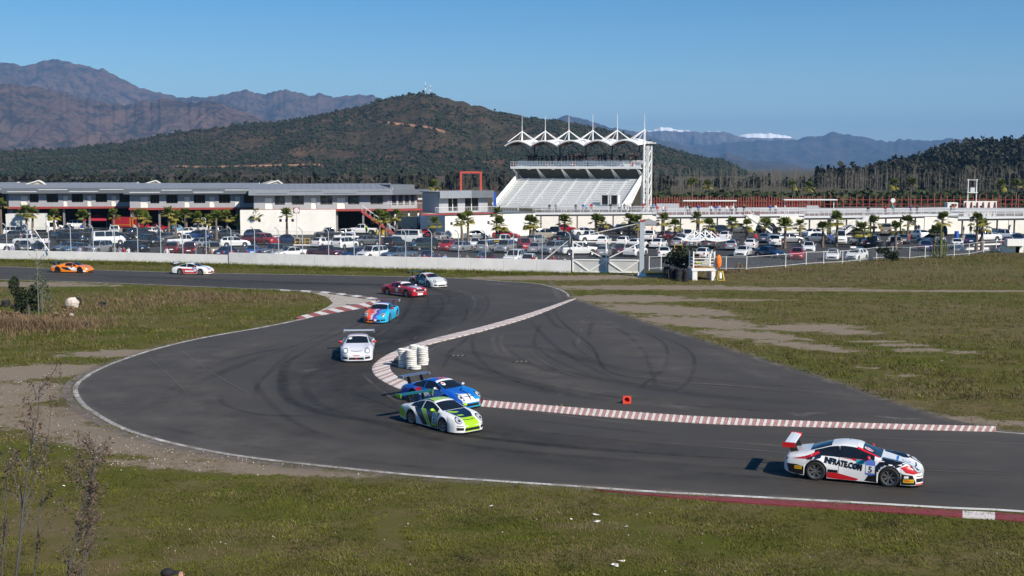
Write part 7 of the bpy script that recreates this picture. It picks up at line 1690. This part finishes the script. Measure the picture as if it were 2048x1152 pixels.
def field(y0, y1, xw, dens_seed, thr, dirt=True, pwr=1.0):
    def f(r, n):
        y = y0 * (y1 / y0) ** (r.random(n * 3) ** pwr); x = r.uniform(-.58, .62, n * 3) * y * xw; ok = ~inside(OUT2, x, y) & ~inside([G(*p).xy for p in PARK], x, y) & ~inside([G(*p).xy for p in APRON], x, y)
        d = fbm(x * .5, y * .5, dens_seed, 3); ok &= d > thr
        if dirt:
            ix = np.clip(np.searchsorted(xs, x), 0, nx - 1); iy = np.clip(np.searchsorted(ys, y), 0, ny - 1); ok &= D[iy, ix] + (d - .5) < .45
        x, y, d = x[ok][:n], y[ok][:n], d[ok][:n]; return np.stack([x, y, bank(y), .6 + .8 * d], 1)
    return f
tufts('grass', M_grassblade, 66000, field(24, 62, 1.0, 3, .34), .060, .07, 5, 1, 'short green grass on the near verge')
tufts('dry_grass', M_straw, 19000, field(24, 62, 1.0, 9, .50, False), .060, .09, 5, 2, 'straw coloured grass on the near verge')
tufts('grass', M_grassblade, 26000, field(60, 165, 1.0, 13, .42), .16, .14, 4, 3, 'green grass of the wide field and infield')
tufts('dry_grass', M_straw, 17000, field(60, 165, 1.0, 19, .50), .17, .18, 4, 4, 'straw coloured grass of the wide field and infield')
def weedpatch(spots):
    def f(r, n):
        out = []
        for px, py, rx, ry in spots:
            c = G(px, py); m_ = n // len(spots); out.append(np.stack([c.x + r.normal(0, rx, m_), c.y + r.normal(0, ry, m_), np.zeros(m_), r.uniform(.6, 1.4, m_)], 1))
        o = np.concatenate(out); return o[~inside(OUT2, o[:, 0], o[:, 1]) & ~inside([G(*p).xy for p in PARK], o[:, 0], o[:, 1]) & ~inside([G(*p).xy for p in APRON], o[:, 0], o[:, 1])]
    return f
tufts('dry_weeds', M_weed, 3800, weedpatch([(40, 650, 3, 2), (110, 645, 3, 2), (200, 615, 4, 2), (300, 600, 5, 2), (390, 592, 2.5, 1.2), (530, 597, 4, 1.4), (0, 665, 3, 2), (1460, 545, 3, 1), (1600, 540, 6, 1.5), (1750, 528, 6, 2), (1900, 520, 7, 2), (2010, 512, 5, 2), (1830, 560, 8, 3)]), .34, .16, 6, 6, 'dry brown weeds in clumps')
tufts('tall_weeds', M_weed, 1500, weedpatch([(25, 652, 2.2, 1.0), (80, 655, 2.0, .8), (0, 655, 2, 1.3)]), .6, .2, 6, 16, 'tall brown weeds around the dark green bush')
tufts('verge_grass', M_grassblade, 5000, weedpatch([(x, np.interp(x, [p[0] for p in BARL + BARR], [p[1] for p in BARL + BARR]) + 4, 4, .5) for x in range(0, 1150, 60)]), .32, .16, 5, 7, 'longer grass along the foot of the barrier wall')
# stones on the worn earth
r = np.random.default_rng(8); P = []
for px, py, rx, ry, n in ((100, 850, 5, 3, 260), (300, 895, 6, 1.2, 260), (480, 925, 6, .8, 160), (30, 780, 4, 3, 160), (1100, 1080, 9, 2, 60), (1500, 650, 12, 6, 200), (350, 672, 4, 1, 30)):
    c = G(px, py); P.append(np.stack([c.x + r.normal(0, rx, n), c.y + r.normal(0, ry, n)], 1))
P = np.concatenate(P); P = P[~inside(OUT2, P[:, 0], P[:, 1])]; n = len(P); sz = r.uniform(.015, .05, n); vv = icos[None] * sz[:, None, None] * r.uniform(.6, 1.3, (n, 7, 3)) + np.stack([P[:, 0], P[:, 1], bank(P[:, 1]) + sz * .3], 1)[:, None]
o = link('gravel', npmesh('gravel', vv.reshape(-1, 3), (icof[None] + 7 * np.arange(n)[:, None, None]).reshape(-1, 3)), mat=pm('gravel_stone', (.42, .38, .33), .9, var=.4, scale=9)); tag(o, 'small pale stones on the worn earth', kind='stuff')
# ============================================================ PEOPLE
def body_mesh(name, J):
    """J: dict of joints -> grown with a skin modifier rooted at the pelvis; facing -y"""
    vs, es, rad, idx = [], [], [], {}
    def v(k, p, r): idx[k] = len(vs); vs.append(p); rad.append(r)
    for k, p, r in J['v']: v(k, p, r)
    for a, b in J['e']: es.append((idx[a], idx[b]))
    for s in ('l', 'r'):   # five fingers on each hand
        w = Vector(vs[idx['wrist_' + s]]); h = Vector(vs[idx['hand_' + s]]); d = (h - w).normalized(); side = d.cross(Vector((0, 0, 1)) if abs(d.z) < .9 else Vector((0, 1, 0))).normalized()
        for i, (o, L) in enumerate(((-.030, .068), (-.010, .078), (.010, .072), (.028, .055))):
            a = h + side * o + d * .03; b = a + d * L * .55; c = b + d * L * .4 + Vector((0, -.018, 0)); v('f%s%d' % (s, i), tuple(a), .010); v('g%s%d' % (s, i), tuple(b), .009); v('t%s%d' % (s, i), tuple(c), .008)
            es += [(idx['hand_' + s], idx['f%s%d' % (s, i)]), (idx['f%s%d' % (s, i)], idx['g%s%d' % (s, i)]), (idx['g%s%d' % (s, i)], idx['t%s%d' % (s, i)])]
        a = h - side * .045 - d * .01; b = a - side * .018 + d * .04; v('th' + s, tuple(a), .011); v('tt' + s, tuple(b), .009); es += [(idx['hand_' + s], idx['th' + s]), (idx['th' + s], idx['tt' + s])]
    me = bpy.data.meshes.new(name); me.from_pydata(vs, es, []); ob = bpy.data.objects.new(name, me); col.objects.link(ob)
    md = ob.modifiers.new('skin', 'SKIN'); md.use_smooth_shade = True
    for i, sv in enumerate(me.skin_vertices[0].data): sv.radius = (rad[i], rad[i] * .85 if rad[i] > .05 else rad[i]); sv.use_root = (i == 0)
    ss = ob.modifiers.new('sub', 'SUBSURF'); ss.levels = 1
    bpy.context.view_layer.update(); out = bpy.data.meshes.new_from_object(ob.evaluated_get(bpy.context.evaluated_depsgraph_get())); bpy.data.objects.remove(ob); out.name = name
    H = Vector(vs[idx['head']]); hip = Vector(vs[idx['pelvis']]); neck = Vector(vs[idx['neck']]); hands = [Vector(vs[idx['hand_l']]), Vector(vs[idx['hand_r']])]; legs = [Vector(vs[idx[k]]) for k in ('knee_l', 'knee_r', 'ankle_l', 'ankle_r', 'toe_l', 'toe_r', 'hip_l', 'hip_r')]; feet = [Vector(vs[idx[k]]) for k in ('ankle_l', 'ankle_r', 'toe_l', 'toe_r')]
    mi = []
    for p in out.polygons:
        c = p.center
        if min((c - h).length for h in hands) < .11: m_ = 0
        elif (c - H).length < .17 and c.z > neck.z + .03: m_ = 1 if (c.z > H.z + .045 or c.y > H.y + .035) else 0
        elif c.z > neck.z: m_ = 0
        elif min((c - h).length for h in feet) < .10: m_ = 4
        elif c.z < hip.z + .03 and (min((c - h).length for h in legs) < .30): m_ = 3
        else: m_ = 2
        mi.append(m_)
    out.polygons.foreach_set('material_index', mi)
    for k_ in range(5): out.materials.append(None)
    return out
BASE_E = [('pelvis', 'spine'), ('spine', 'chest'), ('chest', 'neck'), ('neck', 'head'), ('head', 'crown'), ('head', 'nose'), ('chest', 'sh_l'), ('sh_l', 'el_l'), ('el_l', 'wrist_l'), ('wrist_l', 'hand_l'), ('chest', 'sh_r'), ('sh_r', 'el_r'), ('el_r', 'wrist_r'), ('wrist_r', 'hand_r'), ('pelvis', 'hip_l'), ('hip_l', 'knee_l'), ('knee_l', 'ankle_l'), ('ankle_l', 'toe_l'), ('pelvis', 'hip_r'), ('hip_r', 'knee_r'), ('knee_r', 'ankle_r'), ('ankle_r', 'toe_r')]
def pose(armL, armR, legs='stand', lean=0.0):
    z0 = 0 if legs != 'sit' else -.50; f = lambda x, y, z: (x, y - lean * max(0, z - .9), z)
    V_ = [('pelvis', (0, 0, .95 + z0), .15), ('spine', (0, -lean * .2, 1.16 + z0), .145), ('chest', (0, -lean * .4, 1.36 + z0), .165), ('neck', (0, -lean * .55, 1.51 + z0), .062), ('head', (0, -.015 - lean * .65, 1.63 + z0), .098), ('crown', (0, -.005 - lean * .65, 1.70 + z0), .075), ('nose', (0, -.105 - lean * .65, 1.615 + z0), .020)]
    for s, k, A in ((-1, 'l', armL), (1, 'r', armR)):
        V_ += [('sh_' + k, (s * .19, -lean * .4, 1.43 + z0), .070), ('el_' + k, (s * A[0][0], A[0][1], A[0][2] + z0), .048), ('wrist_' + k, (s * A[1][0], A[1][1], A[1][2] + z0), .034), ('hand_' + k, (s * A[2][0], A[2][1], A[2][2] + z0), .034)]
        if legs == 'sit': V_ += [('hip_' + k, (s * .10, -.04, .43), .095), ('knee_' + k, (s * .16, -.45, .47), .068), ('ankle_' + k, (s * .15, -.42, .09), .046), ('toe_' + k, (s * .17, -.56, .045), .040)]
        else:
            st = .16 * s if legs == 'walk' else 0
            V_ += [('hip_' + k, (s * .10, 0, .88), .098), ('knee_' + k, (s * .11, -.02 + st * .6, .49), .068), ('ankle_' + k, (s * .12, .02 + st, .09), .046), ('toe_' + k, (s * .14, -.13 + st, .042), .040)]
    return dict(v=V_, e=BASE_E)
DOWN = ((.25, .03, 1.15), (.26, -.03, .92), (.26, -.05, .85)); FOLD = ((.27, -.05, 1.16), (.05, -.20, 1.19), (-.03, -.21, 1.20)); EYE = ((.26, -.16, 1.30), (.10, -.24, 1.55), (.06, -.23, 1.60)); RAIL = ((.25, -.14, 1.18), (.20, -.34, 1.06), (.19, -.41, 1.05)); HIPH = ((.36, .08, 1.18), (.22, -.02, 1.02), (.17, -.06, 1.00))
BODY = {'stand': body_mesh('body', pose(DOWN, DOWN)), 'fold': body_mesh('body', pose(FOLD, FOLD)), 'photo': body_mesh('body', pose(EYE, EYE)), 'lean': body_mesh('body', pose(RAIL, RAIL, 'stand', .25)), 'walk': body_mesh('body', pose(DOWN, RAIL, 'walk')), 'hip': body_mesh('body', pose(HIPH, DOWN)), 'sit': body_mesh('body', pose(RAIL, RAIL, 'sit', .1))}
CL = {'white': (.72, .72, .72), 'black': (.012, .012, .014), 'blue': (.02, .10, .42), 'light blue': (.28, .42, .66), 'red': (.50, .03, .03), 'grey': (.22, .22, .23), 'purple': (.12, .06, .22), 'dark': (.03, .03, .035), 'brown': (.12, .08, .06), 'lilac': (.42, .38, .50), 'teal': (.05, .25, .28), 'pink': (.55, .28, .27), 'yellow-green': (.50, .75, .03), 'orange': (.80, .16, .02), 'jeans': (.05, .075, .13)}
def cloth(c): return pm('cloth_' + c.replace(' ', '_'), CL[c], .85, var=.18, scale=9)
SKIN = [pm('skin_%d' % i, c, .55, var=.06, scale=12) for i, c in enumerate(((.46, .27, .19), (.36, .20, .135), (.52, .32, .235)))]; HAIR = [pm('hair_%d' % i, c, .6, var=.3, scale=30) for i, c in enumerate(((.012, .010, .009), (.035, .02, .012), (.10, .085, .07)))]
used_lab = {}
def person(loc, rz, ps, top, bottom, lab, grp, hat=None, h=1.0, parent=None):
    o = empty('person', loc, rz, lab, 'person', grp); sk = random.choice(SKIN)
    b = link('body', BODY[ps], o, mat=[sk, random.choice(HAIR), cloth(top), cloth(bottom), M_black]); b.scale = (h, h, h)
    if hat:
        z = 1.68 * h if ps != 'sit' else 1.18 * h; m = MB(); m.ball((0, -.01, z), (.105, .115, .075), 10, 6); m.prism([(-.08, -.08), (.08, -.08), (.06, -.20), (-.06, -.20)], z - .02, z - .005); m.build('cap', cloth(hat), o, smooth=True)
    return o
rp = random.Random(11)
# behind the barrier wall
WALLP = [(17, 'lilac', 'stand'), (83, 'white', 'lean'), (153, 'lilac', 'stand'), (165, 'dark', 'fold'), (222, 'grey', 'lean'), (233, 'lilac', 'photo'), (242, 'red', 'lean'), (252, 'white', 'stand'), (328, 'white', 'hip'), (386, 'grey', 'stand'), (405, 'black', 'fold'), (413, 'brown', 'lean'), (460, 'red', 'stand'), (472, 'dark', 'lean'), (540, 'light blue', 'stand'), (548, 'white', 'fold'), (738, 'dark', 'lean'), (797, 'brown', 'stand'), (808, 'grey', 'lean'), (823, 'dark', 'photo'), (838, 'grey', 'stand'), (847, 'red', 'fold'), (877, 'purple', 'stand'), (888, 'light blue', 'lean'), (919, 'dark', 'stand'), (934, 'grey', 'photo'), (957, 'red', 'lean'), (963, 'blue', 'hip'), (969, 'dark', 'stand'), (1067, 'red', 'stand'), (1097, 'black', 'fold'), (1108, 'red', 'lean'), (1118, 'light blue', 'stand'), (1128, 'white', 'photo'), (1137, 'brown', 'stand')]
for x, c, ps in WALLP:
    by = np.interp(x, [p[0] for p in BARL + BARR], [p[1] for p in BARL + BARR]); p = G(x, by) + Vector((0, rp.uniform(1.0, 1.7), .012)); j = rp.choice(['jeans', 'dark', 'grey'])
    near = min([q for q in WALLP if q[0] != x], key=lambda q: abs(q[0] - x))
    person(p, rp.uniform(-.5, .5), ps, c, j, 'spectator in %s %s behind the barrier wall near one in %s' % (c, {'stand': 'standing', 'lean': 'leaning forward', 'fold': 'with folded arms', 'photo': 'hands at face', 'hip': 'hand on hip'}[ps], near[1]), 'spectators behind the barrier wall', h=rp.uniform(.96, 1.05))
# on the walkways
WK = [((1070, 221, 1312, 224), [(1099, 'dark', 'stand'), (1112, 'grey', 'walk'), (1152, 'brown', 'stand'), (1167, 'blue', 'lean'), (1173, 'light blue', 'stand'), (1183, 'red', 'stand'), (1222, 'dark', 'hip'), (1239, 'white', 'lean'), (1250, 'grey', 'stand'), (1256, 'white', 'fold'), (1261, 'white', 'stand'), (1265, 'dark', 'stand'), (1288, 'red', 'stand'), (1303, 'white', 'stand'), (1308, 'light blue', 'hip')], 'on the grandstand walkway'),
      ((1313, 210, 1494, 213), [(1316, 'red', 'stand'), (1328, 'white', 'stand'), (1333, 'pink', 'hip'), (1375, 'white', 'stand'), (1381, 'dark', 'lean'), (1398, 'blue', 'stand'), (1424, 'white', 'lean'), (1433, 'blue', 'stand'), (1441, 'lilac', 'stand'), (1455, 'white', 'stand'), (1462, 'pink', 'hip'), (1467, 'white', 'lean'), (1474, 'dark', 'fold'), (1490, 'black', 'stand')], 'on the stair walkway'),
      ((1520, 213, 1608, 216), [(1543, 'blue', 'lean'), (1553, 'white', 'stand')], 'on the short walkway'),
      ((1736, 208, 1916, 217), [(1738, 'dark', 'stand'), (1773, 'red', 'stand'), (1790, 'teal', 'hip'), (1825, 'purple', 'lean'), (1838, 'dark', 'stand'), (1905, 'dark', 'fold'), (1912, 'red', 'lean')], 'on the long walkway')]
for seg, lst, nm in WK:
    a, b, rz, L = lframe(*seg, 432)
    for i, (x, c, ps) in enumerate(lst):
        u = min(max(.3, u_of(x, a, b)), L - .3); q = a + (b - a).normalized() * u + Vector((0, rp.uniform(.5, 1.3), 3.3))
        nb_ = lst[i + 1][1] if i + 1 < len(lst) else lst[i - 1][1]
        person(q, rp.uniform(-.6, .6), ps, c, rp.choice(['jeans', 'dark', 'grey', 'jeans']), 'spectator in %s %s %s, next to one in %s' % (c, {'stand': 'standing', 'lean': 'leaning', 'fold': 'with folded arms', 'walk': 'walking', 'hip': 'hand on hip'}[ps], nm, nb_), 'spectators on the walkways', h=rp.uniform(.96, 1.05))
# in the yard
for x, y, c, bt, ps, lab in [(733, 470, 'yellow-green', 'dark', 'stand', 'person in a yellow-green vest beside the white pickup by the red stair'), (1213, 467, 'dark', 'dark', 'stand', 'dark clothed person under the grandstand walkway beside another'), (1219, 467, 'black', 'dark', 'hip', 'black clothed person with hand on hip under the grandstand walkway'), (1236, 468, 'dark', 'dark', 'fold', 'dark clothed person with folded arms under the grandstand walkway'), (1304, 472, 'orange', 'dark', 'stand', 'person in orange standing behind the grey gazebo'), (1430, 484, 'red', 'jeans', 'walk', 'person in red walking between parked cars behind the marshal stand'), (1511, 488, 'red', 'dark', 'stand', 'person in red behind a white hatchback'), (1650, 490, 'black', 'dark', 'stand', 'person in black in front of the white van'), (1661, 490, 'blue', 'jeans', 'hip', 'person in blue in front of the white van'), (1819, 480, 'dark', 'red', 'stand', 'person in a dark top and red trousers below the long walkway'), (1832, 468, 'dark', 'dark', 'stand', 'dark clothed person against the white wall below the long walkway'), (1837, 468, 'lilac', 'jeans', 'stand', 'person in a pale top against the white wall below the long walkway'), (1927, 470, 'dark', 'dark', 'fold', 'dark clothed person beside the blue barrel'), (1941, 470, 'brown', 'dark', 'stand', 'brown clothed person near the blue barrel'), (2018, 468, 'black', 'dark', 'photo', 'black clothed person with raised arms behind the silver pickup'), (163, 468, 'blue', 'dark', 'stand', 'person in blue near the crimson gazebo'), (318, 474, 'white', 'jeans', 'stand', 'person in white beside the red car near the palms'), (114, 468, 'red', 'dark', 'stand', 'person in red near the pit garages by the palms'), (343, 472, 'red', 'grey', 'hip', 'person in red beside the light blue car'), (270, 468, 'white', 'jeans', 'stand', 'person in white beside the fire truck')]:
    person(G(x, y, .012), rp.uniform(-1.2, 1.2), ps, c, bt, lab, 'people in the yard')
# on the upper deck of the grandstand
gm = Matrix.Translation(GO) @ Matrix.Rotation(-PHI, 4, 'Z')
UP = [(2.0, 2), (2.5, 2), (3.2, 2), (4.6, 1), (5.4, 1), (6.0, 2), (6.6, 1), (7.8, 1), (8.7, 2), (9.1, 1), (9.8, 2), (10.9, 3), (11.3, 2), (11.8, 3), (12.9, 2), (13.4, 2), (13.9, 3), (17.6, 2), (18.0, 3), (18.3, 2), (18.8, 3), (19.2, 2), (20.1, 3), (22.2, 2), (22.8, 3), (24.3, 2), (24.7, 1), (25.2, 3), (25.6, 2), (25.9, 3), (2.2, 3), (3.4, 3), (5.0, 2), (7.2, 2), (10.4, 2), (12.2, 2), (13.7, 2), (18.5, 3), (24.9, 2), (22.5, 2)]
upc = ['black', 'dark', 'black', 'dark', 'brown', 'jeans']
for u, row in UP:
    c = rp.choice(upc); ps = rp.choice(['stand', 'fold', 'photo', 'hip']); p = gm @ Vector((u, UV + 1.35 + row * .8, UZ + .45 + row * .36))
    person(p, -PHI + rp.uniform(-.5, .5), ps, c, 'dark', 'spectator in %s standing in the shade of the grandstand roof %s' % ({'jeans': 'dark blue', 'dark': 'charcoal'}.get(c, c), {'stand': 'arms down', 'fold': 'arms folded', 'photo': 'hands at the face', 'hip': 'hand on hip'}[ps]), 'spectators on the upper deck', h=rp.uniform(.96, 1.06))
for i, (u, c) in enumerate([(-.2, 'red'), (3.6, 'light blue'), (7.0, 'pink'), (9.9, 'white'), (12.6, 'white'), (13.1, 'pink'), (16.0, 'grey'), (21.3, 'white'), (23.6, 'light blue'), (25.6, 'red')]):
    person(gm @ Vector((u, UV + .95, UZ + .2)), -PHI, 'sit', c, 'jeans', 'seated spectator in %s behind the upper deck rail%s' % (c, ' at its end by the lattice tower' if i == 9 else ' at its far corner' if i == 0 else ''), 'spectators seated on the upper deck')
person(gm @ Vector((.5, TV - 1.0, TZ - .4)), -PHI, 'stand', 'brown', 'dark', 'person in brown at the top corner of the lower bench rows', None)
# marshal on the stand
MS = bpy.data.objects['marshal_stand'].location
ms_p = MS + Vector((.86, .95, 1.32)); person(ms_p + Vector((0, 0, 0)), R(-35), 'sit', 'brown', 'yellow-green', 'marshal in bright yellow-green trousers and yellow cap sitting on the stand', None, hat='orange')
so = empty('stool', ms_p + Vector((.03, .04, 0)), R(-35), 'small dark stool under the marshal on the stand', 'stool'); m = MB(); m.box((0, 0, .31), (.34, .30, .04)); m.build('seat', M_steel, so)
for sx in (-1, 1):
    for sy in (-1, 1): m = MB(); m.box((sx * .14, sy * .12, .15), (.03, .03, .29)); m.build('leg', M_steel, so)
# photographer at the foot of the bank
best = None
for Y in np.arange(14, 30, .05):
    t_ = at(333, 1136, Y); e = abs(t_.z - 1.76 - bz(Y))
    if best is None or e < best[0]: best = (e, Y, t_)
ph = person(Vector((best[2].x, best[1], best[2].z - 1.76)), R(105), 'photo', 'orange', 'dark', 'person in orange with black hair and a dark cap at the foot of the bank', None, hat='black')
